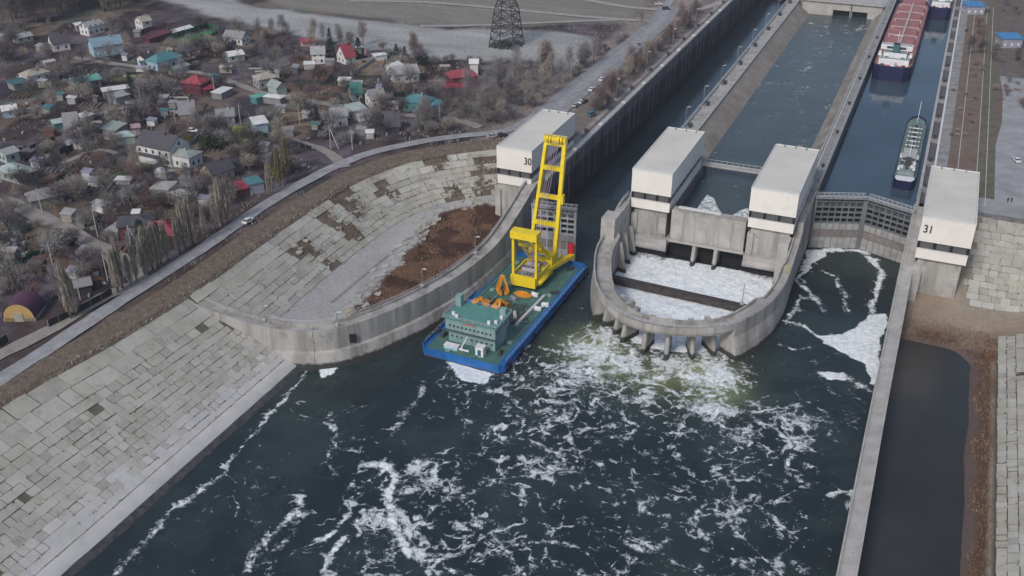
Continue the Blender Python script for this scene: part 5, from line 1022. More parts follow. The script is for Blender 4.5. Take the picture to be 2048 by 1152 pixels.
def house(x1, y1, x2, y2, dep, eave, rise, kind, rc, wc, name, label, cat, short=None, win=None, ov=.5):
    zr = eave + rise; a = P(x1, y1, zr); b = P(x2, y2, zr); L_ = math.hypot(b[0] - a[0], b[1] - a[1])
    if kind == 'hip': L_ += dep * .55
    L_ = max(L_, dep * .6); rz_ = math.atan2(b[1] - a[1], b[0] - a[0]); cx, cy = (a[0] + b[0]) / 2, (a[1] + b[1]) / 2
    t = thing(name, label, cat, (cx, cy, 0), rz_); l, d = L_ / 2, dep / 2
    MB().box(-l, l, -d, d, -.3, eave).build('wall', col_m(wc), t)
    if kind in ('gable',):
        g = MB(); 
        for s in (-1, 1): g.add([(s * l, -d, eave), (s * l, d, eave), (s * l, 0, zr - .05), (s * (l - .2), -d, eave), (s * (l - .2), d, eave), (s * (l - .2), 0, zr - .05)], [(0, 1, 2), (3, 5, 4)])
        g.build('gable', col_m(wc), t)
        k = rise * ov / d; L2 = l + ov
        for s in (-1, 1):
            MB().add([(-L2, s * (d + ov), eave - k), (L2, s * (d + ov), eave - k), (L2, 0, zr), (-L2, 0, zr), (-L2, s * (d + ov), eave - k + .2), (L2, s * (d + ov), eave - k + .2), (L2, 0, zr + .22), (-L2, 0, zr + .22)], [(0, 1, 2, 3), (4, 7, 6, 5), (0, 4, 5, 1), (1, 5, 6, 2), (0, 3, 7, 4)]).build('roof', col_m(rc), t)
    elif kind == 'hip':
        L2, D2 = l + ov, d + ov; r = max(L2 - D2, .15)
        ro = MB().add([(-L2, -D2, eave), (L2, -D2, eave), (L2, D2, eave), (-L2, D2, eave), (-r, 0, zr), (r, 0, zr)], [(0, 1, 5, 4), (2, 3, 4, 5), (1, 2, 5), (3, 0, 4), (3, 2, 1, 0)]).build('roof', col_m(rc), t)
    elif kind == 'shed': MB().add([(-l - ov, -d - ov, eave), (l + ov, -d - ov, eave), (l + ov, d + ov, zr), (-l - ov, d + ov, zr), (-l - ov, -d - ov, eave + .18), (l + ov, -d - ov, eave + .18), (l + ov, d + ov, zr + .18), (-l - ov, d + ov, zr + .18)], [(3, 2, 1, 0), (4, 5, 6, 7), (0, 1, 5, 4), (1, 2, 6, 5), (2, 3, 7, 6), (3, 0, 4, 7)]).build('roof', col_m(rc), t)
    else: MB().box(-l - ov * .5, l + ov * .5, -d - ov * .5, d + ov * .5, eave, eave + .35).build('roof', col_m(rc), t)
    if win:
        nfl = 2 if eave > 4.4 else 1
        for fl in range(nfl):
            z0 = 1.0 + fl * 2.8; n = max(1, int(L_ / 3.0))
            for i in range(n):
                x = -l + L_ * (i + .5) / n
                for s in (-1, 1): MB().box(x - .5, x + .5, s * d - .06, s * d + .06, z0, z0 + 1.3).build('window', win, t)
            for yy in (-d * .4, d * .4):
                for s in (-1, 1): MB().box(s * l - .06, s * l + .06, yy - .45, yy + .45, z0, z0 + 1.3).build('window', win, t)
        if kind == 'gable' and rise > 2.2:
            for s in (-1, 1): MB().box(s * l - .07, s * l + .07, -.5, .5, eave + .2, eave + 1.4).build('window', win, t)
    if win and kind in ('gable', 'hip') and L_ > 5:
        rf = [c_ for c_ in t.children if c_.name.startswith('roof')][0]; MB().box(l * .3, l * .3 + .6, -.9, -.3, eave + rise * .4, zr + .8).build('chimney', col_m('brick' if rc in ('red', 'slate', 'crimson') else 'offwhite'), rf)
    LM.append((cx, cy, short, label, max(L_, dep) / 2)); return t
G = glass_m; Wm = trim_w
HS = [
 (27, 70, 58, 64, 6, 2.6, 1.2, 'gable', 'palegrey', 'offwhite', 'cottage', 'small pale cottage at the far upper left below tall bare poplars', 'house', 'small pale cottage', G),
 (97, 68, 130, 63, 8, 4, 4, 'gable', 'slate', 'white', 'house', 'white gabled house with dark slate roof left of the long blue house', 'house', 'white slate-roofed house', G),
 (165, 46, 196, 38, 7, 4.5, 1.8, 'gable', 'palegrey', 'white', 'house', 'white two storey house behind the long blue house', 'house', 'white two storey house', G),
 (150, 48, 163, 46, 4, 3, .5, 'shed', 'white', 'grey', 'annex', 'white roofed annex left of the white house behind the blue house', 'annex', None, None),
 (178, 78, 238, 69, 9, 5, 3, 'gable', 'blue', 'lblue', 'house', 'long light blue house with blue roof and white windows', 'house', 'long blue house', Wm),
 (275, 34, 294, 30, 7, 5.5, 2, 'gable', 'beige', 'white', 'house', 'tall narrow white house with beige roof near the top edge', 'house', 'narrow beige-roofed house', G),
 (290, 74, 335, 60, 5, 2.6, .8, 'shed', 'maroon', 'maroon', 'barn', 'maroon roofed barn between the blue house and the green pitch', 'barn', 'maroon barn', None),
 (350, 58, 378, 50, 5, 2.6, .8, 'gable', 'white', 'offwhite', 'shed', 'white roofed shed beside the green pitch', 'shed', 'white shed by the pitch', None),
 (453, 60, 490, 64, 7, 3.4, 2.4, 'gable', 'grey', 'white', 'house', 'white walled house with grey roof right of the green pitch', 'house', 'grey-roofed house by the pitch', G),
 (452, 104, 482, 99, 6, 3, 1.4, 'gable', 'white', 'mint', 'house', 'pale teal house with white roof below the blue fence', 'house', 'pale teal house', G),
 (308, 108, 343, 98, 8, 4.2, 3, 'hip', 'teal', 'lblue', 'house', 'pale blue house with dark teal hipped roof', 'house', 'teal hipped house', G),
 (280, 110, 302, 103, 5, 3.4, 1.5, 'gable', 'dark', 'white', 'cottage', 'white cottage with dark roof left of the teal hipped house', 'house', 'dark-roofed cottage', G),
 (283, 124, 316, 118, 5, 2.6, .5, 'flat', 'deepteal', 'deepteal', 'shed', 'dark teal flat shed in front of the teal hipped house', 'shed', 'dark teal shed', None),
 (342, 137, 372, 126, 4, 2.4, .5, 'gable', 'sage', 'sage', 'shed', 'long pale green shed right of the teal hipped house', 'shed', 'long pale green shed', None),
 (140, 157, 194, 147, 7, 3.2, 1.6, 'gable', 'turq', 'grey', 'house', 'long house with bright turquoise roof', 'house', 'turquoise-roofed house', G),
 (155, 180, 172, 175, 4, 2.4, .4, 'shed', 'palegrey', 'grey', 'shed', 'pale lean-to below the turquoise roofed house', 'shed', None, None),
 (212, 176, 248, 171, 6, 3.4, .5, 'hip', 'white', 'grey', 'pavilion', 'pavilion with flat white hipped roof below the olive plot', 'pavilion', 'white-roofed pavilion', None),
 (222, 192, 252, 184, 6, 2.6, .4, 'shed', 'palegrey', 'palegrey', 'shed', 'pale grey shed in front of the white roofed pavilion', 'shed', None, None),
 (380, 149, 400, 151, 8, 4.5, 2.6, 'hip', 'red', 'dkred', 'house', 'square red house with red hipped roof in the middle of the village', 'house', 'square red house', G),
 (405, 175, 425, 172, 5, 2.4, .4, 'shed', 'crimson', 'brown', 'shed', 'crimson shed right of the square red house', 'shed', None, None),
 (432, 184, 455, 173, 5, 2.5, .5, 'flat', 'white', 'grey', 'carport', 'white carport right of the square red house', 'carport', 'white carport', None),
 (52, 140, 80, 133, 7, 3.4, 2, 'hip', 'beige', 'white', 'house', 'beige roofed house at the left above the turquoise roof', 'house', 'beige hipped house', G),
 (86, 122, 106, 118, 3.5, 2.4, .5, 'gable', 'offwhite', 'offwhite', 'shed', 'narrow off-white shed above the beige roofed house', 'shed', None, None),
 (20, 165, 50, 158, 6, 2.6, .5, 'shed', 'deepteal', 'grey', 'shed', 'dark teal shed at the left edge below the beige house', 'shed', None, None),
 (128, 226, 149, 224, 8, 1.6, 5.6, 'gable', 'grey', 'white', 'house', 'white steep A-frame house with grey roof', 'house', 'white A-frame house', G),
 (103, 240, 124, 236, 5, 2.8, .8, 'gable', 'mint', 'teal', 'annex', 'pale mint annex left of the A-frame house', 'annex', None, None),
 (160, 232, 178, 225, 4, 2.6, .4, 'shed', 'white', 'grey', 'shed', 'white canopy right of the A-frame house', 'canopy', None, None),
 (214, 247, 240, 252, 6, 4, 1, 'shed', 'sage', 'grey', 'shed', 'tall grey green shed above the big white house', 'shed', 'tall grey green shed', None),
 (240, 262, 260, 260, 5, 3, 1.6, 'hip', 'mint', 'mint', 'cottage', 'pale mint cottage left of the big white house', 'house', 'pale mint cottage', None),
 (263, 252, 278, 250, 3, 3, .4, 'shed', 'pink', 'pink', 'hut', 'pinkish hut behind the big white house', 'hut', None, None),
 (355, 203, 386, 200, 8, 3, 4, 'gable', 'grey', 'grey', 'house', 'grey steep roofed house below the square red house', 'house', 'steep grey house', G),
 (432, 219, 466, 216, 7, 3, 2, 'gable', 'grey', 'lav', 'house', 'low bluish white house with grey roof right of the steep grey house', 'house', 'low bluish house', G),
 (288, 259, 355, 272, 10.5, 6.4, 3.6, 'gable', 'slate', 'white', 'house', 'big white house with dark slate gable roof', 'house', 'big white house', G),
 (285, 300, 322, 308, 5, 3, .8, 'shed', 'slate', 'white', 'annex', 'dark roofed lean-to at the front of the big white house', 'annex', None, None),
 (348, 294, 380, 300, 7, 4.4, 1.5, 'hip', 'sage', 'white', 'annex', 'white annex with pale green roof right of the big white house', 'annex', 'pale green roofed annex', G),
 (0, 300, 26, 292, 6, 3.4, 1.2, 'gable', 'palegrey', 'mint', 'house', 'pale teal house cut by the left edge', 'house', 'pale teal left-edge house', G),
 (12, 325, 48, 335, 7, 3.4, 1.5, 'hip', 'mint', 'sage', 'house', 'mint roofed house near the left edge', 'house', 'mint-roofed house', G),
 (2, 212, 30, 208, 6, 3, 1.2, 'gable', 'white', 'lblue', 'cottage', 'white and pale blue cottage at the left edge', 'house', 'pale blue cottage', G),
 (410, 328, 452, 314, 7.5, 3.8, 2.8, 'gable', 'slate', 'beige', 'house', 'beige house with dark brown gable roof above the poplars', 'house', 'brown-roofed house', G),
 (455, 326, 480, 318, 5, 2.6, .6, 'shed', 'dark', 'grey', 'shed', 'dark shed right of the brown roofed house', 'shed', None, None),
 (464, 372, 490, 366, 5, 2.8, .8, 'shed', 'red', 'brick', 'shed', 'pinkish red shed beside the lane near the embankment road', 'shed', 'pinkish red shed', None),
 (492, 362, 520, 356, 6.5, 3.4, .5, 'flat', 'teal', 'lav', 'garage', 'garage with teal roof and lavender wall next to the red shed', 'garage', 'teal garage', None),
 (238, 352, 255, 352, 3.5, 1.6, .8, 'hip', 'white', 'white', 'greenhouse', 'small white greenhouse at the corner of the bright lawn', 'greenhouse', 'white greenhouse', None),
 (314, 337, 338, 344, 3, 2.2, .3, 'flat', 'white', 'white', 'container', 'white container right of the bright lawn', 'container', 'white container', None),
 (66, 380, 104, 372, 7.5, 2.4, 2.2, 'hip', 'tarp', 'tarp', 'greenhouse', 'big weathered grey greenhouse above the village lane', 'greenhouse', 'weathered greenhouse', None),
 (308, 368, 345, 370, 6.5, 3, .5, 'flat', 'offwhite', 'grey', 'shed', 'flat off-white roofed shed below the white container', 'shed', 'off-white flat shed', None),
 (353, 380, 366, 386, 3.5, 2.8, .5, 'hip', 'white', 'mint', 'hut', 'little white hut right of the flat off-white shed', 'hut', None, None),
 (298, 392, 328, 386, 6, 3, 1.4, 'gable', 'brown', 'brick', 'cottage', 'small brick cottage with brown roof below the off-white shed', 'house', 'small brick cottage', G),
 (186, 402, 212, 409, 3.4, 2.2, .3, 'flat', 'offwhite', 'white', 'container', 'small white container alone in the dark orchard', 'container', 'lone white container', None),
 (250, 434, 288, 430, 8, 4.4, 1.4, 'hip', 'slate', 'maroon', 'house', 'dark brown brick house with slate hipped roof by the red roof', 'house', 'dark brick house', G),
 (222, 452, 246, 455, 6, 2.6, .2, 'flat', 'palegrey', 'grey', 'garage', 'flat pale garage left of the dark brick house', 'garage', None, None),
 (305, 440, 338, 440, 9, 3.4, 3, 'hip', 'red', 'brown', 'house', 'house with bright pinkish red hipped roof behind the poplars', 'house', 'red hipped house', G),
 (148, 562, 178, 556, 5, 2.4, .8, 'gable', 'tarp', 'dark', 'shed', 'shed under a grey tarpaulin near the embankment road', 'shed', 'tarpaulin shed', None),
 (622, 93, 648, 92, 7.5, 5, 2.6, 'gable', 'palegrey', 'white', 'house', 'white two storey house with grey roof left of the red gabled house', 'house', 'grey-roofed white house', G),
 (680, 90, 700, 86, 8, 3.6, 5, 'gable', 'red', 'white', 'house', 'white house with tall red gable roof near the plateau', 'house', 'red gabled house', G),
 (603, 80, 628, 77, 5, 2.8, .8, 'shed', 'red', 'pink', 'shed', 'low pinkish red shed behind the grey roofed white house', 'shed', None, None),
 (518, 146, 540, 142, 7, 4, 2, 'hip', 'beige', 'palegrey', 'house', 'beige roofed house in the middle of the village behind pale trees', 'house', 'beige-roofed house', G),
 (544, 158, 562, 165, 5, 3.2, 2, 'gable', 'sage', 'mint', 'annex', 'pale green gabled annex right of the beige roofed house', 'annex', None, None),
 (506, 193, 528, 187, 4.5, 2.6, .4, 'flat', 'turq', 'teal', 'shed', 'turquoise flat roofed shed beside the village lane', 'shed', 'turquoise shed', None),
 (535, 187, 560, 190, 4, 2.8, .8, 'hip', 'white', 'grey', 'canopy', 'white canopy right of the turquoise flat shed', 'canopy', None, None),
 (783, 133, 832, 128, 9, 4, 2.6, 'gable', 'palegrey', 'white', 'house', 'long white house with pale rounded roof among dark firs', 'house', 'long white house', G),
 (780, 128, 795, 122, 5, 4, 1.2, 'gable', 'white', 'white', 'annex', 'small white annex left of the long white house', 'annex', None, None),
 (700, 166, 718, 164, 7, 3.4, 3.4, 'gable', 'green', 'mint', 'cottage', 'small cottage with bright green gable roof', 'house', 'green-roofed cottage', G),
 (735, 180, 764, 176, 8.5, 4, 3, 'gable', 'grey', 'white', 'house', 'white gabled house with grey roof right of the green cottage', 'house', 'white gabled house', G),
 (908, 139, 938, 136, 9, 5.5, 2.4, 'hip', 'red', 'maroon', 'house', 'large house with bright red hipped roof near the scrub', 'house', 'large red-roofed house', G),
 (893, 166, 922, 166, 6, 3, 1, 'hip', 'crimson', 'dkred', 'annex', 'crimson roofed terrace in front of the large red roofed house', 'annex', None, None),
 (940, 118, 956, 118, 6, 6, 1.2, 'gable', 'white', 'white', 'house', 'narrow white house behind the large red roofed house', 'house', 'narrow white house', None),
 (823, 186, 850, 189, 8.5, 4, 2.4, 'hip', 'teal', 'teal', 'house', 'house with teal hipped roof above the lane', 'house', 'teal-roofed house', G),
 (848, 205, 882, 202, 6, 3, .6, 'shed', 'teal', 'deepteal', 'annex', 'teal lean-to right of the teal roofed house', 'annex', None, None),
 (660, 216, 690, 213, 8, 4.6, 2.4, 'gable', 'palegrey', 'white', 'house', 'white house with pale roof and dark ground floor below the lane', 'house', 'pale-roofed white house', G),
 (698, 214, 725, 209, 7, 4.2, .8, 'shed', 'mint', 'offwhite', 'house', 'boxy pale green roofed house joined to the pale roofed white house', 'house', 'boxy pale green house', G),
 (715, 229, 733, 225, 3.2, 2.6, .3, 'flat', 'white', 'white', 'container', 'white container in front of the boxy pale green house', 'container', None, None),
 (770, 223, 797, 222, 9, 2.6, 4.4, 'gable', 'slate', 'dark', 'house', 'black steep roofed house near the embankment road', 'house', 'black steep house', G),
 (505, 240, 530, 236, 6, 4, 1, 'shed', 'white', 'lblue', 'garage', 'white roofed pale blue garage by the lane junction', 'garage', 'pale blue garage', None),
 (752, 107, 766, 105, 4, 2.6, .5, 'hip', 'white', 'white', 'hut', 'white hut right of the red gabled house', 'hut', None, None),
 (732, 97, 752, 94, 5, 2.8, .6, 'shed', 'grey', 'pink', 'shed', 'grey shed just right of the dark fir and red gabled house', 'shed', None, None),
 (1930, 6, 1966, 6, 8, 4.4, 1.0, 'shed', 'brightblue', 'lav', 'pavilion', 'blue roofed white pavilion at the far upper right', 'pavilion', 'upper blue pavilion', Wm),
 (2000, 70, 2040, 70, 8, 4.4, 1.0, 'shed', 'brightblue', 'lav', 'pavilion', 'blue roofed white pavilion nearer at the right edge', 'pavilion', 'nearer blue pavilion', Wm),
]
for h_ in HS: house(*h_[:14], win=h_[14])
# dome barn
x, y = XY(52, 628); db = thing('barn', 'round topped barn with purple roof and orange front by the lane', 'barn', (x, y, 0), math.radians(205))
rows = [[(4.2 * math.cos(a), yy, 1.0 + 4.4 * math.sin(a)) for a in np.linspace(0, PI, 13)] for yy in (-3.4, 4.2)]
MB().grid(rows).build('roof', col_m('purple'), db); MB().add([(4.0 * math.cos(a), 4.0, 1.0 + 4.2 * math.sin(a)) for a in np.linspace(0, PI, 13)] + [(-4.0, 4.0, 0), (4.0, 4.0, 0)], [tuple(range(15))]).build('front_wall', col_m('orange'), db); MB().box(-4.2, 4.2, -3.4, 4.0, 0, 1.05).build('base_wall', col_m('beige'), db); MB().box(-1.1, 1.1, 4.0, 4.15, 0, 2.6).build('door', col_m('beige'), db)
LM.append((x, y, 'purple domed barn', '', 5))
# nearest-landmark wording
used = {}
def where(x, y, z=0):
    c = sorted((math.hypot(l[0] - x, l[1] - y), l) for l in LM if l[2]); l = c[0][1]; p = proj(x, y, 0); q = proj(l[0], l[1], 0); dx, dy = p[0] - q[0], p[1] - q[1]
    rel = ('right of' if dx > 0 else 'left of') if abs(dx) > abs(dy) * 1.3 else ('in front of' if dy > 0 else 'behind')
    return c, rel, l[2]
def ulabel(kind, x, y, suffix=''):
    c, rel, s = where(x, y); base = '%s %s the %s' % (kind, rel, s)
    if base not in used: used[base] = 1; return base
    s2 = next(l[2] for d, l in c[1:] if l[2] != s)
    for alt in ('%s between the %s and the %s' % (kind, s, s2), '%s %s the %s, towards the %s' % (kind, rel, s, s2)):
        if len(alt.split()) <= 16 and alt not in used: used[alt] = 1; return alt
    for o in ('second', 'third', 'fourth', 'fifth', 'sixth', 'seventh', 'eighth'):
        alt = '%s %s %s the %s, by distance' % (o, kind, rel, s)
        if alt not in used: used[alt] = 1; return alt
    return base
VIL = [XY(*p) for p in [(0, 80), (140, 60), (290, 40), (420, 50), (520, 80), (620, 85), (760, 105), (880, 130), (960, 170), (900, 240), (800, 280), (700, 310), (600, 370), (500, 450), (400, 500), (300, 570), (200, 620), (0, 720), (-60, 400)]]
LSEG = np.array([[a[0], a[1], b[0], b[1]] for l_ in LANES + [[(p[0], p[1]) for p in road_path]] for a, b in zip(l_, l_[1:])]); LLIM = np.array([3.4] * sum(len(l_) - 1 for l_ in LANES) + [7.0] * (len(road_path) - 1))
def clear(x, y, r):
    dx, dy = LSEG[:, 2] - LSEG[:, 0], LSEG[:, 3] - LSEG[:, 1]; t = np.clip(((x - LSEG[:, 0]) * dx + (y - LSEG[:, 1]) * dy) / (dx * dx + dy * dy + 1e-9), 0, 1)
    if (np.hypot(x - LSEG[:, 0] - t * dx, y - LSEG[:, 1] - t * dy) < LLIM).any(): return False
    return all(math.hypot(l[0] - x, l[1] - y) > r + l[4] for l in LM)
lanes = []
# garden sheds
SHED = [('white', 'offwhite', 'white'), ('palegrey', 'grey', 'pale grey'), ('brown', 'brick', 'brown'), ('teal', 'sage', 'teal'), ('grey', 'grey', 'grey'), ('offwhite', 'beige', 'cream'), ('dark', 'dark', 'black'), ('lav', 'white', 'lavender')]
R = random.Random(12); n = 0; tries = 0
sheds_pts = []
while n < 78 and tries < 6000:
    tries += 1; px, py = R.uniform(0, 900), R.uniform(60, 560); x, y = XY(px, py)
    if not inpoly(np.array([x]), np.array([y]), VIL)[0] or not clear(x, y, 4) or dist_poly(np.array([x]), np.array([y]), [(p[0], p[1]) for p in road_path])[0] < 12 or any(math.hypot(a - x, b - y) < 6 for a, b in sheds_pts): continue
    rc, wc, cn = R.choice(SHED); L_ = R.uniform(2.2, 5.5); D_ = R.uniform(1.8, 3.2); hh_ = R.uniform(1.9, 2.6); rz_ = .42 + R.choice([0, PI / 2]) + R.uniform(-.1, .1)
    t = thing('garden_shed', ulabel('small %s garden shed' % cn, x, y), 'shed', (x, y, 0), rz_, 'small garden sheds'); MB().box(-L_ / 2, L_ / 2, -D_ / 2, D_ / 2, -.2, hh_).build('wall', col_m(wc), t)
    MB().add([(-L_ / 2 - .3, -D_ / 2 - .3, hh_), (L_ / 2 + .3, -D_ / 2 - .3, hh_), (L_ / 2 + .3, D_ / 2 + .3, hh_ + .6), (-L_ / 2 - .3, D_ / 2 + .3, hh_ + .6), (-L_ / 2 - .3, -D_ / 2 - .3, hh_ + .15), (L_ / 2 + .3, -D_ / 2 - .3, hh_ + .15), (L_ / 2 + .3, D_ / 2 + .3, hh_ + .75), (-L_ / 2 - .3, D_ / 2 + .3, hh_ + .75)], [(3, 2, 1, 0), (4, 5, 6, 7), (0, 1, 5, 4), (1, 2, 6, 5), (2, 3, 7, 6), (3, 0, 4, 7)]).build('roof', col_m(rc), t)
    sheds_pts.append((x, y)); n += 1
# fences
def fence(px, h, m_, label, cat='fence', post=3.0, solid=True):
    pts = [XY(*p) for p in px]; t = thing('fence', label, cat, (*pts[0], 0)); ox, oy = pts[0]
    for a, b in zip(pts, pts[1:]):
        L_ = math.hypot(b[0] - a[0], b[1] - a[1]); n = max(1, int(L_ / post))
        if solid: MB().bar((a[0] - ox, a[1] - oy, h / 2 + .1), (b[0] - ox, b[1] - oy, h / 2 + .1), .08, h).build('fence_panel', m_, t)
        po = MB()
        for i in range(n + 1): k = i / n; xx, yy = a[0] + (b[0] - a[0]) * k - ox, a[1] + (b[1] - a[1]) * k - oy; po.box(xx - .09, xx + .09, yy - .09, yy + .09, 0, h + .25)
        q = po.build('fence_posts', grey_steel if solid else m_, t); q['kind'] = 'stuff'
    return t
FM = {'black': mat('fence_black', (.02, .02, .022), .7), 'green': mat('fence_green', (.02, .09, .05), .7), 'blue': mat('fence_blue', (.08, .14, .25), .7), 'brown': mat('fence_brown', (.09, .06, .05), .8), 'pale': mat('fence_pale', (.36, .35, .33), .8), 'maroon': mat('fence_maroon', (.10, .03, .04), .7)}
for px, h, c_, lb in [([(98, 655), (160, 625), (225, 590)], 2.0, 'black', 'black sheet fence in front of the purple domed barn'), ([(0, 695), (18, 684)], 2.2, 'black', 'short black fence at the lower left corner by the lane'), ([(205, 458), (250, 480), (262, 488)], 2.2, 'black', 'black fence along the lane below the dark brick house'),
                      ([(335, 88), (345, 78), (415, 55), (436, 62)], 2.6, 'green', 'dark green fence behind the green pitch'), ([(340, 90), (390, 95), (436, 68)], 2.0, 'green', 'dark green fence in front of the green pitch'), ([(440, 103), (485, 84)], 2.2, 'blue', 'blue fence above the pale teal house'),
                      ([(283, 68), (335, 52)], 2.2, 'maroon', 'maroon fence behind the maroon barn'), ([(215, 325), (270, 302)], 1.8, 'pale', 'pale fence behind the bright lawn'), ([(290, 345), (345, 322)], 1.6, 'pale', 'pale fence in front of the bright lawn'), ([(700, 130), (748, 120), (750, 122), (705, 152)], 1.6, 'pale', 'pale rail fence below the red gabled house'),
                      ([(515, 270), (560, 282), (625, 302)], 1.8, 'black', 'dark fence along the lane by the pale blue garage'), ([(120, 308), (190, 282)], 2.0, 'black', 'dark fence left of the big white house'), ([(720, 205), (770, 212)], 2.0, 'black', 'black fence along the lane below the white gabled house'), ([(885, 232), (915, 212)], 1.5, 'pale', 'pale fence beside the olive plot near the scrub'),
                      ([(0, 560), (60, 520), (95, 500)], 1.8, 'green', 'greenish fence at the left edge above the barn'), ([(60, 300), (110, 280)], 1.6, 'brown', 'brown fence right of the pale teal left-edge house'), ([(555, 255), (640, 240)], 1.4, 'brown', 'brown fence along the tan garden plot'), ([(455, 310), (520, 296)], 1.6, 'brown', 'brown fence between garage and lane'),
                      ([(75, 400), (120, 425), (200, 458)], 1.8, 'brown', 'brown fence along the upper side of the village lane'), ([(130, 150), (60, 175)], 1.6, 'pale', 'pale fence left of the turquoise roof'), ([(300, 215), (350, 235)], 1.5, 'brown', 'brown fence left of the steep grey house'), ([(820, 218), (870, 228)], 1.6, 'brown', 'brown fence below the teal lean-to')]:
    fence(px, h, FM[c_], lb)
# more garden lines
lines = MB(); R = random.Random(31)
for i in range(150):
    px, py = R.uniform(0, 880), R.uniform(70, 520); x, y = XY(px, py)
    if not inpoly(np.array([x]), np.array([y]), VIL)[0] or not clear(x, y, 0): continue
    a = .42 + R.choice([0, PI / 2]); L_ = R.uniform(3, 10); lines.mi = R.randrange(3); lines.bar((x, y, .5), (x + L_ * math.cos(a), y + L_ * math.sin(a), .5), .12, R.uniform(.7, 1.3))
tag(lines.build('garden_screens', [FM['pale'], FM['brown'], FM['black']]), 'low garden screens and bed edges scattered through the village plots', 'garden edging', kind='stuff')
junk = MB(); 
for i in range(480):
    if i < 130: px, py = R.gauss(22, 22), R.gauss(505, 22)
    else: px, py = R.uniform(0, 900), R.uniform(60, 600)
    x, y = XY(px, py)
    if i >= 130 and not inpoly(np.array([x]), np.array([y]), VIL)[0]: continue
    if not clear(x, y, -3): continue
    s = R.uniform(.25, .9); junk.mi = R.choice([0, 0, 0, 1, 2, 2, 2]); junk.box(x - s, x + s, y - s * .5, y + s * .5, 0, R.uniform(.3, 1.2), R.random() * 3, (x, y))
tag(junk.build('yard_clutter', [col_m('palegrey'), col_m('lav'), col_m('brown')]), 'pale boards, barrels and boxes scattered in the village yards', 'clutter', kind='stuff')
# vegetable beds: raised dark and light strips
beds = MB()
for i in range(170):
    px, py = R.uniform(0, 900), R.uniform(80, 560); x, y = XY(px, py)
    if not inpoly(np.array([x]), np.array([y]), VIL)[0] or not clear(x, y, 3) or not clear(x + 6, y + 3, -4): continue
    a = .42 + R.choice([0, PI / 2]); k = R.randint(2, 5); beds.mi = R.randrange(3)
    for j in range(k):
        ox, oy = x - math.sin(a) * j * 1.8, y + math.cos(a) * j * 1.8; L_ = R.uniform(4, 7); beds.bar((ox, oy, .2), (ox + L_ * math.cos(a), oy + L_ * math.sin(a), .2), 1.1, .35)
tag(beds.build('garden_beds', [soilred, soilgrey, soil_brown]), 'dug garden beds between the village houses', 'garden beds', kind='stuff')
# utility poles
pole_a = MB().bar((0, 0, 0), (0, 0, 9), .3, n=6, r2=.2).mesh('pole', wood_pole); pole_x = MB().bar((-1, 0, 8.6), (1, 0, 8.6), .14).mesh('cross_arm', dark_steel); pole_b = MB().bar((0, 0, 8.6), (2.6, 1.2, 0), .26).mesh('strut', wood_pole)
for px, py, st in [(85, 427, 0), (196, 474, 0), (265, 505, 1), (216, 562, 1), (161, 600, 0), (560, 281, 0), (662, 298, 1), (284, 217, 0), (354, 262, 0), (272, 240, 0), (482, 252, 0), (108, 540, 0), (600, 250, 0), (880, 250, 0), (430, 190, 0), (705, 300, 0)]:
    x, y = XY(px, py); t = thing('utility_pole', ulabel('pale utility pole' + (' with slanted strut' if st else ''), x, y), 'utility pole', (x, y, 0), R.random(), 'utility poles'); inst('pole', pole_a, t); inst('cross_arm', pole_x, t)
    if st: inst('strut', pole_b, t)
wp_ = [(*XY(a, b), 8.7) for a, b in [(85, 427), (196, 474), (265, 505)]], [(*XY(a, b), 8.7) for a, b in [(560, 281), (662, 298), (705, 300)]], [(*XY(a, b), 8.7) for a, b in [(284, 217), (354, 262), (430, 190)]]
for l_, lb in zip(wp_, ('along the lower village lane', 'by the lane junction', 'above the big white house')):
    wm = MB()
    for a, b in zip(l_, l_[1:]):
        for off in (-.8, .8):
            pr_ = None
            for k in np.linspace(0, 1, 7):
                p = (a[0] + (b[0] - a[0]) * k + off * .3, a[1] + (b[1] - a[1]) * k + off, a[2] - 1.2 * 4 * k * (1 - k))
                if pr_: wm.bar(pr_, p, .06)
                pr_ = p
    tag(wm.build('power_line', dark_steel), 'thin power lines between the poles ' + lb, 'power line')
# ================================================================ VEHICLES AND PEOPLE
def car(x, y, rz_, c_, label, L_=4.4, h=1.45, van=False):
    t = thing('parked_car', label, 'van' if van else 'car', (x, y, .08), rz_); m_ = cm('car_' + c_, {'white': (.7, .7, .7), 'dark': (.03, .035, .045), 'silver': (.35, .37, .4), 'blue': (.06, .2, .3), 'grey': (.16, .17, .18)}[c_], .35)
    l = L_ / 2; b = MB(); prof = [(-l, .35), (l, .35), (l, .75), (l * .92, .9), (l * .5, .98), (-l * .85, 1.0), (-l, .85)]
    vs = [(a, -.88, z) for a, z in prof] + [(a, .88, z) for a, z in prof]; q = len(prof); fs = [tuple(range(q)), tuple(range(q, 2 * q))[::-1]] + [(i, (i + 1) % q, q + (i + 1) % q, q + i) for i in range(q)]
    MB().add(vs, fs).build('body', m_, t)
    top = [(-l * .78, .98), (l * .42, .96), (l * .12, h), (-l * .6, h)] if not van else [(-l * .95, .98), (l * .6, .96), (l * .45, 2.0), (-l * .95, 2.0)]
    def cab(w_, k, n, mm): vs = [(a, -w_, z + (k if z > 1.1 else 0)) for a, z in top] + [(a, w_, z + (k if z > 1.1 else 0)) for a, z in top]; MB().add(vs, [(0, 1, 2, 3), (7, 6, 5, 4)] + [(i, (i + 1) % 4, 4 + (i + 1) % 4, 4 + i) for i in range(4)]).build(n, mm, t)
    cab(.76, 0, 'cabin_glass', glass_m); MB().box(top[3][0], top[2][0], -.74, .74, top[2][1], top[2][1] + .06).build('roof', m_, t)
    for sx in (-.62, .62):
        for sy in (-.85, .85): MB().bar((sx * l, sy - .1, .32), (sx * l, sy + .1, .32), .64, n=10).build('wheel', rubber, t)
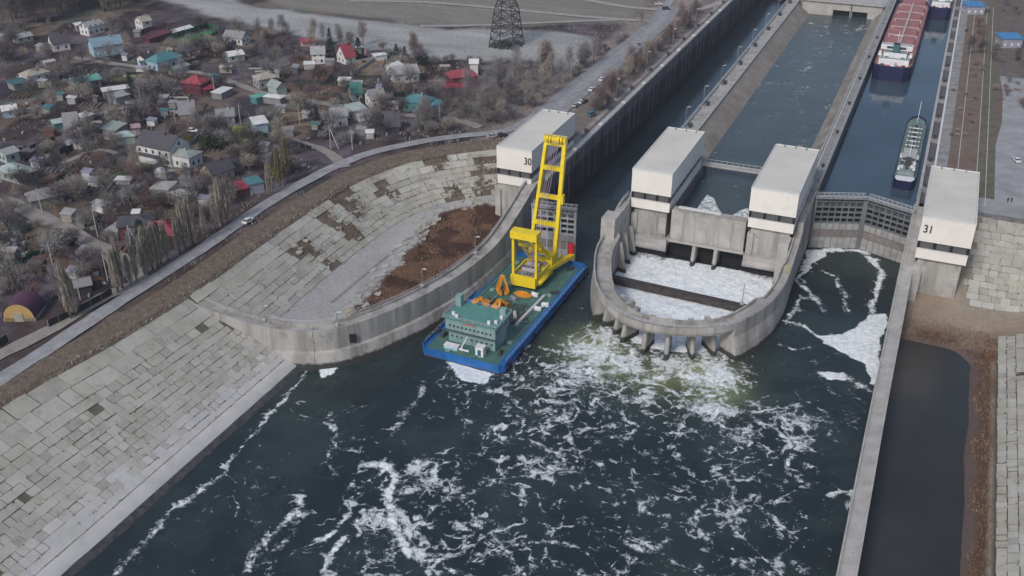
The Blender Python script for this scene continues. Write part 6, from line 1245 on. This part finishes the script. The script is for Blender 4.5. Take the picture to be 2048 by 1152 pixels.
for px, py, rz_, c_, lb, vn in [(497, 445, 1.55, 'white', 'white car driving on the embankment road above the slabs', 0), (1184, 181, 1.5, 'white', 'white car on the quay road, nearer of the close pair', 0), (1204, 161, 1.5, 'white', 'white car on the quay road, farther of the close pair', 0), (1275, 91, 1.45, 'silver', 'silver car alone on the far quay road', 0),
                      (1318, 10, .6, 'white', 'white car at the far road junction near the top edge', 0), (1332, 20, .6, 'dark', 'dark van at the far road junction near the top edge', 1), (986, 275, .75, 'silver', 'grey car on the bend behind gatehouse 30, left one', 0), (1004, 273, .75, 'dark', 'dark car on the bend behind gatehouse 30, right one', 0),
                      (2032, 323, 1.9, 'white', 'white car parked on the right road', 0), (386, 264, .2, 'white', 'white car parked behind the big white house', 0), (1152, 213, 1.4, 'silver', 'silver car parked just behind gatehouse 30', 0), (1163, 206, 1.5, 'white', 'white car second in the row behind gatehouse 30', 0), (1160, 204, 1.5, 'dark', 'dark car at the end of the row behind gatehouse 30', 0), (1184, 232, 1.3, 'blue', 'blue van with white top on the quay near the chamber wall', 1), (330, 385, .5, 'blue', 'blue car half hidden in the village yard', 0)]:
    x, y = XY(px, py); car(x + (1.9 if c_ == 'dark' and px == 1160 else 0), y, rz_, c_, lb, van=bool(vn))
def person(x, y, z, label, rz_=0):
    me = bpy.data.meshes.new('person'); J = [(0, 0, .95), (0, 0, 1.2), (0, 0, 1.45), (0, .02, 1.68), (.2, 0, 1.42), (.28, .05, 1.12), (.26, .12, .85), (-.2, 0, 1.42), (-.28, -.05, 1.12), (-.26, .02, .85), (.1, 0, .9), (.12, .12, .5), (.12, .05, .06), (-.1, 0, .9), (-.12, -.1, .5), (-.12, -.2, .06), (.12, .2, .03), (-.12, -.06, .03)]
    Ed = [(0, 1), (1, 2), (2, 3), (2, 4), (4, 5), (5, 6), (2, 7), (7, 8), (8, 9), (0, 10), (10, 11), (11, 12), (0, 13), (13, 14), (14, 15), (12, 16), (15, 17)]; rad = [.17, .16, .14, .115, .08, .06, .05, .08, .06, .05, .11, .08, .06, .11, .08, .06, .05, .05]
    me.from_pydata(J, Ed, []); o = bpy.data.objects.new('person', me); COL.objects.link(o); o.location = (x, y, z); o.rotation_euler = (0, 0, rz_)
    m1 = o.modifiers.new('s', 'SKIN'); me.skin_vertices[0].data[0].use_root = True
    for i, r_ in enumerate(rad): me.skin_vertices[0].data[i].radius = (r_, r_)
    o.modifiers.new('u', 'SUBSURF').levels = 1; me.materials.append(mat('dark_clothes', (.025, .025, .03), .9)); return tag(o, label, 'person')
person(30.2, 344.2, .03, 'left person of the pair in dark clothes walking on the right forecourt', .4); person(31.3, 344.7, .03, 'right person of the pair in dark clothes walking on the right forecourt', .5)
# ================================================================ PYLON
pt = thing('pylon', 'tall dark lattice power pylon standing on the pale plateau', 'pylon', (-199.5, 455, 0)); hp_ = 46
def pw(z): return 5.6 * (1 - z / hp_) ** .9 + 1.0 if z < 26 else 2.2
for sx in (-1, 1):
    for sy in (-1, 1):
        mb = MB(); zz_ = [0, 6, 12, 18, 26, 46]
        for a, b in zip(zz_, zz_[1:]): mb.bar((sx * pw(a), sy * pw(a), a), (sx * pw(b), sy * pw(b), b), .42)
        mb.build('leg', dark_steel, pt)
zz_ = [0, 4, 8, 12, 16, 20, 24, 28, 32, 36, 40, 44]
for k, (ax_, s) in enumerate(((0, -1), (0, 1), (1, -1), (1, 1))):
    mb = MB()
    for a, b in zip(zz_, zz_[1:]):
        wa, wb = pw(a), pw(b)
        def pt3(u, w_, z): return (u * w_, s * w_, z) if ax_ == 0 else (s * w_, u * w_, z)
        mb.bar(pt3(-1, wa, a), pt3(1, wb, b), .26).bar(pt3(1, wa, a), pt3(-1, wb, b), .26).bar(pt3(-1, wb, b), pt3(1, wb, b), .26)
    mb.build('face_lattice', dark_steel, pt)
for z, l in ((30, 9), (37, 7), (43, 5)): MB().bar((-l, 0, z), (l, 0, z), .5).build('cross_arm', dark_steel, pt)
bs = MB(); R = random.Random(55)
for i in range(700):
    a = R.random() * 6.3; r_ = R.uniform(0, 8.5); x, y = -199.5 + r_ * math.cos(a), 455 + r_ * math.sin(a); l = R.uniform(.8, 2.2)
    bs.add([(x - .14, y, 0), (x + .14, y, 0), (x + R.uniform(-1, 1), y + R.uniform(-.5, .5), l)], [(0, 1, 2)])
tag(bs.build('pylon_thicket', mat('dark_thicket', (.035, .035, .037), .95)), 'dark tangled thicket around the foot of the pylon', 'thicket', kind='stuff')
gf = MB()
for i in range(5): gf.box(i * 3.4, i * 3.4 + .2, 0, .2, 0, 1.8)
# ================================================================ TREES
def twigs(mb, cx, cy, cz, rx, rz_, n, R, L_=1.5, w_=.15, up=.5, shell=0):
    for i in range(n):
        a = R.random() * 6.283; u = R.uniform(-1, 1); r_ = R.random() ** (.45 if shell else .5); s = math.sqrt(1 - u * u)
        x, y, z = cx + rx * r_ * s * math.cos(a), cy + rx * r_ * s * math.sin(a), cz + rz_ * r_ * u
        d = Vector((s * math.cos(a) + R.gauss(0, .5), s * math.sin(a) + R.gauss(0, .5), u * .4 + up + R.gauss(0, .4))).normalized(); l = L_ * R.uniform(.5, 1.2)
        sd_ = d.cross(Vector((R.gauss(0, 1), R.gauss(0, 1), R.gauss(0, 1)))).normalized() * w_ * .5
        p = Vector((x, y, z)); mb.add([p - sd_, p + sd_, p + d * l], [(0, 1, 2)])
TM = {}
def tree_mats(k):
    c = {'tan': (.38, .34, .285), 'greybrown': (.24, .22, .21), 'purple': (.17, .14, .155), 'dark': (.09, .08, .09), 'red': (.21, .14, .13), 'grey': (.30, .295, .30), 'olive': (.19, .18, .09), 'yellow': (.30, .29, .07), 'fir': (.018, .045, .035), 'green': (.045, .085, .03)}[k]
    if k not in TM: TM[k] = mat('twigs_' + k, c, .95, tuple(v * .6 for v in c), .8)
    return TM[k]
VAR = {}
def tree_variant(kind, k, v):
    key = (kind, k, v)
    if key in VAR: return VAR[key]
    R = random.Random(hash(kind) % 7 + v * 17 if False else sum(map(ord, kind + k)) + v * 17); tr = MB(); cr = MB()
    if kind == 'round':
        h = 5.2; tr.bar((0, 0, -.3), (0, 0, 2.0), .34, n=6, r2=.26)
        for i in range(7):
            a = i * .9 + R.random(); e = (2.0 * math.cos(a) * R.uniform(.6, 1), 2.0 * math.sin(a) * R.uniform(.6, 1), R.uniform(3.4, 5.6)); tr.bar((0, 0, R.uniform(1.2, 2.0)), e, .2, n=4, r2=.07)
            twigs(cr, e[0] * .8, e[1] * .8, e[2] * .85, 1.7, 1.5, 80, R, 1.4, .085)
        twigs(cr, 0, 0, 3.9, 2.7, 2.1, 240, R, 1.3, .085)
    elif kind == 'tall':
        tr.bar((0, 0, -.3), (.1, 0, 5), .4, n=6, r2=.28); tr.bar((.1, 0, 5), (0, .1, 11), .28, n=5, r2=.08)
        for i in range(10):
            z = 3 + i * .75; a = i * 2.4 + R.random(); l = 2.7 * (1 - (z - 3) / 13); e = (l * math.cos(a), l * math.sin(a), z + 2.0); tr.bar((0, 0, z), e, .14, n=4, r2=.05); twigs(cr, e[0] * .75, e[1] * .75, e[2], 1.3, 1.5, 70, R, 1.7, .085, .9)
        twigs(cr, 0, 0, 7.5, 1.9, 4.4, 240, R, 1.8, .085, .9)
    elif kind == 'poplar':
        for i in range(5):
            a = i * 1.3 + R.random(); tr.bar((.25 * math.cos(a), .25 * math.sin(a), -.3), (.75 * math.cos(a), .75 * math.sin(a), 12 - i), .26, n=5, r2=.07)
        for i in range(900):
            z = 1.2 + 12 * R.random() ** .85; a = R.random() * 6.3; r_ = R.random() * (1.75 - 1.0 * abs(z - 5) / 9); l = R.uniform(1.2, 2.6); p = Vector((r_ * math.cos(a), r_ * math.sin(a), z)); d = Vector((R.gauss(0, .16), R.gauss(0, .16), 1)).normalized(); sd_ = Vector((math.cos(a * 3), math.sin(a * 3), 0)) * .08
            cr.add([p - sd_, p + sd_, p + d * l], [(0, 1, 2)])
    elif kind == 'fir':
        tr.bar((0, 0, -.3), (0, 0, 6.8), .3, n=6, r2=.08)
        for i in range(520):
            z = .5 + 6.6 * R.random() ** 1.25; a = R.random() * 6.3; rr_ = 1.9 * (1 - z / 7.4); r_ = rr_ * R.uniform(.35, 1); p = Vector((r_ * math.cos(a), r_ * math.sin(a), z)); d = Vector((math.cos(a), math.sin(a), -.35)) * R.uniform(.5, .9); sd_ = Vector((-math.sin(a), math.cos(a), 0)) * .22
            cr.add([p - sd_, p + sd_, p + d], [(0, 1, 2)])
    elif kind == 'leafy':
        tr.bar((0, 0, -.3), (0, 0, 2.6), .28, n=6, r2=.12)
        for i in range(7): a = i * .9; twigs(cr, 1.3 * math.cos(a), 1.3 * math.sin(a), R.uniform(1.6, 3.2), 1.1, 1.1, 90, R, .45, .4, .1, 1)
    elif kind == 'bush':
        for i in range(6): a = i * 1.05; tr.bar((0, 0, -.1), (.9 * math.cos(a), .9 * math.sin(a), 1.5), .09, n=4, r2=.04)
        twigs(cr, 0, 0, 1.0, 1.7, 1.1, 190, R, 1.0, .14, .9)
    VAR[key] = (tr.mesh('trunk', bark), cr.mesh('crown', tree_mats(k))); return VAR[key]
NT = [0]
def tree(x, y, kind, k, label, grp, sc=1.0, name='tree', z=0, cat='tree'):
    t, c = tree_variant(kind, k, NT[0] % 3); NT[0] += 1
    o = thing(name, label, cat, (x, y, z), rnd.random() * 6.3, grp); s = sc * rnd.uniform(.88, 1.12); o.scale = (s * rnd.uniform(.9, 1.1), s, s * rnd.uniform(.92, 1.1)); inst('trunk', t, o); inst('crown', c, o)
TN = {'tan': 'tan', 'greybrown': 'grey brown', 'purple': 'purplish', 'dark': 'dark', 'red': 'reddish', 'grey': 'grey', 'olive': 'olive'}
# single notable ones
for px, py, kind, k, sc, nm, lb in [
 (718, 118, 'fir', 'fir', 1.55, 'fir_tree', 'dark fir right of the red gabled house'), (663, 118, 'fir', 'fir', 1.4, 'fir_tree', 'dark fir between the grey roofed white house and the red gabled house'), (660, 88, 'fir', 'fir', 1.1, 'fir_tree', 'dark fir behind the red gabled house'),
 (793, 122, 'fir', 'fir', 1.1, 'fir_tree', 'left fir of the pair behind the long white house'), (810, 122, 'fir', 'fir', 1.15, 'fir_tree', 'right fir of the pair behind the long white house'), (822, 158, 'leafy', 'fir', 1.5, 'yew_tree', 'dark evergreen in front of the long white house'),
 (288, 505, 'fir', 'fir', 1.5, 'fir_tree', 'dark fir at the lane beside the dark brick house'), (318, 490, 'fir', 'fir', 1.0, 'fir_tree', 'small dark fir in front of the red hipped roof'), (265, 196, 'fir', 'fir', 1.5, 'fir_tree', 'spreading dark fir right of the white roofed pavilion'), (77, 158, 'leafy', 'dark', 1.6, 'dark_tree', 'round dark tree below the beige hipped house'),
 (430, 298, 'leafy', 'green', 1.7, 'green_tree', 'dark green leafy tree right of the big white house'), (412, 300, 'leafy', 'green', 1.2, 'green_tree', 'smaller green tree beside the pale green annex'), (482, 278, 'leafy', 'yellow', 1.35, 'willow_tree', 'yellow green leafy tree by the lane junction'), (375, 290, 'leafy', 'yellow', .8, 'bush', 'yellow green bush beside the big white house'),
 (560, 372, 'poplar', 'olive', 1.05, 'willow_tree', 'pale yellow upright willow beside the embankment road'), (575, 350, 'poplar', 'olive', .9, 'willow_tree', 'second pale yellow willow beside the road'), (548, 350, 'leafy', 'yellow', 1.1, 'willow_tree', 'yellowish bushy willow above the road'), (634, 240, 'fir', 'dark', .8, 'cypress', 'narrow dark cypress on the tan garden plot'), (985, 160, 'leafy', 'green', 1.2, 'green_tree', 'green bush right of the large red roofed house'),
 (505, 112, 'leafy', 'dark', 1.2, 'dark_tree', 'dark rounded tree below the plateau edge'), (845, 135, 'leafy', 'fir', 1.5, 'yew_tree', 'dark evergreen left of the large red roofed house'), (800, 205, 'leafy', 'fir', 1.1, 'yew_tree', 'dark evergreen left of the teal roofed house'), (775, 205, 'tall', 'dark', .8, 'bare_tree', 'tall dark bare tree behind the black steep house')]:
    x, y = XY(px, py); tree(x, y, kind, k, lb, None, sc, nm)
# poplars beside the embankment road
POP = [(457, 448, 1.15), (446, 452, 1.25), (432, 462, .8), (387, 492, .95), (372, 500, 1.0), (360, 506, .9), (336, 520, 1.0), (322, 528, .9), (316, 534, .95), (306, 540, .85), (297, 545, .9), (290, 550, .8), (274, 562, .75), (246, 578, 1.05), (237, 586, .9), (152, 632, .95), (143, 637, 1.1), (262, 570, .7), (410, 470, .7), (540, 392, .75)]
for i, (px, py, sc) in enumerate(POP):
    x, y = XY(px, py); tree(x, y, 'poplar', 'tan', '%s tan bare poplar along the embankment road, counted from the top' % (['first', 'second', 'third', 'fourth', 'fifth', 'sixth', 'seventh', 'eighth', 'ninth', 'tenth', 'eleventh', 'twelfth', 'thirteenth', 'fourteenth', 'fifteenth', 'sixteenth', 'seventeenth', 'eighteenth', 'nineteenth', 'twentieth'][sorted(range(20), key=lambda j: POP[j][1]).index(i)]), 'poplars along the embankment road', sc, 'poplar_tree')
# tall bare wood at the upper left
R = random.Random(77)
for i in range(95):
    px = R.uniform(-20, 270); py = R.uniform(-10, 52) if px < 120 else R.uniform(-20, 25); x, y = XY(px, py)
    kd, cl = R.choice(['tall', 'tall', 'poplar']), R.choice(['greybrown', 'tan', 'dark', 'greybrown'])
    if clear(x, y, 3): tree(x, y, kd, cl, '%s %s bare tree in the wood at the upper left corner' % (TN[cl], 'narrow' if kd == 'poplar' else 'tall'), 'bare %s %s trees of the upper left wood' % (TN[cl], kd), R.uniform(1.2, 1.8), 'bare_tree')
# orchard and garden trees
n = 0; tries = 0; placed = []
while n < 290 and tries < 9000:
    tries += 1; px, py = R.uniform(-5, 960), R.uniform(60, 600); x, y = XY(px, py); A = (np.array([x]), np.array([y]))
    if not inpoly(*A, VIL)[0] or not clear(x, y, 1.5) or dist_poly(*A, [(p[0], p[1]) for p in road_path])[0] < 10 or any(math.hypot(a - x, b - y) < 3.4 for a, b in placed) or any(math.hypot(a - x, b - y) < 3 for a, b in sheds_pts): continue
    if vnoise(A[0], A[1], 26, 5)[0] < .30: continue
    k = R.choice(['purple', 'purple', 'greybrown', 'greybrown', 'dark', 'dark', 'grey', 'tan'] + (['red', 'red'] if px < 420 and py > 330 else ['tan', 'grey'])); kind = R.choice(['round', 'round', 'round', 'bush', 'tall']); sc = R.uniform(.6, 1.0) if kind == 'tall' else R.uniform(.75, 1.45)
    tree(x, y, kind, k, ulabel('%s bare %s' % (TN[k], {'round': 'fruit tree', 'bush': 'bush', 'tall': 'tall tree'}[kind]), x, y), 'bare garden trees and bushes', sc, {'round': 'fruit_tree', 'bush': 'bush', 'tall': 'bare_tree'}[kind]); placed.append((x, y)); n += 1
# scrub wood right of the village and hedges along the quay road
def wood(poly_px, count, kinds, cols, label, grp, s0, s1, nm='bare_tree', seed=1):
    R = random.Random(seed); xs = [p[0] for p in poly_px]; ys = [p[1] for p in poly_px]; c = 0; tr_ = 0
    while c < count and tr_ < count * 40:
        tr_ += 1; px, py = R.uniform(min(xs), max(xs)), R.uniform(min(ys), max(ys))
        if not inpoly(np.array([px]), np.array([py]), poly_px)[0]: continue
        x, y = XY(px, py)
        if not clear(x, y, 1) or dist_poly(np.array([x]), np.array([y]), [(p[0], p[1]) for p in road_path])[0] < 4.5: continue
        kd, cl = R.choice(kinds), R.choice(cols); lb = '%s %s%s' % (TN[cl], {'round': 'round', 'tall': 'tall', 'bush': 'low', 'poplar': 'narrow'}[kd], label); g_ = grp + ', ' + TN[cl] + ' ' + kd
        tree(x, y, kd, cl, lb, g_, R.uniform(s0, s1), nm); c += 1
wood([(900, 215), (960, 180), (1000, 150), (1100, 125), (1140, 160), (1100, 205), (1040, 255), (940, 278), (880, 268), (800, 298), (790, 285)], 78, ['tall', 'round', 'round', 'tall'], ['grey', 'greybrown', 'grey', 'tan', 'purple'], ' bare tree in the scrub wood left of the quay road', 'bare trees of the scrub wood', .7, 1.15, seed=3)
wood([(1120, 150), (1180, 120), (1270, 60), (1310, 30), (1300, 55), (1210, 115), (1150, 165)], 30, ['round', 'tall', 'bush'], ['grey', 'greybrown', 'purple'], ' bare tree in the strip between plateau and quay road', 'bare trees between plateau and quay road', .6, 1.0, seed=4)
wood([(1185, 225), (1200, 195), (1240, 155), (1290, 115), (1340, 70), (1385, 25), (1400, 25), (1375, 60), (1310, 120), (1250, 175), (1205, 225)], 80, ['round', 'tall'], ['red', 'purple', 'red', 'tan'], ' bare tree in the hedge beside the left chamber quay', 'reddish bare trees beside the left chamber quay', .55, .9, seed=5)
wood([(1930, 60), (2060, 90), (2060, 140), (2000, 135), (1960, 150), (1935, 110), (1925, 30), (2060, 0), (2060, 40)], 26, ['round', 'tall', 'bush'], ['greybrown', 'dark', 'red'], ' bare tree around the blue roofed pavilions', 'bare trees by the blue pavilions', .6, 1.0, seed=6)
wood([(500, 75), (620, 80), (700, 95), (900, 135), (1000, 135), (900, 120), (700, 85), (560, 68)], 34, ['round', 'bush', 'tall'], ['dark', 'purple', 'greybrown', 'red'], ' bare bush along the foot of the pale plateau', 'bare bushes at the plateau foot', .6, .95, 'bush', seed=7)
wood([(1990, 180), (2010, 160), (2048, 165), (2055, 230), (2040, 230), (2035, 190), (2000, 200)], 12, ['bush', 'round'], ['red', 'greybrown', 'tan'], ' bare bush beside the right road', 'bushes beside the right road', .5, .8, 'bush', seed=16)
wood([(1905, 150), (1955, 150), (1950, 250), (1900, 300)], 14, ['bush'], ['red', 'tan', 'purple'], ' bare bush on the brown strip behind gatehouse 31', 'bushes on the brown strip', .4, .6, 'bush', seed=17)
wood([(0, 60), (50, 50), (60, 120), (0, 130)], 10, ['round'], ['dark', 'purple'], ' bare tree at the left edge below the wood', 'dark bare trees at the left edge', .8, 1.1, seed=8)
# small bare shrubs dotted as undergrowth
ug = MB(); R = random.Random(8)
RS = np.random.RandomState(8); up_, vp_ = np.concatenate([RS.uniform(0, 1000, 5000), RS.uniform(800, 1400, 4000)]), np.concatenate([RS.uniform(50, 610, 5000), RS.uniform(0, 290, 4000)]); ux, uy = PV(up_, vp_)
keep = np.ones(9000, bool); keep[:5000] &= vnoise(ux, uy, 12, 66)[:5000] >= .5; keep &= ~((ux > -133.5) | ((ux > -150) & (uy > 345) & (ux < -134.5))) & (dist_poly(ux, uy, [(p[0], p[1]) for p in road_path]) > 3.2) & ~inpoly(ux, uy, BAS) & ~inpoly(ux, uy, PLATEAU) & ~inpoly(ux, uy, FIELD)
for l_ in LANES: keep &= dist_poly(ux, uy, l_) > 3.0
for x, y in zip(ux[keep].tolist(), uy[keep].tolist()):
    ug.mi = R.randrange(3)
    for j in range(3):
        bx, by = x + R.uniform(-1, 1), y + R.uniform(-1, 1); l = R.uniform(.5, 1.6); ug.add([(bx - .1, by, 0), (bx + .1, by, 0), (bx + R.gauss(0, .4), by + R.gauss(0, .4), l)], [(0, 1, 2)])
tag(ug.build('undergrowth', [tree_mats('greybrown'), tree_mats('dark'), tree_mats('tan')]), 'dry weeds and undergrowth covering the village and scrub ground', 'undergrowth', kind='stuff')
vg = MB()
for i in range(4200):
    k = R.randrange(len(TOP) - 1); p, n_ = TOP[k], nn[k]; q = TOP[k + 1]; t_ = R.random(); d = R.uniform(-8.5, 1.0) if R.random() < .8 else R.uniform(-1, 2.5)
    if p[1] < 90: continue
    x = p[0] + (q[0] - p[0]) * t_ + n_[0] * d; y = p[1] + (q[1] - p[1]) * t_ + n_[1] * d; vg.mi = R.randrange(2); l = R.uniform(.25, .75)
    if d < -5.6: continue
    vg.add([(x - .14, y, -.2), (x + .14, y, -.2), (x + R.gauss(0, .3), y + R.gauss(0, .3), l)], [(0, 1, 2)])
tag(vg.build('verge_grass', [tree_mats('tan'), tree_mats('red')]), 'dry brown grass on the verge between road and slabs', 'grass', kind='stuff')
